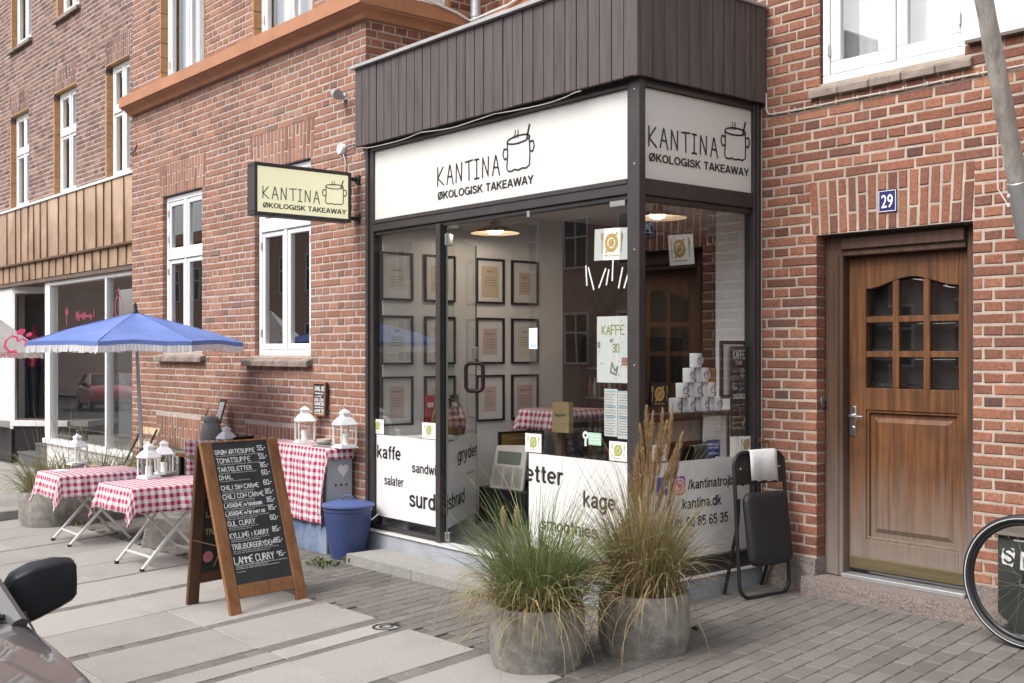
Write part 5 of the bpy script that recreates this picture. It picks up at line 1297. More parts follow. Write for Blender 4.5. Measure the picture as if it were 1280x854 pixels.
# small lamp and junction box with cables on the brick front
p = wy(429, 120, -.03); t = thing('wall_spotlight', 'small grey spotlight on the brick front above the hanging sign', 'light', (p.x, 0, p.z))
f = MB(); f.tube([(p.x - .02, -.005, p.z), (p.x - .02, -.09, p.z + .01)], .018, 10); f.tube([(p.x - .05, -.09, p.z + .02), (p.x + .05, -.11, p.z - .01)], [.03, .042], 14); build('lamp_head', f, M['zinc'], t)
f = MB(); f.box(p.x - .05, p.x + .01, -.012, .0, p.z - .03, p.z + .03); f.bar((p.x, -.06, p.z - .03), (p.x + .13, -.05, p.z - .045), .012, .012); build('lamp_arm', f, M['zinc'], t)
p = wy(427, 187, -.02); t = thing('junction_box', 'round white junction box on the bricks above the hanging sign', 'junction box', (p.x, 0, p.z))
f = MB(); f.lathe((p.x, .0, p.z), [(.048, 0), (.048, .035), (.04, .045), (0, .047)], 16, axis=Matrix.Rotation(R(90), 3, 'X')); build('box', f, M['white_dirty'], t)
f = MB(); f.tube([(p.x + .03, -.02, p.z), (p.x + .12, -.02, p.z + .02), (p.x + .3, -.02, p.z + .015), (XL - .06, -.03, p.z + .03)], .006, 6); f.tube([(p.x + .02, -.02, p.z - .03), (p.x + .05, -.015, p.z - .1), (p.x + .045, -.015, p.z - .27), (hx - .05, -.12, 3.03)], .006, 6); build('cable', f, M['zinc'], t)
f = MB(); a = wy(162, 193, 0); f.tube([(-12.72, -.02, a.z), (-12.55, -.03, a.z), (-12.45, -.05, a.z + .05)], .008, 6); 
tag(build('wall_wire', f, M['black_metal'], None), 'short dark wire stub sticking out at the far edge of the brick front', 'wire')
# rain pipe in the corner above the shop roof
t = thing('rain_pipe', 'grey zinc rain pipe in the brick corner above the shop roof', 'pipe', (XL + .22, YB - .07, 3.9))
f = MB(); f.tube([(XL + .22, YB - .21, 3.87), (XL + .22, YB - .21, 4.3), (XL + .22, YB - .21, 6.3)], .045, 14); build('pipe', f, M['zinc'], t)
f = MB(); f.lathe((XL + .22, YB - .21, 4.42), [(.05, 0), (.05, .03)], 14); f.lathe((XL + .22, YB - .21, 5.4), [(.05, 0), (.05, .03)], 14); build('clamp', f, M['zinc'], t)
f = MB(); pts = [(XL + .18, .1, 4.66), (XL + .17, .42, 4.50), (XL + .17, .8, 4.44), (XL + .17, .93, 4.40), (XL + .24, YB - .27, 4.38), (XL + .6, YB - .18, 4.44), (XL + 1.0, YB - .16, 4.52), (XL + 1.2, YB - .02, 4.62), (XL + 1.2, YB - .02, 5.1)]
f.tube(pts, .011, 6); tag(build('roof_cable', f, M['white_dirty'], None), 'pale cable looping round the rain pipe above the shop roof', 'cable')
# cable along the set-back wall
f = MB(); pts = [(XS + .055, YB - .012, 3.30), (XS + .057, YB - .012, 3.19), (XS + .075, YB - .012, 3.155)] + [(x_ * .1, YB - .012, 3.15 + .0015 * math.sin(x_ * .9)) for x_ in range(-46, -12)]
f.tube(pts, .0065, 6)
x_ = -4.6
while x_ < -1.3: f.box(x_ - .005, x_ + .005, YB - .022, YB, 3.143, 3.162); x_ += .155
f.tube([(XS + .012, YB - .008, .2), (XS + .012, YB - .008, 3.2)], .005, 6)
tag(build('wall_cable', f, M['cable'], None), 'thin pale cable clipped along the bricks under the upper right window', 'cable')
# house number
t = thing('house_number', 'blue enamel house number plate with white 29 above the wooden door', 'sign', (-3.783, YB - .01, 2.42))
PP_ = lambda u, n, z: PB(u, .008 + n - .06 * (u + 3.783) ** 2 * 8, z)
f = MB(); z0, z1, u0, u1 = 2.425, 2.56, -3.846, -3.722
for i in range(8):
    a = u0 + (u1 - u0) * i / 8; c = u0 + (u1 - u0) * (i + 1) / 8; f.pbox(PP_, a, c, -.008, .0, z0, z1)
for (a, c, d, e) in ((u0 + .004, u1 - .004, z0 + .004, z0 + .008), (u0 + .004, u1 - .004, z1 - .008, z1 - .004), (u0 + .004, u0 + .008, z0 + .008, z1 - .008), (u1 - .008, u1 - .004, z0 + .008, z1 - .008)):
    N = 8
    for i in range(N): f.quad(PP_, a + (c - a) * i / N, a + (c - a) * (i + 1) / N, d, e, .001, 1)
font(f, PP_, '29', (u0 + u1) / 2, z0 + .028, h=.078, w=.078, bold=.012, n=.0015, m=1, align='c')
for i in range(2): pass
build('plate', f, [mat('blue_enamel', (.030, .030, .15), .25, .1, coat=.3), M['white']], t)
# door bell on the brick jamb
f = MB(); bp = Vector((-4.296, YB + .065, 1.26))
f.lathe(bp, [(.0, .0), (.028, .0), (.028, .008), (.02, .014), (0, .015)], 18, axis=Matrix.Rotation(R(90), 3, 'Y')); f.v = [Vector((v.x, v.y, bp.z + (v.z - bp.z) * 1.5)) for v in f.v]
f.lathe(bp + Vector((.014, 0, 0)), [(.010, 0), (.009, .005), (0, .006)], 12, 1, axis=Matrix.Rotation(R(90), 3, 'Y'))
tag(build('door_bell', f, [M['steel'], M['black_plastic']], None), 'small oval metal door bell on the brick jamb left of the wooden door', 'door bell')
# garden tap beside the shop window
f = MB(); p = Vector((XS + .06, YB - .02, .985)); f.tube([p + Vector((0, .02, 0)), p + Vector((0, -.06, .005))], .009, 8); f.lathe(p + Vector((0, -.05, .005)), [(.016, 0), (.016, .02), (0, .022)], 10)
tag(build('wall_hook', f, mat('brass', (.35, .22, .12), .4, metal=.8), None), 'small brass peg sticking out of the bricks beside the folding chair', 'peg')
# white sign board top right
t = thing('wall_sign_board', 'large blank white sign board on the bricks right of the upper window', 'sign', (-2.2, YB - .03, 3.34))
f = MB(); f.pbox(PB, -3.276, -1.2, .004, .04, 3.345, 4.7); build('panel', f, M['white'], t, bevel=.003)
f = MB(); f.pbox(PB, -3.27, -1.2, .004, .046, 3.328, 3.345); build('edge_trim', f, mat('trim_brown', (.15, .12, .10)), t)
# flag pole
p0 = wy(1284, 292, YB - .10)
t = thing('flag_pole', 'weathered grey wooden flag pole leaning out from its metal bracket on the wall', 'flag pole', (p0.x, YB, p0.z))
def proj(q):
    d = q - CAM; k = d.x * FW[0] + d.y * FW[1]
    return CXP + FPX * (d.x * RT[0] + d.y * RT[1]) / k, HYP - FPX * d.z / k
def at_top(tilt):
    lo, hi = 0, 4
    for _ in range(40):
        L = (lo + hi) / 2; q = p0 + Vector((0, -math.sin(tilt), math.cos(tilt))) * L
        if proj(q)[1] > 0: lo = L
        else: hi = L
    return proj(q)[0], L
lo, hi = R(1), R(60)
for _ in range(40):
    mid = (lo + hi) / 2
    if at_top(mid)[0] > 1230: lo = mid
    else: hi = mid
dP = Vector((0, -math.sin(mid), math.cos(mid))); L = at_top(mid)[1]
f = MB(); n_ = 24; pts = [p0 + dP * (.27 + (L + 1.1) * i / n_) for i in range(n_ + 1)]
f.tube(pts, [.050 - .00045 * i + .0015 * math.sin(i * 1.9) for i in range(n_ + 1)], 14); build('pole', f, wood('weathered_pole', (.25, .22, .19), (.52, .485, .44), .85, (30, 30, 1.6), .9, grey=(.20, .175, .15)), t)
f = MB(); f.tube([p0 + dP * -.02, p0 + dP * .29], .056, 16); f.pbox(PB, p0.x - .06, p0.x + .16, .0, .014, p0.z - .12, p0.z + .06); f.bar(p0 + Vector((0, .09, -.08)), p0 + dP * .05, .03, .08)
for z in (-.10, .04): f.lathe((p0.x - .035, YB - .014, p0.z + z), [(.012, 0), (.012, .01), (0, .012)], 6, axis=Matrix.Rotation(R(90), 3, 'X'))
build('bracket', f, M['zinc'], t, bevel=.003)
f = MB(); q = p0 + dP * .55 + Vector((-.06, 0, 0)); e = wy(1261, 258, q.y); f.tube([q, Vector((q.x, q.y, e.z + .1)), Vector((e.x, q.y, e.z))], .004, 5)
for z in (.02, .07): f.lathe((e.x, q.y, e.z + z - .03), [(.0, 0), (.009, .006), (.009, .02), (0, .028)], 8)
build('rope', f, mat('rope', (.6, .55, .52), .9), t)
# ================================================================ street furniture
# ---- the chalkboard A-frame
fM, fR, fB = G(289, 771), G(383, 749), G(241, 756)
wv = (fR - fM); wv.z = 0; W_ = wv.length; wv.normalize(); nv = Vector((wv.y, -wv.x, 0))
if nv.dot(Vector((1, 0, 0))) < 0: nv = -nv
tl = rp(250, 553, fM, wv); hgt = tl.z - fM.z; back = (tl - fM).dot(nv)
print('aframe', W_, hgt, back, (fB - fM).dot(nv))
base = Vector((fM.x, fM.y, fM.z))
up = Vector((nv.x * back, nv.y * back, hgt)).normalized(); LB = math.hypot(hgt, back)
fn = (nv - up * nv.dot(up)).normalized()
PF = lambda u, n, z: base + wv * u + fn * n + up * z
t = thing('sandwich_board', 'brown wooden A-frame chalkboard with the handwritten menu on the pavement', 'chalkboard', base + wv * W_ / 2 - nv * .2)
W_ = W_ + .02
rw = .085; th = .028
for a in (0, W_ - rw): f = MB(); f.pbox(PF, a, a + rw, -th, 0, 0, LB); build('front_leg', f, M['pine'], t, bevel=.004)
f = MB(); f.pbox(PF, rw, W_ - rw, -th, -.003, .10, .185); build('front_rail', f, M['pine'], t, bevel=.003)
f = MB(); f.pbox(PF, rw, W_ - rw, -th, -.002, LB - .012, LB); build('front_rail', f, M['pine'], t, bevel=.003)
ub0, ub1, vb0, vb1 = rw - .006, W_ - rw + .006, .185, LB - .010
f = MB(); f.pbox(PF, ub0, ub1, -.016, -.008, vb0, vb1); bd = build('front_board', f, M['chalk'], t)
g = MB(); PG = lambda u, n, z: PF(ub0 + u, -.008 + n, vb0 + z); bw, bh = ub1 - ub0, vb1 - vb0
menu = [('GRØN ÆRTESUPPE', '55,-', .072, .030, .70), ('TOMATSUPPE', '55,-', .135, .034, .60), ('TARTELETTER', '85,-', .197, .030, .60), ('DHAL', '60,-', .253, .030, .24), ('CHILI SIN CARNE', '60,-', .327, .030, .66), ('CHILI CON CARNE', '85,-', .392, .031, .72),
        ('LASAGNE m/oksekød', '85,-', .452, .026, .66), ('LASAGNE m/spinat og', '85,-', .510, .026, .68), ('GUL CURRY', '60,-', .583, .034, .48), ('KYLLING i KARRY', '85,-', .667, .034, .68), ('TRØJBORGGRYDEN', '85,-', .747, .036, .74), ('LAMME CURRY', '95,-', .845, .046, .70)]
for (s, p_, v, h, w_) in menu:
    z = bh * (1 - v) - .012
    hand(g, PG, s, .045 * bw, z, h * bh, w_ * bw, .0046 if h < .04 else .0060, .0015, 0, .08)
    hand(g, PG, p_, .79 * bw, z + .010 * bh, .034 * bh, .15 * bw, .0048, .0015)
    scribble(g, PG, .05 * bw, RND.uniform(.5, .88) * bw, z - .016 * bh, .0085 * bh, .0018, .0015, 1)
    if v > .3: scribble(g, PG, .05 * bw, RND.uniform(.3, .7) * bw, z - .029 * bh, .0080 * bh, .0018, .0015, 1)
for k in range(3): scribble(g, PG, .05 * bw, (.95, .8, .2)[k] * bw, bh * (.125 - .022 * k), .009 * bh, .0022, .0015, 1)
build('chalk_writing', g, [M['chalk_white'], M['chalk_dim']], bd)
# rear leaf
spread = -(fB - fM).dot(nv)
bb = base - nv * spread; upb = (PF(0, 0, LB) - nv * .03 - bb); LBb = upb.length; upb.normalize()
fnb = (nv - upb * nv.dot(upb)).normalized()
PFb = lambda u, n, z: bb + wv * u + fnb * n + upb * z
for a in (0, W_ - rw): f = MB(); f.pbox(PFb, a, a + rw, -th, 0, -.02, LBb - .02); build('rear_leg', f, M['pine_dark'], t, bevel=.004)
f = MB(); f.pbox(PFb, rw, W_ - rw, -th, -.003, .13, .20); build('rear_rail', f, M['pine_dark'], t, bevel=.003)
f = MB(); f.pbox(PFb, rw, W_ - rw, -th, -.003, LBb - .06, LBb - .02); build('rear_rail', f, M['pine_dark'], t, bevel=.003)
f = MB(); f.pbox(PFb, rw, W_ - rw, -.018, -.008, .2, LBb - .06); rb = build('rear_board', f, M['chalk'], t)
g = MB(); PGb = lambda u, n, z: PFb(rw + u, -.008 + n, .2 + z)
for (s, z) in (('dhal', .60), ('curry', .49), ('lasagne', .37), ('trøjborg', .25)): hand(g, PGb, s, .02, z, .05, None, .006, .0015, 1)
for i in range(7): g.ring(PGb, (.05 + .022 * math.cos(i * .9), .10 + .022 * math.sin(i * .9)), 0, .018, .0015 + .0002 * i, 2, seg=10)
g.stroke(PGb, [(.10, .03), (.13, .10), (.16, .16)], .006, .0015, 1)
build('chalk_writing', g, [M['chalk_white'], M['chalk_yellow'], M['chalk_pink']], rb)
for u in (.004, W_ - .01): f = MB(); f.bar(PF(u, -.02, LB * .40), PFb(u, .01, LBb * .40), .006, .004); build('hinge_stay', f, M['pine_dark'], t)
# ---- small chalkboard on the brick front
a = wy(396, 518, -.02); c = wy(414, 479, -.02)
t = thing('wall_chalkboard', 'small framed chalkboard with white writing hung on the brick front', 'chalkboard', (a.x, 0, a.z))
f = MB(); u0, u1, z0, z1 = -8.545, -8.345, 1.035, 1.32
PAt = lambda u, n, z: PA(u, n + .012 + .10 * (z1 - z) * .35, z)
f.pbox(PAt, u0, u1, .0, .022, z0, z1)
for (p_, q_, r_, s_) in ((u0, u1, z0, z0 + .014), (u0, u1, z1 - .014, z1), (u0, u0 + .014, z0 + .014, z1 - .014), (u1 - .014, u1, z0 + .014, z1 - .014)): f.pbox(PAt, p_, q_, .022, .03, r_, s_, 1)
bd = build('board', f, [M['chalk'], M['pine']], t)
g = MB(); P3 = lambda u, n, z: PAt(u, .0225 + n, z)
hand(g, P3, 'DHAL 60', u0 + .02, z1 - .07, .034, .16, .006, .001); scribble(g, P3, u0 + .02, u1 - .04, z1 - .10, .016, .003, .001); scribble(g, P3, u0 + .02, u1 - .06, z1 - .125, .014, .003, .001)
hand(g, P3, 'CHILI CON', u0 + .02, z1 - .16, .022, .15, .005, .001); hand(g, P3, 'CARNE 85', u0 + .02, z1 - .195, .024, .16, .005, .001); scribble(g, P3, u0 + .02, u1 - .03, z1 - .218, .012, .003, .001)
hand(g, P3, 'LAMME 95', u0 + .02, z1 - .252, .022, .16, .005, .001); scribble(g, P3, u0 + .02, u1 - .03, z1 - .270, .012, .003, .001)
build('chalk_writing', g, M['chalk_white'], bd)
# ---- folding tables with checked cloths
def folding_table(fa, fb, fc, label, top_z, ext, clabel, seed, over, cgroup='red and white checked cloths'):
    """fa, fb feet of the near frame, fc one foot of the far frame"""
    V = (fb - fa); V.z = 0; wd_ = V.length; V.normalize(); U = Vector((-V.y, V.x, 0))
    if U.dot(fc - fa) < 0: U = -U
    run = (fc - fa).dot(U); o = (fa + fb) / 2; zc = o.z
    t = thing('folding_table', label, 'table', o + U * run / 2, 0, 'white folding tables')
    H_ = top_z - zc - .025
    def Q(u, v, z): return o + U * u + V * v + Vector((0, 0, z - 0))
    hw = wd_ / 2; k = 0
    for (u0, u1, s) in ((0.0, run, 1.0), (run, 0.0, .86)):
        f = MB()
        for v in (-hw * s, hw * s): f.bar(Q(u0, v, .012), Q(u1, v, H_), .022, .026, V)
        uu = u0 + (u1 - u0) * .14; f.bar(Q(uu, -hw * s, .012 + H_ * .14), Q(uu, hw * s, .012 + H_ * .14), .014, .018)
        build('leg_frame', f, M['table_white'], t, bevel=.003)
        for v in (-hw * s, hw * s): f = MB(); f.lathe(Q(u0, v, 0), [(.019, .0), (.019, .022), (0, .024)], 10); build('foot_cap', f, M['black_plastic'], t)
    f = MB(); a_ = run / 2 + ext; c_ = Q(run / 2, 0, 0)
    pts = [c_ - U * a_ - V * (hw + .06), c_ + U * a_ - V * (hw + .06), c_ + U * a_ + V * (hw + .06), c_ - U * a_ + V * (hw + .06)]
    pts = [Vector((p.x, p.y, 0)) for p in pts]
    f.hexa([p + Vector((0, 0, top_z - .025)) for p in pts] + [p + Vector((0, 0, top_z)) for p in pts]); build('table_top', f, M['table_white'], t, bevel=.003)
    cl = cloth('tablecloth', (c_.x, c_.y, top_z), U, a_, hw + .06, over, clabel, cgroup, seed)
    return t, c_, U, V, a_, hw + .06
def zat(px, py, p):      # height of a pixel at the distance of p
    k = (p.x - CAM.x) * FW[0] + (p.y - CAM.y) * FW[1]; return CAM.z + (HYP - py) / FPX * k
T1 = (G(66.5, 676), G(87, 683.6), G(138.6, 664.5)); T2 = (G(146, 705), G(177.5, 714.5), G(224, 691))
print('T1', T1, 'T2', T2)
def lantern(p, label, s=1.0):
    t = thing('lantern', label, 'lantern', p, RND.uniform(-.3, .3), 'white metal candle lanterns')
    return fill_lantern(t, Vector(p), s)
def fill_lantern(t, p, s):
    Mx = WORLD[t.name]; 
    def LP(x, y, z): return Mx @ Vector((x * s, y * s, z * s))
    f = MB()
    def bx_(x0, x1, y0, y1, z0, z1, m=0): f.hexa([LP(x0, y0, z0), LP(x1, y0, z0), LP(x1, y1, z0), LP(x0, y1, z0), LP(x0, y0, z1), LP(x1, y0, z1), LP(x1, y1, z1), LP(x0, y1, z1)], m)
    bx_(-.072, .072, -.072, .072, .0, .014); bx_(-.062, .062, -.062, .062, .014, .026)
    for sx in (-1, 1):
        for sy in (-1, 1): bx_(sx * .060 - .006, sx * .060 + .006, sy * .060 - .006, sy * .060 + .006, .026, .165)
    bx_(-.068, .068, -.068, .068, .165, .176)
    build('lantern_body', f, M['lantern'], t, bevel=.002)
    f = MB()      # bell-shaped square roof
    prof = [(.088, .172), (.080, .182), (.055, .215), (.038, .228), (.034, .236), (.034, .252), (.042, .256), (.03, .27), (.014, .282), (0, .286)]
    f.lathe((0, 0, 0), [(r * 1.2, z) for r, z in prof], 4, sm=False); f.v = [LP(v.x, v.y, v.z) for v in f.v]
    build('lantern_roof', f, M['lantern'], t, bevel=.002)
    f = MB(); f.tube([LP(.020 * math.cos(R(a)), 0, .305 + .020 * math.sin(R(a))) for a in range(0, 360, 30)], .0022 * s, 6, closed=True); build('ring', f, M['steel'], t)
    f = MB()
    for (x0, y0, x1, y1) in ((-.06, -.06, .06, -.06), (.06, -.06, .06, .06), (.06, .06, -.06, .06), (-.06, .06, -.06, -.06)): f.face([LP(x0, y0, .026), LP(x1, y1, .026), LP(x1, y1, .165), LP(x0, y0, .165)])
    build('glass', f, M['glass_clear'], t)
    f = MB(); f.lathe((0, 0, 0), [(.028, .026), (.028, .10), (.02, .103), (0, .10)], 14); f.v = [LP(v.x, v.y, v.z) for v in f.v]; build('candle', f, M['candle'], t)
    return t
ztop1 = zat(108, 601, (T1[0] + T1[2]) / 2); print('table heights', ztop1)
t1 = folding_table(*T1, 'white folding table with checked cloth farther from the chalkboard, beside the grass planter', .60 + T1[0].z + .03, .10, 'red and white checked cloth on the far folding table beside the grass planter', 1, (.21, .16, .20, .20))
t2 = folding_table(*T2, 'white folding table with checked cloth just behind the A-frame chalkboard', .60 + T2[0].z + .05, .10, 'red and white checked cloth on the folding table just behind the A-frame chalkboard', 2, (.20, .16, .20, .20))
def on(px, py, zt): return wz(px, py, zt + .003)
z1_, z2_ = .60 + T1[0].z + .03, .60 + T2[0].z + .05
lantern(on(97, 581, z1_), 'white lantern standing on the far folding table beside the grass planter', 1.0)
lantern(on(186, 598, z2_), 'nearer of the two white lanterns on the table behind the A-frame', 1.0)
lantern(on(205, 593, z2_), 'farther white lantern of the pair on the table behind the A-frame', 1.0)
def dish(p, label, col, r=.055, h=.035):
    f = MB(); f.lathe(p, [(.0, .0), (r * .7, .0), (r, h * .55), (r * .96, h), (r * .8, h * .9), (r * .6, h * .35), (0, h * .3)], 18); return tag(build('ash_bowl', f, col, None), label, 'bowl', 'stone bowls on the tables')
dish(on(98, 582, z1_) + Vector((.14, -.05, 0)), 'grey stone bowl on the far folding table', M['stone'])
dish(on(214, 594, z2_), 'grey bowl beside the two lanterns behind the A-frame', M['stone'], .05)
f = MB(); q = on(75, 589, z1_); f.hexa([q + Vector(v) for v in ((-.09, -.05, .002), (.07, -.06, .002), (.08, .05, .002), (-.08, .06, .002), (-.09, -.05, .006), (.07, -.06, .006), (.08, .05, .006), (-.08, .06, .006))]); tag(build('menu_card', f, M['paper'], None), 'white card lying on the far folding table', 'card')
f = MB(); q = on(118, 583, z1_); f.hexa([q + Vector(v) for v in ((-.10, -.03, .002), (.09, -.05, .002), (.10, .03, .002), (-.09, .05, .002), (-.10, -.03, .008), (.09, -.05, .008), (.10, .03, .008), (-.09, .05, .008))]); tag(build('menu_card', f, mat('tan_card', (.36, .26, .19)), None), 'tan card lying on the far folding table', 'card')
# ---- wall table (blue cabinet) with a long cloth, and a second one further along the wall
cz = .80
cx1, cy0 = -7.93, -.27; cx0 = cx1 - 1.15
t = thing('wall_cabinet', 'blue-grey metal cabinet by the brick front under a long checked cloth', 'cabinet', ((cx0 + cx1) / 2, cy0 / 2, gz(cx1, cy0)))
f = MB(); f.box(cx0, cx1, cy0, -.03, gz(cx1, 0) - .05, cz - .004); build('cabinet_body', f, mat('grey_blue_metal', (.36, .37, .38), .5, .08, dirt=(.27, .28, .30)), t, bevel=.006)
f = MB(); f.box(cx0 - .01, cx1 + .012, cy0 - .012, -.02, gz(cx1, 0) - .06, .27); build('cabinet_base', f, mat('worn_blue_paint', (.12, .19, .33), .6, .2, 5, dirt=(.28, .32, .38), dirt_k=(.5, .7)), t, bevel=.006)
f = MB(); PC = lambda u, n, z: Vector((cx1 + n, u, z)); hy, hz = (cy0 + .15), .62
pts = [(hy + .05 * (16 * math.sin(a) ** 3) / 16, hz + .06 * (13 * math.cos(a) - 5 * math.cos(2 * a) - 2 * math.cos(3 * a) - math.cos(4 * a)) / 16) for a in [i * 2 * math.pi / 28 for i in range(28)]]
f.face([PC(u, .004, z) for u, z in pts[::-1]])
build('heart', f, M['sign_white'], t)
f = MB()
for i in range(3): f.ring(PC, (cy0 + .08 + .05 * i, .50), 0, .010, .003)
build('vent_hole', f, M['black_plastic'], t)
cloth('tablecloth', ((cx0 + cx1) / 2, (cy0 - .03) / 2 + .0, cz), (1, 0, 0), (cx1 - cx0) / 2, -(cy0 + .03) / 2, (.3, .10, .62, .0), 'long checked cloth hanging from the wall table beside the blue bin', 'red and white checked cloths', 5, flare=.008, n=(60, 50), corner=.9)
lantern(Vector((wy(381, 551, -.14).x, -.14, cz + .003)), 'left one of the two white lanterns on the wall table beside the blue bin', 1.1)
lantern(Vector((wy(431, 559, -.13).x, -.13, cz + .003)), 'right one of the two white lanterns on the wall table, nearest the shop', 1.1)
dish(Vector((wy(405, 554, -.15).x, -.15, cz + .008)), 'pale stone bowl between the two lanterns on the wall table', mat('pale_stone', (.42, .40, .36), .8), .065, .05)
f = MB(); q = Vector((wy(409, 556, -.15).x, -.15, cz + .003)); f.lathe(q, [(0, 0), (.12, 0), (.125, .006), (0, .007)], 24); tag(build('slate_plate', f, M['stone'], None), 'flat grey plate under the bowl on the wall table', 'plate')
bx1 = wy(318, 552, -.2).x; bx0 = bx1 - 1.15
t = thing('side_table', 'dark table by the wall mostly hidden behind the A-frame', 'table', ((bx0 + bx1) / 2, -.3, gz(bx0, -.3)))
f = MB(); f.box(bx0, bx1, -.45, -.06, .575, .60); build('table_top', f, M['pine'], t)
for x in (bx0 + .05, bx1 - .05):
    for y in (-.41, -.11): f = MB(); f.box(x - .02, x + .02, y - .02, y + .02, gz(x, y) - .01, .575); build('leg', f, M['black_metal'], t)
lantern(Vector((wy(283, 551, -.25).x, -.25, .603)), 'white lantern whose roof shows just above the A-frame', 1.0)
vp = Vector((wy(264, 556, -.2).x, -.2, .60)); t = thing('stone_vase', 'grey lidded stone pot behind the A-frame', 'pot', vp)
f = MB(); f.lathe(vp, [(0, 0), (.08, 0), (.105, .12), (.10, .22), (.085, .28), (.07, .30), (.078, .315), (.07, .345), (.04, .36), (0, .365)], 20); build('pot_body', f, M['stone'], t)
f = MB(); f.tube([vp + Vector((-.12, .02, .15)), vp + Vector((-.17, .02, .36)), vp + Vector((-.12, .02, .42))], .012, 8); build('handle', f, M['steel'], t)
p_ = wy(270, 548, -.1); Qm = frameP((p_.x, -.12, .80), (1, 0, 0), (.3, -1, .1), (.32, .15, 1))
f = MB(); f.pbox(Qm, -.07, .07, -.012, 0, .03, .34); f.quad(Qm, -.05, .05, .06, .31, .001, 1); printed(f, Qm, -.05, .05, .06, .31, 8, 2)
tag(build('menu_stand', f, [M['pine_dark'], M['paper_mat'], M['ink_grey']], None), 'small framed menu leaning askew behind the grey stone pot', 'frame')
# ---- folding chairs
def folding_chair(name, label, loc, rz, w=.43, h=.86, mtl='black_metal', seatm='black_plastic', lean=.16, seat_flat=True, group=None):
    """folded-open steel chair; x is its front"""
    t = thing(name, label, 'chair', loc, rz, group); Mx = WORLD[t.name]; L_ = lambda x, y, z: Mx @ Vector((x, y, z)); r = .011; hw = w / 2
    f = MB(); f.tube([L_(-.24, -hw, h), L_(.20, -hw, .0), ], r, 8); f.tube([L_(-.24, hw, h), L_(.20, hw, .0)], r, 8); f.tube([L_(-.24, -hw, h), L_(-.24, hw, h)], r, 8); f.tube([L_(.12, -hw, .14), L_(.12, hw, .14)], r * .8, 8); build('frame', f, M[mtl], t)
    f = MB(); f.tube([L_(-.22, -hw + .025, 0), L_(.17, -hw + .025, .45), L_(.17, hw - .025, .45), L_(-.22, hw - .025, 0)], r, 8)
    f.tube([L_(-.18, -hw + .03, .06), L_(-.18, hw - .03, .06)], r * .8, 8); build('rear_leg_frame', f, M[mtl], t)
    f = MB(); f.hexa([L_(-.20, -hw + .02, .43), L_(.20, -hw + .02, .45), L_(.20, hw - .02, .45), L_(-.20, hw - .02, .43), L_(-.20, -hw + .02, .45), L_(.20, -hw + .02, .47), L_(.20, hw - .02, .47), L_(-.20, hw - .02, .45)]); build('seat', f, M[seatm], t, bevel=.008)
    f = MB(); f.hexa([L_(-.175, -hw, .70), L_(-.165, -hw, .70), L_(-.165, hw, .70), L_(-.175, hw, .70), L_(-.245, -hw, .85), L_(-.235, -hw, .85), L_(-.235, hw, .85), L_(-.245, hw, .85)]); build('backrest', f, M[seatm], t, bevel=.004)
    return t
g_ = G(238, 660); ch_p = Vector((g_.x + .15, g_.y + .35, gz(g_.x, g_.y)))
folding_chair('folding_chair', 'black folding chair with a checked cloth behind the A-frame', ch_p, R(200), group='black folding chairs at the tables')
cq = wx(240, 600, ch_p.x); 
def hanging_cloth(c, U, w, z0, z1, label, seed):
    rd = random.Random(seed); U = Vector(U).normalized(); Nn = Vector((-U.y, U.x, 0)); n = 16; k = 22; vs = []; uv = []
    for j in range(k + 1):
        for i in range(n + 1):
            u = -w / 2 + w * i / n; z = z1 + (z0 - z1) * j / k
            vs.append(Vector((c.x, c.y, 0)) + U * u * (1 - .12 * j / k) + Nn * (.03 * math.sin(u * 22 + j * .1) * j / k) + Vector((0, 0, z + (.03 * math.sin(u * 12) if j == k else 0)))); uv.append((u + 3, z + 3))
    m = MB(); m.raw(vs, [(j * (n + 1) + i, j * (n + 1) + i + 1, (j + 1) * (n + 1) + i + 1, (j + 1) * (n + 1) + i) for j in range(k) for i in range(n)], 0, None, True, uv)
    o = build('checked_cloth', m, M['gingham'], None, sharp=180, base=Vector((c.x, c.y, z0))); s = o.modifiers.new('solid', 'SOLIDIFY'); s.thickness = .002; return tag(o, label, 'cloth', 'red and white checked cloths')
hp_ = wd(251, 600, ch_p.length if False else ((ch_p - CAM).x * FW[0] + (ch_p - CAM).y * FW[1]))
hanging_cloth(hp_ + Vector((0.05, 0, 0)), (RT[0], RT[1], 0), .34, .20, .74, 'checked cloth draped over the chair behind the A-frame', 4)
g_ = G(172, 664); folding_chair('folding_chair', 'black folding chair between the two folding tables', Vector((g_.x - .1, g_.y + .75, gz(g_.x, g_.y + .6))), R(-80), h=.80, group='black folding chairs at the tables')
# wooden bistro chair by the neighbour's window
g_ = wy(166, 600, -.45); loc = Vector((g_.x - .15, -.45, gz(g_.x, -.45)))
t = thing('slatted_chair', 'pale wooden slatted bistro chair with black frame against the far brick edge', 'chair', loc, R(-90)); Mx = WORLD[t.name]; L_ = lambda x, y, z: Mx @ Vector((x, y, z))
f = MB()
for s in (-1, 1): f.tube([L_(-.24, s * .2, .86), L_(.2, s * .2, 0)], .011, 6); f.tube([L_(-.22, s * .18, 0), L_(.17, s * .18, .45)], .011, 6)
build('frame', f, M['black_metal'], t)
f = MB()
for z, x in ((.66, -.16), (.80, -.225)): f.hexa([L_(x - .01, -.25, z), L_(x + .008, -.25, z), L_(x + .008, .25, z), L_(x - .01, .25, z), L_(x - .045, -.25, z + .07), L_(x - .027, -.25, z + .07), L_(x - .027, .25, z + .07), L_(x - .045, .25, z + .07)])
build('backrest', f, wood('pale_slats', (.42, .30, .19), (.56, .42, .29), .6), t, bevel=.004)
f = MB()
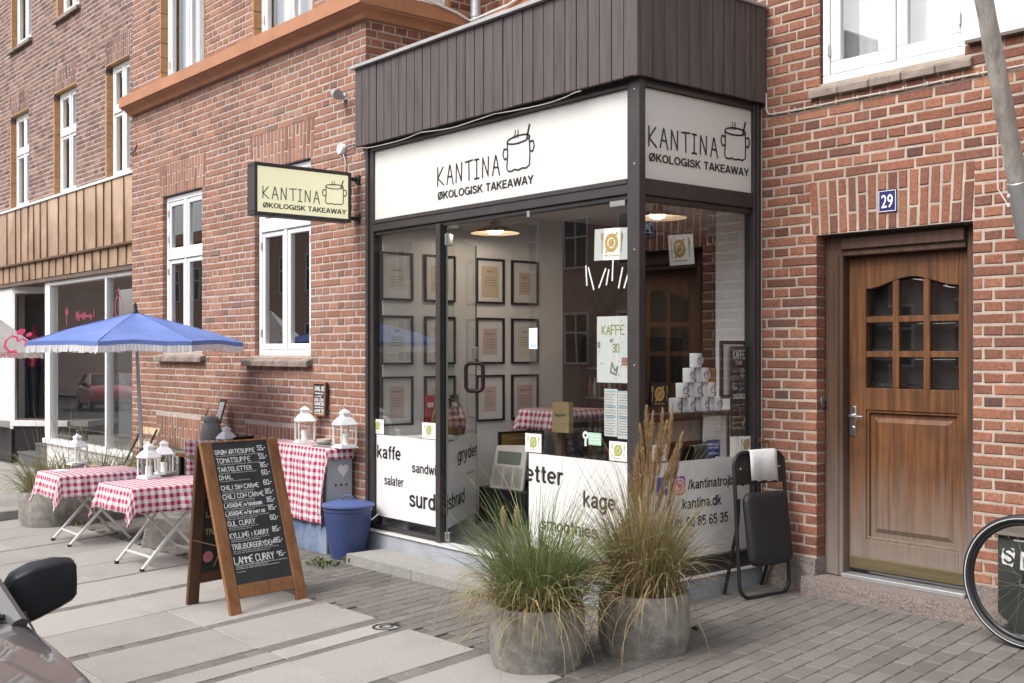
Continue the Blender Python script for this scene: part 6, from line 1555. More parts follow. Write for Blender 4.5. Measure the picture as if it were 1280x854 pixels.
for i in range(5): f.hexa([L_(-.2 + .085 * i, -.22, .45), L_(-.13 + .085 * i, -.22, .45), L_(-.13 + .085 * i, .22, .45), L_(-.2 + .085 * i, .22, .45), L_(-.2 + .085 * i, -.22, .465), L_(-.13 + .085 * i, -.22, .465), L_(-.13 + .085 * i, .22, .465), L_(-.2 + .085 * i, .22, .465)])
build('seat', f, bpy.data.materials['pale_slats'], t, bevel=.003)
# the padded folding chair leaning by the shop side, folded flat
A_, B_ = G(936, 750), G(984, 732)
v_ = (B_ - A_); v_.z = 0; cwid = .44; v_.normalize(); v_ = Vector((.12, 1, 0)).normalized()
n_ = Vector((v_.y, -v_.x, 0)); z0 = A_.z; A_ = A_ - v_ * .075
t = thing('padded_folding_chair', 'black padded folding chair leaning half folded against the shop side window', 'chair', A_ + v_ * .2)
topp = rp(940, 572, A_, v_); hb = (topp - A_); bk = hb.dot(n_); hh_ = topp.z - z0; print('chair', bk, hh_)
bk = max(min(bk, -.06), -.16)
o_ = A_ + Vector((0, 0, .012)); upc = Vector((n_.x * bk, n_.y * bk, hh_)).normalized(); LC = math.hypot(bk, hh_); fc_ = (n_ - upc * n_.dot(upc)).normalized()
Pc = lambda u, n, z: o_ + v_ * u + fc_ * n + upc * z
def rounded(u0, u1, z0, z1, r, n=6, corners=(1, 1, 1, 1)):
    pts = []
    for (cu, cz_, s, k) in ((u1 - r, z1 - r, 0, corners[0]), (u0 + r, z1 - r, 90, corners[1]), (u0 + r, z0 + r, 180, corners[2]), (u1 - r, z0 + r, 270, corners[3])):
        if k: pts += [(cu + r * math.cos(R(s + 90 * i / n)), cz_ + r * math.sin(R(s + 90 * i / n))) for i in range(n + 1)]
        else: pts.append((u1 if s in (0, 270) else u0, z1 if s in (0, 90) else z0))
    return pts
f = MB(); f.tube([Pc(u, 0, z) for u, z in rounded(0, cwid, 0, LC, .085)], .0125, 10, closed=True); build('frame', f, M['black_metal'], t)
f = MB(); bp_ = rounded(.01, cwid - .01, LC - .20, LC - .008, .08, 6, (1, 1, 0, 0))
f.prism(bp_, lambda u, n, z: Pc(u, n - .018 * math.sin(u / cwid * math.pi), z), -.008, .010); build('backrest', f, M['black_metal'], t, bevel=.003)
f = MB()
for u in (.05, cwid - .05): f.lathe(Pc(u, .008, LC - .10), [(.008, 0), (.006, .003), (0, .004)], 8, axis=fc_.to_track_quat('Z', 'Y').to_matrix())
build('rivet', f, M['steel'], t)
f = MB(); sp_ = rounded(.035, cwid - .035, .20, .655, .055); Ps = lambda u, n, z: Pc(u, n + .035 + .12 * max(0, (.62 - z)) * .6, z)
k = len(sp_); cu_, cz_ = cwid / 2, .43
def sc(p, q): return (cu_ + (p[0] - cu_) * q, cz_ + (p[1] - cz_) * q)
rings = [(-.018, .97), (-.01, 1.0), (.012, 1.0), (.024, .965), (.031, .88), (.034, .6)]
vs = [Ps(*(lambda a: (a[0], n_0, a[1]))(sc(p, q))) for n_0, q in rings for p in sp_]; fs = [tuple(range(k))[::-1]]
for i in range(len(rings) - 1): fs += [(i * k + j, i * k + (j + 1) % k, (i + 1) * k + (j + 1) % k, (i + 1) * k + j) for j in range(k)]
fs.append(tuple(range((len(rings) - 1) * k, len(rings) * k))); f.raw(vs, fs, 0, None, True)
build('seat', f, mat('black_vinyl', (.016, .016, .019), .55, .15, 5, 220, .12), t, sharp=60)
f = MB(); bfeet = [G(894, 741), G(952, 725)]
for s, u in ((0, .03), (1, cwid - .03)):
    ft = Vector(bfeet[0]) if s == 0 else bfeet[0] + v_ * (cwid - .06); ft = Vector((max(ft.x, XS + .045), ft.y, gz(ft.x, ft.y) + .005))
    f.tube([ft, Pc(u, -.02, .47), Pc(u, .0, .62)], .0115, 8)
f.tube([bfeet[0] * .55 + Pc(.03, -.02, .47) * .45, (bfeet[0] + v_ * (cwid - .06)) * .55 + Pc(cwid - .03, -.02, .47) * .45], .009, 8)
build('rear_leg_frame', f, M['black_metal'], t)
f = MB(); pa, pb = .125, .365; N = 8
prof = [(-.02, -.13), (-.022, -.02), (-.014, .008), (.002, .016), (.018, .008), (.020, -.06), (.022, -.178)]
for i in range(N):
    for j in range(len(prof) - 1):
        def q(i_, j_):
            u = pa + (pb - pa) * i_ / N; n0_, dz = prof[j_]; return Pc(u, n0_ + .004 * math.sin(i_ * 1.3) * (1 if j_ > 4 else 0), LC + dz + (.006 * math.sin(i_ * 2.1) if j_ == len(prof) - 1 else 0) + (-.012 * i_ / N if j_ == len(prof) - 1 else 0))
        f.face([q(i, j), q(i + 1, j), q(i + 1, j + 1), q(i, j + 1)], sm=True)
o = build('paper_sheet', f, M['paper'], None, sharp=180, base=Pc(.25, 0, LC), weld=True); s_ = o.modifiers.new('solid', 'SOLIDIFY'); s_.thickness = .001
tag(o, 'white paper sheet folded over the backrest of the padded folding chair', 'paper')
# ---- blue pail
bp = G(435, 700); rB, rT, hB = .135, .195, .415; d_ = ray(435, 700); d_.z = 0; d_.normalize(); bp = bp + d_ * rB
t = thing('blue_pail', 'round blue lidded metal pail standing beside the shop step', 'bin', bp)
f = MB(); f.lathe(bp, [(0, .0), (rB, .0), (rB + .002, .015), (rB + .05, .30), (rT - .008, hB - .05), (rT - .002, hB - .045), (rT - .002, hB - .03), (rT - .005, hB - .02), (rT, hB), (rT - .01, hB), (rB, .03), (0, .02)], 40)
build('pail_body', f, M['blue_bin'], t)
f = MB(); f.lathe(bp, [(rT + .006, hB - .012), (rT + .014, hB - .008), (rT + .012, hB + .006), (rT - .02, hB + .014), (rT * .8, hB + .022), (rT * .4, hB + .032), (0, hB + .034)], 40); build('lid', f, mat('blue_lid_enamel', (.075, .11, .27), .42, .1, 5, 50, .05), t)
f = MB(); a_ = R(38); e_ = Vector((math.cos(a_), math.sin(a_), 0)); f.tube([bp + e_ * (.05 * math.cos(R(q))) + Vector((0, 0, hB + .03 + .045 * math.sin(R(q)))) for q in range(0, 181, 20)], .006, 8); build('lid_handle', f, bpy.data.materials['blue_lid_enamel'], t)
f = MB(); rt_ = Vector((RT[0], RT[1], 0)); fw_ = Vector((FW[0], FW[1], 0))
for s in (1, -1): q0 = bp + rt_ * s * (rT - .02) - fw_ * .05 * s + Vector((0, 0, hB - .10)); f.tube([q0, q0 + rt_ * s * .03 - fw_ * .10 + Vector((0, 0, .0)), q0 + rt_ * s * .07 + Vector((0, 0, .03))], .005, 6)
build('bail_handle', f, M['zinc'], t)
# ---- concrete planters with ornamental grass
rd = random.Random(12)
def planter(label, c, r, h, lean=0):
    t = thing('concrete_planter', label, 'planter', c, 0, 'round concrete planters')
    f = MB(); f.lathe(c, [(0, -.02), (r * .90, -.02), (r * .955, .02), (r * .995, .08), (r, h * .5), (r * .99, h - .03), (r * .98, h - .006), (r * .965, h), (r * .86, h), (r * .85, h - .05), (0, h - .05)], 48); 
    f.v = [v + noise.noise_vector(v * 7) * .006 for v in f.v]; build('pot', f, M['concrete_pot'], t)
    f = MB(); f.lathe(c, [(r * .86, h - .045), (r * .4, h - .02), (0, h - .015)], 20); build('soil', f, M['soil'], t)
    return t
def blades(f, c, n, r0, hmin, hmax, tilt, droop, tints, wd0=.0030, seg=7, rd=rd, dirbias=None):
    for _ in range(n):
        a = rd.uniform(0, 2 * math.pi); rr = r0 * math.sqrt(rd.random()); p = c + Vector((rr * math.cos(a), rr * math.sin(a), 0))
        az = a + rd.gauss(0, .6); th0 = abs(rd.gauss(0, tilt)) * .7 + .45 * tilt * rr / r0; L = rd.uniform(hmin, hmax); dr = droop * rd.uniform(.35, 1.5)
        h = Vector((math.cos(az), math.sin(az), 0))
        if dirbias: h = (h + dirbias).normalized()
        side0 = Vector((-h.y, h.x, 0)); tw = rd.uniform(-.9, .9); s = rd.uniform(.55, 1.2) * wd0; t_ = (min(max(rd.gauss(*tints), 0), 1), rd.random(), 0)
        q = Vector(p); vs = []; bend = rd.uniform(-.25, .25)
        for i in range(seg + 1):
            k = i / seg; th = min(th0 + dr * k ** 1.5, 2.9)
            d = h * math.sin(th) + Vector((0, 0, math.cos(th))) + side0 * bend * k
            sd = (side0 + d.cross(side0) * tw * (.3 + k)).normalized()
            w = s * (1 - k ** 2.2) + .0003; vs += [q - sd * w, q + sd * w]; q = q + d.normalized() * (L / seg)
        f.raw(vs, [(2 * i, 2 * i + 1, 2 * i + 3, 2 * i + 2) for i in range(seg)], 0, t_, True)
def plume(f, p, d, L, rd=rd):
    for i in range(260):
        k = rd.random(); w = (.017 * math.sin(math.pi * min(1, k * .85 + .12)) + .003); a = rd.uniform(0, 6.28)
        q = p + d * L * k; side = Vector((math.cos(a), math.sin(a), 0)); e = q + side * w + d * rd.uniform(.018, .04); sd = side.cross(d).normalized() * .0026
        f.face([q - sd, q + sd, e + sd * .3, e - sd * .3], 0, (rd.random(), 0, 0))
c1_ = G(671, 846); dd = ray(671, 846); dd.z = 0; dd.normalize(); c1_ = c1_ + dd * .25
c2_ = G(805, 827); dd = ray(805, 827); dd.z = 0; dd.normalize(); c2_ = c2_ + dd * .245
planter('round concrete planter in front with the green grass', c1_, .25, .31)
planter('round concrete planter with tall dry seed plumes, nearer the corner post', c2_, .245, .315)
t = thing('ornamental_grass', 'bushy green ornamental grass in the left round concrete planter', 'grass plant', c1_ + Vector((0, 0, .28)))
f = MB(); top = c1_ + Vector((0, 0, .27))
blades(f, top, 560, .16, .28, .60, .24, .8, (.66, .22)); blades(f, top, 420, .18, .28, .60, .38, 1.5, (.56, .24)); blades(f, top, 300, .19, .28, .5, .6, 2.4, (.38, .24), .0026)
blades(f, top, 520, .21, .26, .50, .95, 2.5, (.15, .12), .0022); blades(f, top, 190, .14, .58, .92, .40, .8, (.55, .25), .0017)
build('foliage', f, M['greenblade'], t, sharp=180)
f = MB()
for s_ in ((-.17, .05), (-.10, .10)):
    q = top + Vector((FW[0] * -.05, FW[1] * -.05, 0)) + Vector((RT[0], RT[1], 0)) * s_[0] + Vector((0, 0, .42 + s_[1] * .2)); plume(f, q, Vector((.05, -.1, 1)).normalized(), .09)
build('flower', f, flat('cream_flower', (.62, .58, .38), .8), t)
t = thing('ornamental_grass', 'dry tan ornamental grass with tall plumes in the right round concrete planter', 'grass plant', c2_ + Vector((0, 0, .28)))
f = MB(); top = c2_ + Vector((0, 0, .28))
blades(f, top, 620, .15, .34, .66, .20, .7, (.22, .15)); blades(f, top, 420, .16, .32, .58, .32, 1.4, (.24, .15)); blades(f, top, 130, .19, .24, .40, .7, 2.5, (.16, .14), .0022)
blades(f, top, 420, .20, .34, .66, .75, 2.3, (.16, .12), .0024, dirbias=Vector((-RT[0], -RT[1], 0)) * .9); blades(f, top, 130, .12, .62, .95, .24, .7, (.2, .15), .0018)
build('foliage', f, M['greenblade'], t, sharp=180)
f = MB(); g = MB()
tips = [(797, 560, .3), (808, 512, .1), (816, 520, .2), (822, 555, 0), (833, 530, -.1), (840, 512, .1), (852, 545, -.25), (828, 515, 0), (804, 575, .3), (812, 548, 0), (787, 598, .5), (836, 580, 0), (845, 560, .1), (800, 535, .1), (814, 570, 0), (848, 575, 0), (793, 580, .2)]
for (px, py, o) in tips:
    e = wd(px, py, (c2_ - CAM).x * FW[0] + (c2_ - CAM).y * FW[1] + rd.uniform(-.1, .1)); s0 = top + Vector((rd.uniform(-.07, .07), rd.uniform(-.07, .07), 0)); d = (e - s0); L = d.length; d.normalize()
    PLn = rd.uniform(.20, .30); mid = s0 + d * L * .5 + Vector((0, 0, .03))
    g.tube([s0, mid, e - d * PLn * .9 + Vector((0, 0, .01)), e - d * .05], [.0024, .002, .0016, .001], 5); plume(f, e - d * PLn, d, PLn)
build('seed_head', f, M['plume'], t); build('stem', g, flat('straw_stem', (.38, .27, .13), .7), t)
f = MB(); blades(f, PLANT_TOP, 70, .05, .30, .50, .75, .9, (.62, .15), .010); build('leaves', f, M['greenblade'], PLANT, sharp=180)
lq = wy(728, 420, 2.5); lantern(Vector((lq.x, lq.y, 1.725)), 'white lantern standing on the display fridge inside the shop', 1.1)
# long planter beside the far table
la, lb = G(26, 663), G(150, 637); la = Vector((-11.25, -1.45, -.13)); 
t = thing('long_planter', 'long round-ended concrete planter with drooping grass beside the far folding table', 'planter', la)
pL = wd(30, 664, 11.0); ce = G(60, 666); U_ = Vector((-.45, 1, 0)).normalized(); V_ = Vector((U_.y, -U_.x, 0))
p0_ = G(70, 664) + Vector((-.25, .18, 0)); 
f = MB(); rr = .34; Ln = 1.15; pts = []
for a in range(-90, 91, 15): pts.append((Ln / 2 + rr * math.cos(R(a)) * .8, rr * math.sin(R(a))))
for a in range(90, 271, 15): pts.append((-Ln / 2 + rr * math.cos(R(a)) * .8, rr * math.sin(R(a))))
hz_ = .33; zb = gz(p0_.x, p0_.y)
LU = Vector((RT[0], RT[1], 0)) * .75 + Vector((FW[0], FW[1], 0)) * .66; LU.normalize(); LV = Vector((-LU.y, LU.x, 0)); p0_ = G(26, 662) + LU * .75 + Vector((FW[0], FW[1], 0)) * .22
P_ = lambda u, n, z: p0_ + LU * u + LV * n + Vector((0, 0, z))
k = len(pts); vs = []
for z, s in ((-.05, .95), (.06, 1), (hz_ - .02, 1.0), (hz_, .98), (hz_, .86), (hz_ - .04, .85)): vs += [P_(u * s, v * s, z) for u, v in pts]
f.raw(vs, [(i * k + j, i * k + (j + 1) % k, (i + 1) * k + (j + 1) % k, (i + 1) * k + j) for i in range(5) for j in range(k)], 0, None, True); build('pot', f, M['concrete_pot'], t, sharp=50)
f = MB(); f.face([P_(u * .86, v * .86, hz_ - .03) for u, v in pts]); build('soil', f, M['soil'], t)
t = thing('ornamental_grass', 'thin drooping ornamental grass in the long concrete planter', 'grass plant', P_(0, 0, hz_))
f = MB()
for q in (-.62, -.35, -.05, .25, .55):
    blades(f, P_(q, 0, hz_ - .03), 150, .16, .3, .6, .45, 1.2, (.42, .2), .004); blades(f, P_(q, 0, hz_ - .03), 130, .2, .3, .6, .7, 2.3, (.35, .2), .004); blades(f, P_(q, 0, hz_ - .03), 16, .1, .6, .95, .2, .3, (.2, .15), .003)
build('foliage', f, M['greenblade'], t, sharp=180)
# ---- parasol base block and the blue parasol
bA, bC = G(175, 690), G(235, 672)
bc = (bA + bC) / 2 + Vector((-.12, .14, 0)); bc.z = gz(bc.x, bc.y)
f = MB(); yaw = R(-25); 
def rotp(x, y): return Vector((bc.x + x * math.cos(yaw) - y * math.sin(yaw), bc.y + x * math.sin(yaw) + y * math.cos(yaw), 0))
c8 = [rotp(x, y) + Vector((0, 0, bc.z - .02)) for x, y in ((-.28, -.27), (.28, -.27), (.28, .27), (-.28, .27))] + [rotp(x, y) + Vector((0, 0, bc.z + .24)) for x, y in ((-.23, -.22), (.23, -.22), (.23, .22), (-.23, .22))]
f.hexa(c8); pf_ = wd(181, 640, (bc.x - CAM.x) * FW[0] + (bc.y - CAM.y) * FW[1]); pf_.z = 0
f.lathe(pf_ + Vector((0, 0, bc.z + .23)), [(.04, 0), (.04, .03), (0, .03)], 12)
o = build('parasol_foot', f, M['concrete_pot'], None, base=bc, bevel=.012, segs=2); tag(o, 'grey concrete parasol foot block under the table behind the A-frame', 'parasol foot')
pb = Vector((pf_.x, pf_.y, bc.z + .24)); dpt = (pb.x - CAM.x) * FW[0] + (pb.y - CAM.y) * FW[1]
ptop = wd(169, 391, dpt)
def parasol(name, label, foot, apex, Rr, rim_z, n, rot, mt, fringe=.07, logo_=None, sag=.05, cat='parasol'):
    t = thing(name, label, cat, foot)
    f = MB(); f.tube([foot, foot + (apex - foot) * .5, apex], [.016, .016, .013], 12); build('pole', f, M['zinc'], t)
    f = MB(); q = foot + (apex - foot) * .28; f.lathe(q, [(.024, 0), (.024, .07), (.018, .08)], 12); build('clamp', f, M['black_plastic'], t); f = MB(); f.lathe(apex + Vector((0, 0, -.02)), [(.02, 0), (.03, .02), (.018, .05), (.014, .10), (0, .11)], 12); build('fitting', f, M['black_plastic'], t)
    rim = [Vector((apex.x + Rr * math.cos(rot + 2 * math.pi * i / n), apex.y + Rr * math.sin(rot + 2 * math.pi * i / n), rim_z)) for i in range(n)]
    f = MB(); g = MB(); m_ = 8; K = 8
    for i in range(n):
        a, b_ = rim[i], rim[(i + 1) % n]; mm = (a + b_) / 2
        def S(u, k):    # k 0 apex .. 1 rim
            e = a.lerp(b_, u); p = apex.lerp(e, k); sg = math.sin(math.pi * u) * sag * k * k
            inward = (Vector((apex.x, apex.y, 0)) - Vector((mm.x, mm.y, 0))).normalized()
            return p + Vector((0, 0, -.02 * math.sin(math.pi * k) * math.sin(math.pi * u) + .035 * k * (1 - k) * 1.2)) + inward * sg * .9 + Vector((0, 0, sg * .25)) + noise.noise_vector(p * 4.5) * .012 * k
        for k in range(K):
            for j in range(m_): f.face([S(j / m_, k / K), S((j + 1) / m_, k / K), S((j + 1) / m_, (k + 1) / K), S(j / m_, (k + 1) / K)][::-1], 0, sm=False)
        for j in range(m_):     # hem in the same canvas, then fringe
            p, q = S(j / m_, 1), S((j + 1) / m_, 1); h = Vector((0, 0, -.035)); f.face([p, q, q + h, p + h][::-1], 0)
        nf = 26
        for j in range(nf):
            p = S((j + .1) / nf, 1) + Vector((0, 0, -.034)); q = S((j + .95) / nf, 1) + Vector((0, 0, -.034)); jz = rd.uniform(-.012, .008)
            ou = Vector((p.x - apex.x, p.y - apex.y, 0)).normalized() * rd.uniform(-.004, .012)
            g.face([p, q, q + ou + Vector((0, 0, -fringe + jz)), p + ou + Vector((0, 0, -fringe + jz * .5))], 0)
    ca = build('canopy', f, M[mt], t, weld=True); build('fringe', g, M['white_cloth'], t)
    f = MB()
    for r_ in rim: f.tube([apex.lerp(r_, k / 6) + Vector((0, 0, .042 * (k / 6) * (1 - k / 6) + .0005)) for k in range(7)], .0028, 4)
    build('seam', f, M[mt], t)
    f = MB(); hub = apex + Vector((0, 0, -.28))
    for r_ in rim: f.tube([apex + Vector((0, 0, -.02)), apex.lerp(r_, .5) + Vector((0, 0, .0)), r_ + Vector((0, 0, -.005))], .004, 5); f.tube([hub, apex.lerp(r_, .5) + Vector((0, 0, 0))], .004, 5)
    build('rib', f, M['zinc'], t)
    return t, rim, ca
rimz = zat(170, 428, pb); Rr = 135 / FPX * dpt
vang = math.atan2(FW[1], FW[0]) + math.pi
ptop.z += .0
parasol('blue_parasol', 'blue parasol with white fringe over the folding tables', pb, ptop, Rr, rimz, 8, vang + .02, 'blue_canvas', .055)
print('parasol', pb, ptop, Rr, rimz)
wp = wd(-34, 330, 12.0); foot = Vector((wp.x, wp.y, gz(wp.x, wp.y)))
apx = Vector((wp.x, wp.y, zat(-34, 376, wp)))
t, rim, ca = parasol('white_parasol', 'white parasol with a raspberry heart figure at the left edge of the picture', foot, apx, .72, zat(0, 440, wp), 4, vang + R(38), 'white_cloth', .03, sag=.02)
# the heart figure printed on the panel that faces the street
best = max(range(4), key=lambda i: ((rim[i] + rim[(i + 1) % 4]) / 2 - apx).dot(Vector((RT[0], RT[1], 0)) * .6 - Vector((FW[0], FW[1], 0))))
a_, b_ = rim[best], rim[(best + 1) % 4]
if (b_ - a_).dot(Vector((RT[0], RT[1], 0))) < 0: a_, b_ = b_, a_
Uv = (b_ - a_).normalized(); mid_ = (a_ + b_) / 2; Zv = (apx - mid_).normalized(); Nv = Uv.cross(Zv)
if Nv.dot(CAM - mid_) < 0: Nv = -Nv
HP = lambda u, n, z: mid_ + Uv * u + Zv * z + Nv * (n + .012 + .035)
g = MB(); hc_ = rp(19, 431, mid_ + Nv * .047, Nv) - mid_; hu = hc_.dot(Uv); hz2 = hc_.dot(Zv)
g.stroke(HP, [(hu + .045, hz2 - .085), (hu - .02, hz2 - .10), (hu - .10, hz2 - .03), (hu - .12, hz2 + .06), (hu - .08, hz2 + .12), (hu - .02, hz2 + .10), (hu + .01, hz2 + .05), (hu + .05, hz2 + .08), (hu + .10, hz2 + .05), (hu + .12, hz2 - .02)], .024, .002)
g.stroke(HP, [(hu - .03, hz2 - .11), (hu + .06, hz2 - .11)], .02, .002)
g.ring(HP, (hu - .01, hz2 + .18), 0, .045, .002); g.ring(HP, (hu + .095, hz2 + .14), 0, .032, .002); scribble(g, HP, hu - .12, hu + .12, hz2 - .155, .02, .006, .002)
build('printed_heart', g, M['heart_red'], ca)
# ================================================================ bicycle and the panel behind it
wyp = .80; xl_ = wy(1204, 730, wyp).x; Rw = .348; wc = Vector((xl_ + Rw, wyp, gz(xl_ + Rw, wyp) + Rw))
bk = thing('bicycle', 'bicycle with black reflective-striped tyre parked in front of the dark panel by the brick wall', 'bicycle', (wc.x + .5, wyp, wc.z - Rw))
def wheel(c, name='wheel'):
    T = Matrix.Translation(c) @ Matrix.Rotation(R(90), 4, 'X')
    f = MB(); n = 64
    f.tube([c + Vector(((Rw - .021) * math.cos(2 * math.pi * i / n), 0, (Rw - .021) * math.sin(2 * math.pi * i / n))) for i in range(n)], .021, 10, closed=True)
    ty = build(name, f, M['black_plastic'], bk)
    f = MB()
    for s in (-1, 1):
        for i in range(n):
            a0, a1 = 2 * math.pi * i / n, 2 * math.pi * (i + 1) / n
            P_ = lambda r, a, y: c + Vector((r * math.cos(a), s * y, r * math.sin(a)))
            f.face([P_(Rw - .018, a0, .0218), P_(Rw - .018, a1, .0218), P_(Rw - .0225, a1, .0216), P_(Rw - .0225, a0, .0216)])
    build('reflective_stripe', f, flat('reflex_grey', (.62, .62, .62), .4), ty)
    f = MB(); m = MB()
    prof = [(Rw - .040, .010), (Rw - .052, .011), (Rw - .060, .004), (Rw - .060, -.004), (Rw - .052, -.011), (Rw - .040, -.010)]
    Rx = Matrix.Rotation(R(90), 3, 'X'); f.lathe(c, prof + prof[:1], 64, axis=Rx, cap=False); build('rim', f, mat('rim_black', (.03, .03, .032), .35, metal=.5) if 'rim_black' not in bpy.data.materials else bpy.data.materials['rim_black'], ty)
    f = MB(); f.lathe(c, [(0, -.05), (.008, -.05), (.008, -.034), (.027, -.032), (.027, -.026), (.014, -.02), (.014, .02), (.027, .026), (.027, .032), (.008, .034), (.008, .05), (0, .05)], 20, axis=Rx); build('hub', f, M['steel'], ty)
    f = MB()
    for i in range(28):
        a = 2 * math.pi * i / 28; s = 1 if i % 2 else -1; b_ = a + (.9 if (i // 2) % 2 else -.9)
        f.tube([c + Vector((.024 * math.cos(b_), s * .029, .024 * math.sin(b_))), c + Vector(((Rw - .058) * math.cos(a), s * .003, (Rw - .058) * math.sin(a)))], .0011, 5)
    build('spoke', f, M['steel'], ty)
wheel(wc); wr = wc + Vector((1.06, 0, 0)); wheel(wr)
f = MB(); hd = wc + Vector((.13, 0, .42)); sh_ = wc + Vector((.22, 0, .66))
for s in (-1, 1): f.tube([wc + Vector((0, s * .05, 0)), wc + Vector((.05, s * .05, .2)), hd + Vector((0, s * .045, 0))], .011, 8)
f.tube([hd, sh_], .017, 10); build('fork', f, M['black_metal'], bk)
f = MB(); bbk = wc + Vector((.62, 0, -.06)); st_ = wc + Vector((.78, 0, .50))
for p, q, r in ((sh_ - Vector((0, 0, .06)), st_, .016), (hd + Vector((.01, 0, .02)), bbk, .019), (bbk, st_, .016)): f.tube([p, q], r, 10)
for s in (-1, 1): f.tube([bbk, wr + Vector((0, s * .05, 0))], .010, 8); f.tube([st_, wr + Vector((0, s * .05, 0))], .009, 8)
build('frame', f, M['black_metal'], bk)
f = MB(); f.tube([st_, st_ + Vector((.04, 0, .14))], .013, 8); f.hexa([st_ + Vector(v) for v in ((-.16, -.03, .13), (.13, -.08, .14), (.13, .08, .14), (-.16, .03, .13), (-.16, -.02, .16), (.13, -.07, .19), (.13, .07, .19), (-.16, .02, .16))]); build('saddle', f, M['black_plastic'], bk, bevel=.012)
f = MB(); f.tube([sh_, sh_ + Vector((.03, 0, .12))], .014, 8); f.tube([sh_ + Vector((.03 + .1, s * .31, .12)) if abs(s) == 1 else sh_ + Vector((.0, s * .31, .13)) for s in (-1, -.6, 0, .6, 1)], .012, 8); build('handlebar', f, M['black_metal'], bk)
f = MB(); f.lathe(bbk, [(.085, -.05), (.09, -.05), (.09, -.045), (.085, -.045), (.085, -.05)], 24, axis=Matrix.Rotation(R(90), 3, 'X'), cap=False); f.tube([bbk + Vector((0, -.07, 0)), bbk + Vector((.12, -.07, -.12))], .010, 6); f.tube([bbk + Vector((0, .07, 0)), bbk + Vector((-.12, .07, .12))], .010, 6)
f.box(bbk.x + .07, bbk.x + .17, bbk.y - .15, bbk.y - .06, bbk.z - .13, bbk.z - .11); build('crank', f, M['black_metal'], bk)
a = wy(1247, 795, YB - .10); c = wy(1247, 668, YB - .10)
t = thing('weathered_panel', 'weathered dark green panel with torn white letters behind the bicycle wheel', 'panel', (a.x + .4, YB - .06, a.z))
f = MB(); f.box(a.x, a.x + .9, YB - .10, YB - .05, gz(a.x, 1) - .02, c.z); build('panel', f, mat('dark_green_paint', (.030, .036, .030), .6, .3, 6, dirt=(.07, .075, .065), dirt_k=(.55, .75)), t, bevel=.004)
f = MB(); f.box(a.x - .01, a.x + .9, YB - .13, YB - .03, c.z, c.z + .075); build('top_plank', f, wood('grey_plank', (.13, .11, .095), (.26, .23, .20), .85, (1.5, 20, 20), .6), t, bevel=.006)
PQ = lambda u, n, z: Vector((a.x + u, YB - .10 - n, z)); f = MB(); zt = wy(1250, 683, YB - .1).z; zb = wy(1250, 704, YB - .1).z
f.face([PQ(u, .0015, z) for u, z in ((.028, zb), (.085, zb - .01), (.098, zt - .03), (.09, zt), (.03, zt - .01), (.022, zb + .04))]); f.face([PQ(u, .0015, z) for u, z in ((.125, zb - .02), (.25, zb - .03), (.25, zt - .03), (.13, zt - .012))])
f.face([PQ(u, .0015, z) for u, z in ((.29, zb - .03), (.42, zb - .03), (.42, zt - .03), (.30, zt - .03))])
hand(f, lambda u, n, z: PQ(u, .002, z), 'S', .040, zb + .01, (zt - zb) * .8, None, .014, 0, 1); hand(f, lambda u, n, z: PQ(u, .002, z), 'N', .15, zb, (zt - zb) * .7, None, .012, 0, 1); hand(f, lambda u, n, z: PQ(u, .002, z), 'A', .32, zb, (zt - zb) * .7, None, .012, 0, 1)
f.quad(PQ, .09, .4, c.z - .025, c.z - .015, .0015, 0)
build('torn_lettering', f, [M['white_dirty'], bpy.data.materials['dark_green_paint']], t)
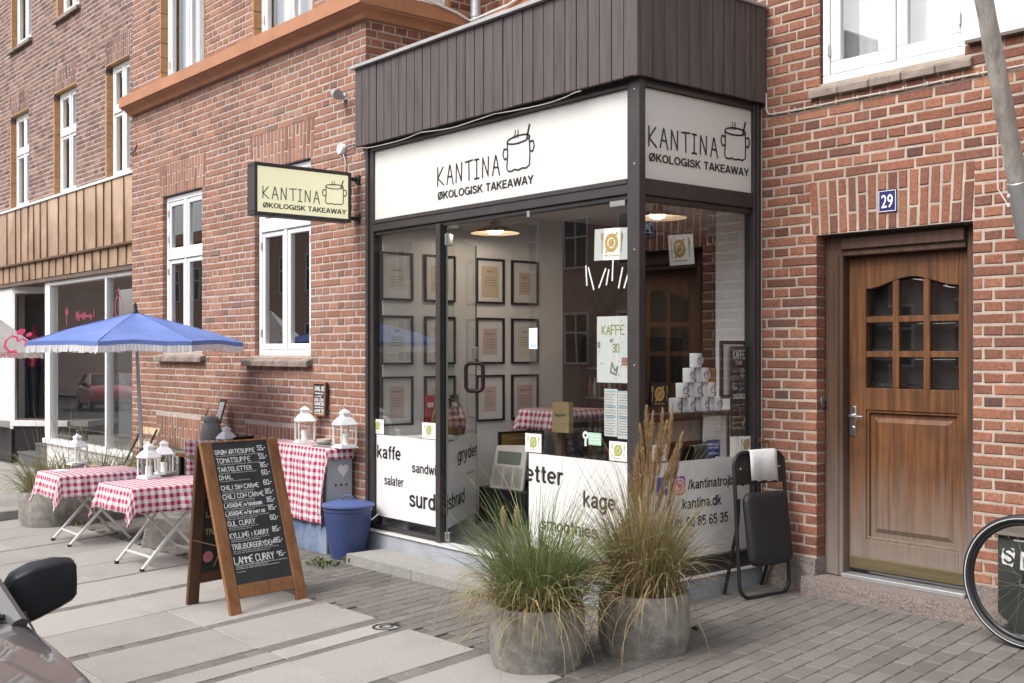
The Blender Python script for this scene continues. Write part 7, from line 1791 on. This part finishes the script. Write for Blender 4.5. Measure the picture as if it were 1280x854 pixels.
# ================================================================ cars
def car(name, label, loc, rz, paint, group=None):
    t = thing(name, label, 'car', loc, rz, group); Mx = WORLD[t.name]; L_ = lambda x, y, z: Mx @ Vector((x, y, z))
    st = [(-2.06, .70, .34, .62, .02), (-2.0, .76, .26, .78, .04), (-1.7, .82, .20, .90, .05), (-1.2, .84, .19, .95, .05), (-.6, .845, .19, .95, .05), (.0, .845, .19, .95, .05), (.45, .845, .19, .965, .05), (.72, .84, .19, .965, .06), (.95, .84, .19, .95, .075), (1.3, .84, .19, .925, .085), (1.6, .825, .20, .87, .085), (1.85, .78, .24, .78, .07), (1.98, .70, .30, .62, .03)]
    def sec(x, w, zb, zt, cr):
        h = [(w * .90, zb), (w * .975, zb + .05), (w, zb + .22), (w, zb + (zt - zb) * .62), (w * .985, zt - .14), (w * .965, zt - .055), (w * .925, zt - .012), (w * .86, zt + .006), (w * .70, zt + cr * .45), (w * .42, zt + cr * .85), (0, zt + cr)]
        return [L_(x, y, z) for y, z in h] + [L_(x, -y, z) for y, z in h[-2::-1]]
    f = MB(); rows = [sec(*s) for s in st]; n = len(rows[0]); vs = [p for r_ in rows for p in r_]
    fs = [(i * n + j, (i + 1) * n + j, (i + 1) * n + j + 1, i * n + j + 1) for i in range(len(rows) - 1) for j in range(n - 1)] + [tuple(range(n)), tuple(range((len(rows) - 1) * n, len(rows) * n))[::-1]]
    f.raw(vs, fs, 0, None, True)
    body = build('body', f, paint, t, sharp=35); sd = body.modifiers.new('sub', 'SUBSURF'); sd.levels = 1; sd.render_levels = 2
    # greenhouse: roof and pillars, with glass between
    A0 = lambda s: Vector((.86, s * .74, .955)); A1 = lambda s: Vector((.18, s * .60, 1.375)); B1 = lambda s: Vector((-.45, s * .60, 1.41)); B0 = lambda s: Vector((-.38, s * .80, .96)); C1 = lambda s: Vector((-1.15, s * .58, 1.36)); C0 = lambda s: Vector((-1.72, s * .72, .95))
    f = MB()
    for s in (-1, 1):
        for p, q, w_ in ((A0(s), A1(s), .055), (B0(s), B1(s), .06), (C0(s), C1(s), .09)):
            f.tube([L_(*p), L_(*((p + q) / 2 + Vector((0, 0, .012)))), L_(*q)], w_ / 2, 8)
        f.tube([L_(*A1(s)), L_(*B1(s)), L_(*C1(s))], .028, 8)
    N = 8; prof = [A1, B1, C1]; pts = []
    for P_ in prof:
        for i in range(N + 1): s = -1 + 2 * i / N; v = P_(1); pts.append(L_(v.x, v.y * s, v.z + .035 * (1 - s * s)))
    f.raw(pts, [(i * (N + 1) + j, i * (N + 1) + j + 1, (i + 1) * (N + 1) + j + 1, (i + 1) * (N + 1) + j) for i in range(2) for j in range(N)], 0, None, True)
    build('roof', f, paint, t)
    f = MB(); g = lambda *v: f.face([L_(*p) for p in v]); e = Vector((0, 0, .0))
    nW = 6
    for (a, b_) in ((A0, A1), (C0, C1)):
        for i in range(nW):
            s0, s1 = -1 + 2 * i / nW, -1 + 2 * (i + 1) / nW
            q = lambda P_, s, k=0: L_(P_(1).x + (.10 if a is A0 else -.06) * (1 - s * s), P_(1).y * s, P_(1).z + (.03 * (1 - s * s)))
            f.face([q(a, s0), q(a, s1), q(b_, s1), q(b_, s0)], sm=True)
    for s in (-1, 1):
        g(A0(s), B0(s), B1(s), A1(s)); g(B0(s), C0(s), C1(s), B1(s))
    build('window', f, M['car_glass'], t)
    f = MB(); f.box(0, 0, 0, 0, 0, 0); f = MB()
    f.hexa([L_(*v) for v in ((-1.7, -.70, .30), (.8, -.70, .30), (.8, .70, .30), (-1.7, .70, .30), (-1.6, -.70, .90), (.78, -.70, .90), (.78, .70, .90), (-1.6, .70, .90))]); build('cabin', f, M['black_plastic'], t)
    # door seam, wing seam, rubbing strip, dark lower sill
    f = MB()
    for s in (-1, 1):
        f.tube([L_(.87, s * .836, .42), L_(.80, s * .838, .62), L_(.79, s * .825, .84)], .004, 5)
        f.tube([L_(-.35, s * .848, .32), L_(-.35, s * .848, .80), L_(-.36, s * .835, .94)], .004, 5)
        f.tube([L_(1.75, s * .80, .50), L_(1.2, s * .832, .52), L_(0, s * .85, .53), L_(-1.6, s * .832, .52)], .016, 6)
        f.tube([L_(.80, s * .775, .972), L_(1.2, s * .73, .905), L_(1.82, s * .66, .775)], .0035, 5)
    f.tube([L_(.80, -.775, .972), L_(.96, -.4, 1.012), L_(1.0, 0, 1.02), L_(.96, .4, 1.012), L_(.80, .775, .972)], .009, 6)
    build('seam', f, M['black_plastic'], t)
    for s in (-1, 1):
        f = MB(); m0 = Vector((.60, s * .775, .975)); k = s
        prof2 = [(0.0, -.075, .045, .035), (.03, -.082, .085, .05), (.09, -.068, .108, .06), (.17, -.040, .116, .06), (.215, -.022, .112, .055), (.228, -.012, .102, .045), (.230, .0, .088, .03)]
        secs = []
        for (o, zl, zh, dp) in prof2:
            cx = -.02; r_ = [(cx + dp, zl + .012), (cx + dp * 1.05, (zl + zh) / 2), (cx + dp * .9, zh - .012), (cx + dp * .3, zh), (cx - dp * .6, zh - .004), (cx - dp * .75, zh - .02), (cx - dp * .75, zl + .02), (cx - dp * .6, zl + .004), (cx + dp * .6, zl)]
            secs.append([L_(m0.x + x, m0.y + k * o * .92, m0.z + z) for x, z in r_])
        n9 = len(secs[0]); vs = [p for q in secs for p in q]; fs = [(i * n9 + j, i * n9 + (j + 1) % n9, (i + 1) * n9 + (j + 1) % n9, (i + 1) * n9 + j) for i in range(len(secs) - 1) for j in range(n9)] + [tuple(range(n9)), tuple(range((len(secs) - 1) * n9, len(secs) * n9))]
        f.raw(vs, fs, 0, None, True); mr = build('wing_mirror', f, M['mirror_black'], t, sharp=40, bevel=.006, segs=2)
    for x in (-1.35, 1.28):
        for s in (-1, 1):
            f = MB(); f.lathe(Mx @ Vector((x, s * .76, .29)), [(.0, -.09), (.27, -.09), (.29, -.07), (.29, .07), (.27, .09), (.18, .085), (.17, .06), (0, .06)], 28, axis=(Mx.to_3x3() @ Matrix.Rotation(R(-90 * s), 3, 'X'))); wh = build('wheel', f, M['black_plastic'], t)
            f = MB(); f.lathe(Mx @ Vector((x, s * .76, .29)), [(.0, .075), (.05, .08), (.16, .062), (.175, .086), (.16, .088)], 20, axis=(Mx.to_3x3() @ Matrix.Rotation(R(-90 * s), 3, 'X'))); build('rim', f, M['steel'], wh)
    for s in (-1, 1):
        f = MB(); f.hexa([L_(*v) for v in ((1.86, s * .40, .52), (1.96, s * .40, .52), (1.90, s * .70, .52), (1.80, s * .72, .52), (1.80, s * .40, .66), (1.95, s * .40, .64), (1.89, s * .69, .64), (1.76, s * .72, .66))]); build('headlight', f, flat('headlamp', (.6, .62, .62), .1), t, bevel=.01)
    f = MB(); f.tube([L_(1.80, -.80, .36), L_(2.02, -.6, .36), L_(2.06, 0, .36), L_(2.02, .6, .36), L_(1.80, .80, .36)], .055, 8); build('bumper', f, M['black_plastic'], t)
    return t
M['car_glass'] = glass('car_glass', 1.6, (.55, .60, .60))
M['mirror_black'] = mat('mirror_black', (.012, .012, .016), .42, .2, 6, 140, .06, spec=.3)
pg = mat('dark_grey_metallic', (.17, .165, .17), .34, .06, 4, 300, .02, metal=.45, coat=.8)
prd = mat('red_paint', (.42, .02, .03), .3, .05, 4, coat=.7)
cw_ = wd(30, 775, 3.28); kerb_y = -3.83; road_z = gz(-3.5, kerb_y) - .11
print('cowl', cw_)
car('parked_car', 'dark grey parked car with black door mirror at the lower left corner', (cw_.x - .84, cw_.y - .76, cw_.z - .965), 0, pg)
# ================================================================ ground
TD = math.tan(R(7)); rd = random.Random(31)
dD = Vector((-math.sin(R(7)), math.cos(R(7)))); eD = Vector((math.cos(R(7)), math.sin(R(7))))
def sx_at(x0, y): return x0 - TD * (y + 1.2)
def tile(mb, corners, m, t, gap=.003, lift=0, ch=.004):
    c = sum((Vector(p) for p in corners), Vector((0, 0))) / 4
    pts = []
    for p in corners:
        p = Vector(p); d = (c - p); pts.append(p + d.normalized() * gap * 1.2)
    tl = [rd.uniform(-.0018, .0018) for _ in range(4)]
    inn = [p + (c - p).normalized() * ch * 1.3 for p in pts]
    k = len(pts)
    vs = [Vector((p.x, p.y, gz(p.x, p.y) + lift + tl[i])) for i, p in enumerate(inn)] + [Vector((p.x, p.y, gz(p.x, p.y) + lift + tl[i] - ch)) for i, p in enumerate(pts)] + [Vector((p.x, p.y, gz(p.x, p.y) - .04)) for p in pts]
    fs = [(0, 1, 2, 3)]
    for i in range(4):
        j = (i + 1) % 4; fs += [(i + 4, j + 4, j, i), (i + 8, j + 8, j + 4, i + 4)]
    mb.raw(vs, fs, m, t)
def rt3(): return (rd.random(), rd.random(), rd.random())
f = MB(); YE = -1.17; XE = -4.12
pl, pw_ = .213, .1065
row = -160
for ie in range(-160, 40):
    e0 = ie * pw_
    for idd in range(-24, 14):
        d0 = (idd + .5 * (ie % 2)) * pl
        c = eD * (e0 + pw_ / 2) + dD * (d0 + pl / 2)
        if not (-12.9 < c.x < -.6 and kerb_y + .16 < c.y < 1.3): continue
        if c.y < YE - .0 and c.x < sx_at(XE, c.y) + .05: continue
        if c.y > .03 and c.x < XS: continue
        if c.y > YB + .05: continue
        q = [eD * (e0 + a) + dD * (d0 + b_) for a, b_ in ((0, 0), (pw_, 0), (pw_, pl), (0, pl))]
        tile(f, q, 0, rt3(), .0045, 0, .005)
paver = build('paver_field', f, M['paver'], None); struct(paver)
f = MB()
bounds = [(-4.12, -4.72, 's'), (-4.72, -4.83, 'c'), (-4.83, -5.465, 's'), (-5.465, -5.53, 'c'), (-5.53, -5.72, 's'), (-5.72, -5.83, 'c'), (-5.83, -6.44, 's'), (-6.44, -6.53, 'c'), (-6.53, -7.09, 's'), (-7.09, -7.66, 's'), (-7.66, -7.75, 'c'), (-7.75, -8.40, 's')]
x = -8.40; k = 0
while x > -22:
    if k % 3 == 0: bounds.append((x, x - .03, 'c')); x -= .03
    bounds.append((x, x - .62, 's')); x -= .62; k += 1
for bi, (xa, xb, kind) in enumerate(bounds):
    y = YE + (rd.uniform(-.02, .02) if kind == 's' else 0)
    if xb < -12.3: y = .30
    ys = [y]
    if kind == 's' and xa > -12.3:
        while ys[-1] > -3.6 and len(ys) < 8: ys.append(max(-2.0 - .855 * (len(ys) - 1), kerb_y + .16) + rd.uniform(-.008, .008)); 
        ys = [v for i, v in enumerate(ys) if i == 0 or v < ys[i - 1] - .05]
    else:
        st_ = .855 if kind == 's' else .105
        while ys[-1] - st_ > kerb_y + .16: ys.append(ys[-1] - st_)
    for i in range(len(ys) - 1):
        y1, y0 = ys[i], ys[i + 1]
        q = [(sx_at(xb, y0), y0), (sx_at(xa, y0), y0), (sx_at(xa, y1), y1), (sx_at(xb, y1), y1)]
        if kind == 's': tile(f, q, 0, rt3(), .004, .002, .004)
        else: tile(f, q, 1, rt3(), .003, -.001, .004)
struct(build('pavement', f, [M['slab'], M['paver']], None))
f = MB(); N = 30
for i in range(N):
    x0 = -60 + 62 * i / N; x1 = -60 + 62 * (i + 1) / N
    for (y0, y1) in ((kerb_y + .1, -1), (-1, .35), (.35, 1.3)): f.face([(x0, y0, gz(x0, y0) - .011), (x1, y0, gz(x1, y0) - .011), (x1, y1, gz(x1, y1) - .011), (x0, y1, gz(x0, y1) - .011)])
struct(build('pavement_bed', f, M['joint'], None))
f = MB(); x = -60
while x < 3:
    e = x + 1.0; f.hexa([(x + .003, kerb_y, road_z - .1), (e - .003, kerb_y, road_z - .1), (e - .003, kerb_y + .155, road_z - .1), (x + .003, kerb_y + .155, road_z - .1), (x + .003, kerb_y, gz(x, kerb_y) + .004), (e - .003, kerb_y, gz(e, kerb_y) + .004), (e - .003, kerb_y + .155, gz(e, kerb_y) + .004), (x + .003, kerb_y + .155, gz(x, kerb_y) + .004)]); x = e
struct(build('kerb', f, M['granite'], None, bevel=.01))
f = MB()
def rz_(x): return gz(x, kerb_y) - .11
for i in range(64):
    x0 = -220 + 300 * i / 64; x1 = -220 + 300 * (i + 1) / 64; f.face([(x0, -14.5, rz_(x0) + .05), (x1, -14.5, rz_(x1) + .05), (x1, kerb_y + .05, rz_(x1)), (x0, kerb_y + .05, rz_(x0))])
struct(build('road', f, M['asphalt'], None))
f = MB()
for i in range(64):
    x0 = -220 + 300 * i / 64; x1 = -220 + 300 * (i + 1) / 64; f.face([(x0, -18.6, rz_(x0) + .2), (x1, -18.6, rz_(x1) + .2), (x1, -14.5, rz_(x1) + .17), (x0, -14.5, rz_(x0) + .17)])
struct(build('far_pavement', f, M['concrete'], None))
f = MB(); f.face([(-400, -400, -6), (400, -400, -6), (400, 400, -6), (-400, 400, -6)]); struct(build('terrain', f, M['asphalt'], None))
# shop step of two concrete slabs
zs = .034; s0 = wz(433, 692, zs); s1 = wz(513.7, 713, zs); yb_ = -.036
t = thing('shop_step', 'low concrete step of two slabs along the shop front', 'step', (s0.x + 1, -.2, -.04))
Ls = s1.x - s0.x; yf = (s0.y + s1.y) / 2; print('step', s0, s1)
for i in range(2):
    f = MB(); rough_block(f, s0.x + i * Ls + .003, s0.x + (i + 1) * Ls - .003, yf, yb_, zs - .078, zs, .0022, 10); build('step_slab', f, M['concrete_step'], t)
f = MB(); f.box(s0.x + .08, s0.x + 2 * Ls - .05, yf + .06, yb_, -.15, zs - .075); build('step_core', f, M['joint'], t)
# drain cover
p = G(483, 784); f = MB(); f.lathe(p + Vector((0, 0, -.02)), [(.085, 0), (.085, .024), (.07, .025), (.069, .019), (.045, .019), (.044, .026), (.03, .026), (.029, .02), (0, .02)], 28)
tag(build('drain_cover', f, mat('cast_iron', (.045, .046, .05), .55, .3, 20, metal=.5), None, base=p), 'small round iron cover at the edge of the paving slabs', 'drain cover')
# low slab by the neighbour's steps
a = G(0, 655); c = G(24, 650); f = MB(); x0, x1 = c.x - 3.2, c.x - .05; f.hexa([(x0, c.y - .9, gz(x0, 0) - .05), (x1, c.y - .25, gz(x1, 0) - .05), (x1 - .1, c.y + .75, gz(x1, 0) - .05), (x0, c.y + .75, gz(x0, 0) - .05), (x0, c.y - .9, a.z + .10), (x1, c.y - .25, a.z + .10), (x1 - .1, c.y + .75, a.z + .10), (x0, c.y + .75, a.z + .10)])
tag(build('concrete_kerb_slab', f, M['concrete'], None, bevel=.01), 'low pale concrete slab behind the long planter at the left edge', 'slab')
# weeds
def weed(px, py, label, n=26, h=.09, r=.08, tint=(.6, .25)):
    p = G(px, py); f = MB(); r_ = random.Random(int(px))
    for _ in range(n):
        a = r_.uniform(0, 6.28); q = p + Vector((r_.uniform(-r, r), r_.uniform(-r * .6, r * .6), 0)); d = Vector((math.cos(a) * .7, math.sin(a) * .7, 1)).normalized(); L = h * r_.uniform(.4, 1); s = Vector((-math.sin(a), math.cos(a), 0)) * r_.uniform(.006, .014)
        m_ = q + d * L * .6; e = q + d * L - Vector((0, 0, .01)); f.face([q, m_ - s, e, m_ + s], 0, (min(max(r_.gauss(*tint), 0), 1), 0, 0))
    tag(build('weed', f, M['weed'], None, base=p), label, 'weed', 'weeds in the paving')
weed(404, 707, 'green weeds on the pavement between the A-frame and the blue pail', 70, .07, .16); weed(436, 703, 'green weeds at the foot of the blue pail', 26, .08, .08)
p_ = wy(553, 692, -.05); weed(553, 699, 'small weed growing on the step against the shop plinth', 24, .12, .03)
weed(606, 744, 'yellowish weeds along the front of the shop step', 60, .06, .14, (.3, .2)); weed(103, 655, 'yellow-green weeds on the pavement under the far folding table', 60, .06, .2, (.8, .2)); weed(868, 788, 'tiny weed at the foot of the right round planter', 12, .05, .02)
weed(225, 650, 'weeds on the pavement beside the parasol foot', 50, .05, .2, (.7, .2))
# ================================================================ across the street (seen only in the glass)
op = thing('opposite_house', 'long brick house with white windows across the street', 'building', (-20, -18.6, 0))
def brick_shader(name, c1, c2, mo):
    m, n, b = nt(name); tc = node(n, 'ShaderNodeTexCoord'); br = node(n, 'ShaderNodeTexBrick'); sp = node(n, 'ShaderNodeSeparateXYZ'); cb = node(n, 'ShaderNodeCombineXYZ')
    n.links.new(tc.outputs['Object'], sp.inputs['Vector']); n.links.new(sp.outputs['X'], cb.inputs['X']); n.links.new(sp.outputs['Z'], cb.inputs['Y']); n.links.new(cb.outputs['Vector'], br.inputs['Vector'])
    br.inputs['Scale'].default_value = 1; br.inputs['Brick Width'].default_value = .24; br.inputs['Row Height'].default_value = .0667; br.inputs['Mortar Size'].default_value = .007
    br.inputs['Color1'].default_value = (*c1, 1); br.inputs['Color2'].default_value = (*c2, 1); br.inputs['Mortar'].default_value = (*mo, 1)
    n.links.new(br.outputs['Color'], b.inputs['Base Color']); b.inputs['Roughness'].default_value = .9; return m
f = MB(); f.box(-120, -26, -24, -18.6, -3, 6.9); f.box(-26, 30, -24, -18.6, -3, 6.6); build('wall', f, brick_shader('far_brick', (.58, .36, .29), (.48, .29, .22), (.6, .54, .48)), op)  # brick colour brightened to stand in for sunlight on this shaded facade
f = MB(); f.hexa([(-120, -18.3, 6.9), (30, -18.3, 6.9), (30, -24, 6.9), (-120, -24, 6.9), (-120, -20.5, 8.0), (30, -20.5, 8.0), (30, -22, 8.0), (-120, -22, 8.0)]); build('roof', f, mat('roof_tiles', (.20, .08, .05), .8), op)
PO = lambda u, n, z: Vector((u, -18.6 + n, z))
f = MB()
f.pbox(PO, -.5, .5, .0, .06, 0, 1.6, 0); f2 = None
fw0 = MB()
for (a, b_, c, d) in ((-.55, .55, 0, .07), (-.55, .55, 1.53, 1.6), (-.55, -.48, .07, 1.53), (.48, .55, .07, 1.53), (-.03, .03, .07, 1.53), (-.48, -.03, .95, 1.01), (.03, .48, .95, 1.01)): fw0.pbox(lambda u, n, z: Vector((u, n, z)), a, b_, 0, .05, c, d)
gl0 = MB(); gl0.face([(-.5, .02, .05), (.5, .02, .05), (.5, .02, 1.55), (-.5, .02, 1.55)])
proto = None
for zi, z in enumerate((1.2, 4.1)):
    for i in range(34):
        x = -62 + i * 2.3
        if proto is None:
            proto = bpy.data.objects.new('window', None); M0 = Matrix.Translation((x, -18.6, z)); 
            bpy.data.objects.remove(proto)
            mb = MB(); mb.v = []; proto = MB()
            for q in fw0.v: proto.v.append(Vector((q.x + x, q.y - 18.6, q.z + z)))
            proto.f, proto.m, proto.t, proto.uv, proto.sm = fw0.f, fw0.m, fw0.t, fw0.uv, fw0.sm
            W0 = build('window', proto, M['white'], op)
            g0 = MB(); g0.face([Vector((v.x + x, v.y - 18.6, v.z + z)) for v in gl0.v]); P0 = build('pane', g0, flat('far_pane', (.05, .055, .06), .1, .5), W0); x00, z00 = x, z
        else:
            c = W0.copy(); COL.objects.link(c); c.parent = op; c.location = W0.location + Vector((x - x00, 0, z - z00)); WORLD[c.name] = WORLD[op.name]
            d = P0.copy(); COL.objects.link(d); d.parent = c
f = MB(); f.pbox(PO, -14.2, -12.9, .0, .08, 0, 2.4); build('door', f, flat('blue_door', (.06, .12, .32)), op)
car('parked_car', 'red car parked across the street', (-44, -10.2, rz_(-44) + .03), R(10), prd)
# ================================================================ light, sky, camera
w = bpy.data.worlds.new('World'); S.world = w; w.use_nodes = True; n = w.node_tree; bg = n.nodes['Background']
sky = n.nodes.new('ShaderNodeTexSky'); sky.sky_type = 'NISHITA'; sky.sun_disc = False
EL, AZ = 50, (-.16, -.98)
sky.sun_elevation = R(EL); sky.sun_rotation = math.atan2(AZ[0], AZ[1]); sky.air_density = 1.0; sky.dust_density = 4.0; sky.ozone_density = 1.0
hs = n.nodes.new('ShaderNodeHueSaturation'); hs.inputs['Saturation'].default_value = .28
n.links.new(sky.outputs['Color'], hs.inputs['Color']); n.links.new(hs.outputs['Color'], bg.inputs['Color']); bg.inputs['Strength'].default_value = .15
sl = bpy.data.lights.new('sun', 'SUN'); sl.energy = .8; sl.angle = R(24); sl.color = (1, .97, .93)
so = bpy.data.objects.new('sun', sl); COL.objects.link(so); so.location = (-8, -14, 16)
dv = Vector((AZ[0] * math.cos(R(EL)), AZ[1] * math.cos(R(EL)), math.sin(R(EL)))).normalized()
so.rotation_euler = dv.to_track_quat('Z', 'Y').to_euler()
cd = bpy.data.cameras.new('camera'); co = bpy.data.objects.new('camera', cd); COL.objects.link(co); S.camera = co
co.location = CAM; co.rotation_euler = Vector((FW[0], FW[1], 0)).to_track_quat('-Z', 'Y').to_euler()
cd.sensor_fit = 'HORIZONTAL'; cd.sensor_width = 36; cd.lens = FPX / 1280 * 36; cd.shift_y = (HYP - 427) / 1280; cd.clip_start = .05; cd.clip_end = 1500
S.view_settings.view_transform = 'Standard'; S.view_settings.look = 'None'; S.view_settings.exposure = 1.02; S.view_settings.gamma = 1; S.view_settings.use_curve_mapping = False
S.render.engine = 'CYCLES'; S.cycles.use_denoising = True; S.cycles.transparent_max_bounces = 24; S.cycles.max_bounces = 8; S.cycles.sample_clamp_indirect = 6
S.cycles.caustics_reflective = False; S.cycles.caustics_refractive = False
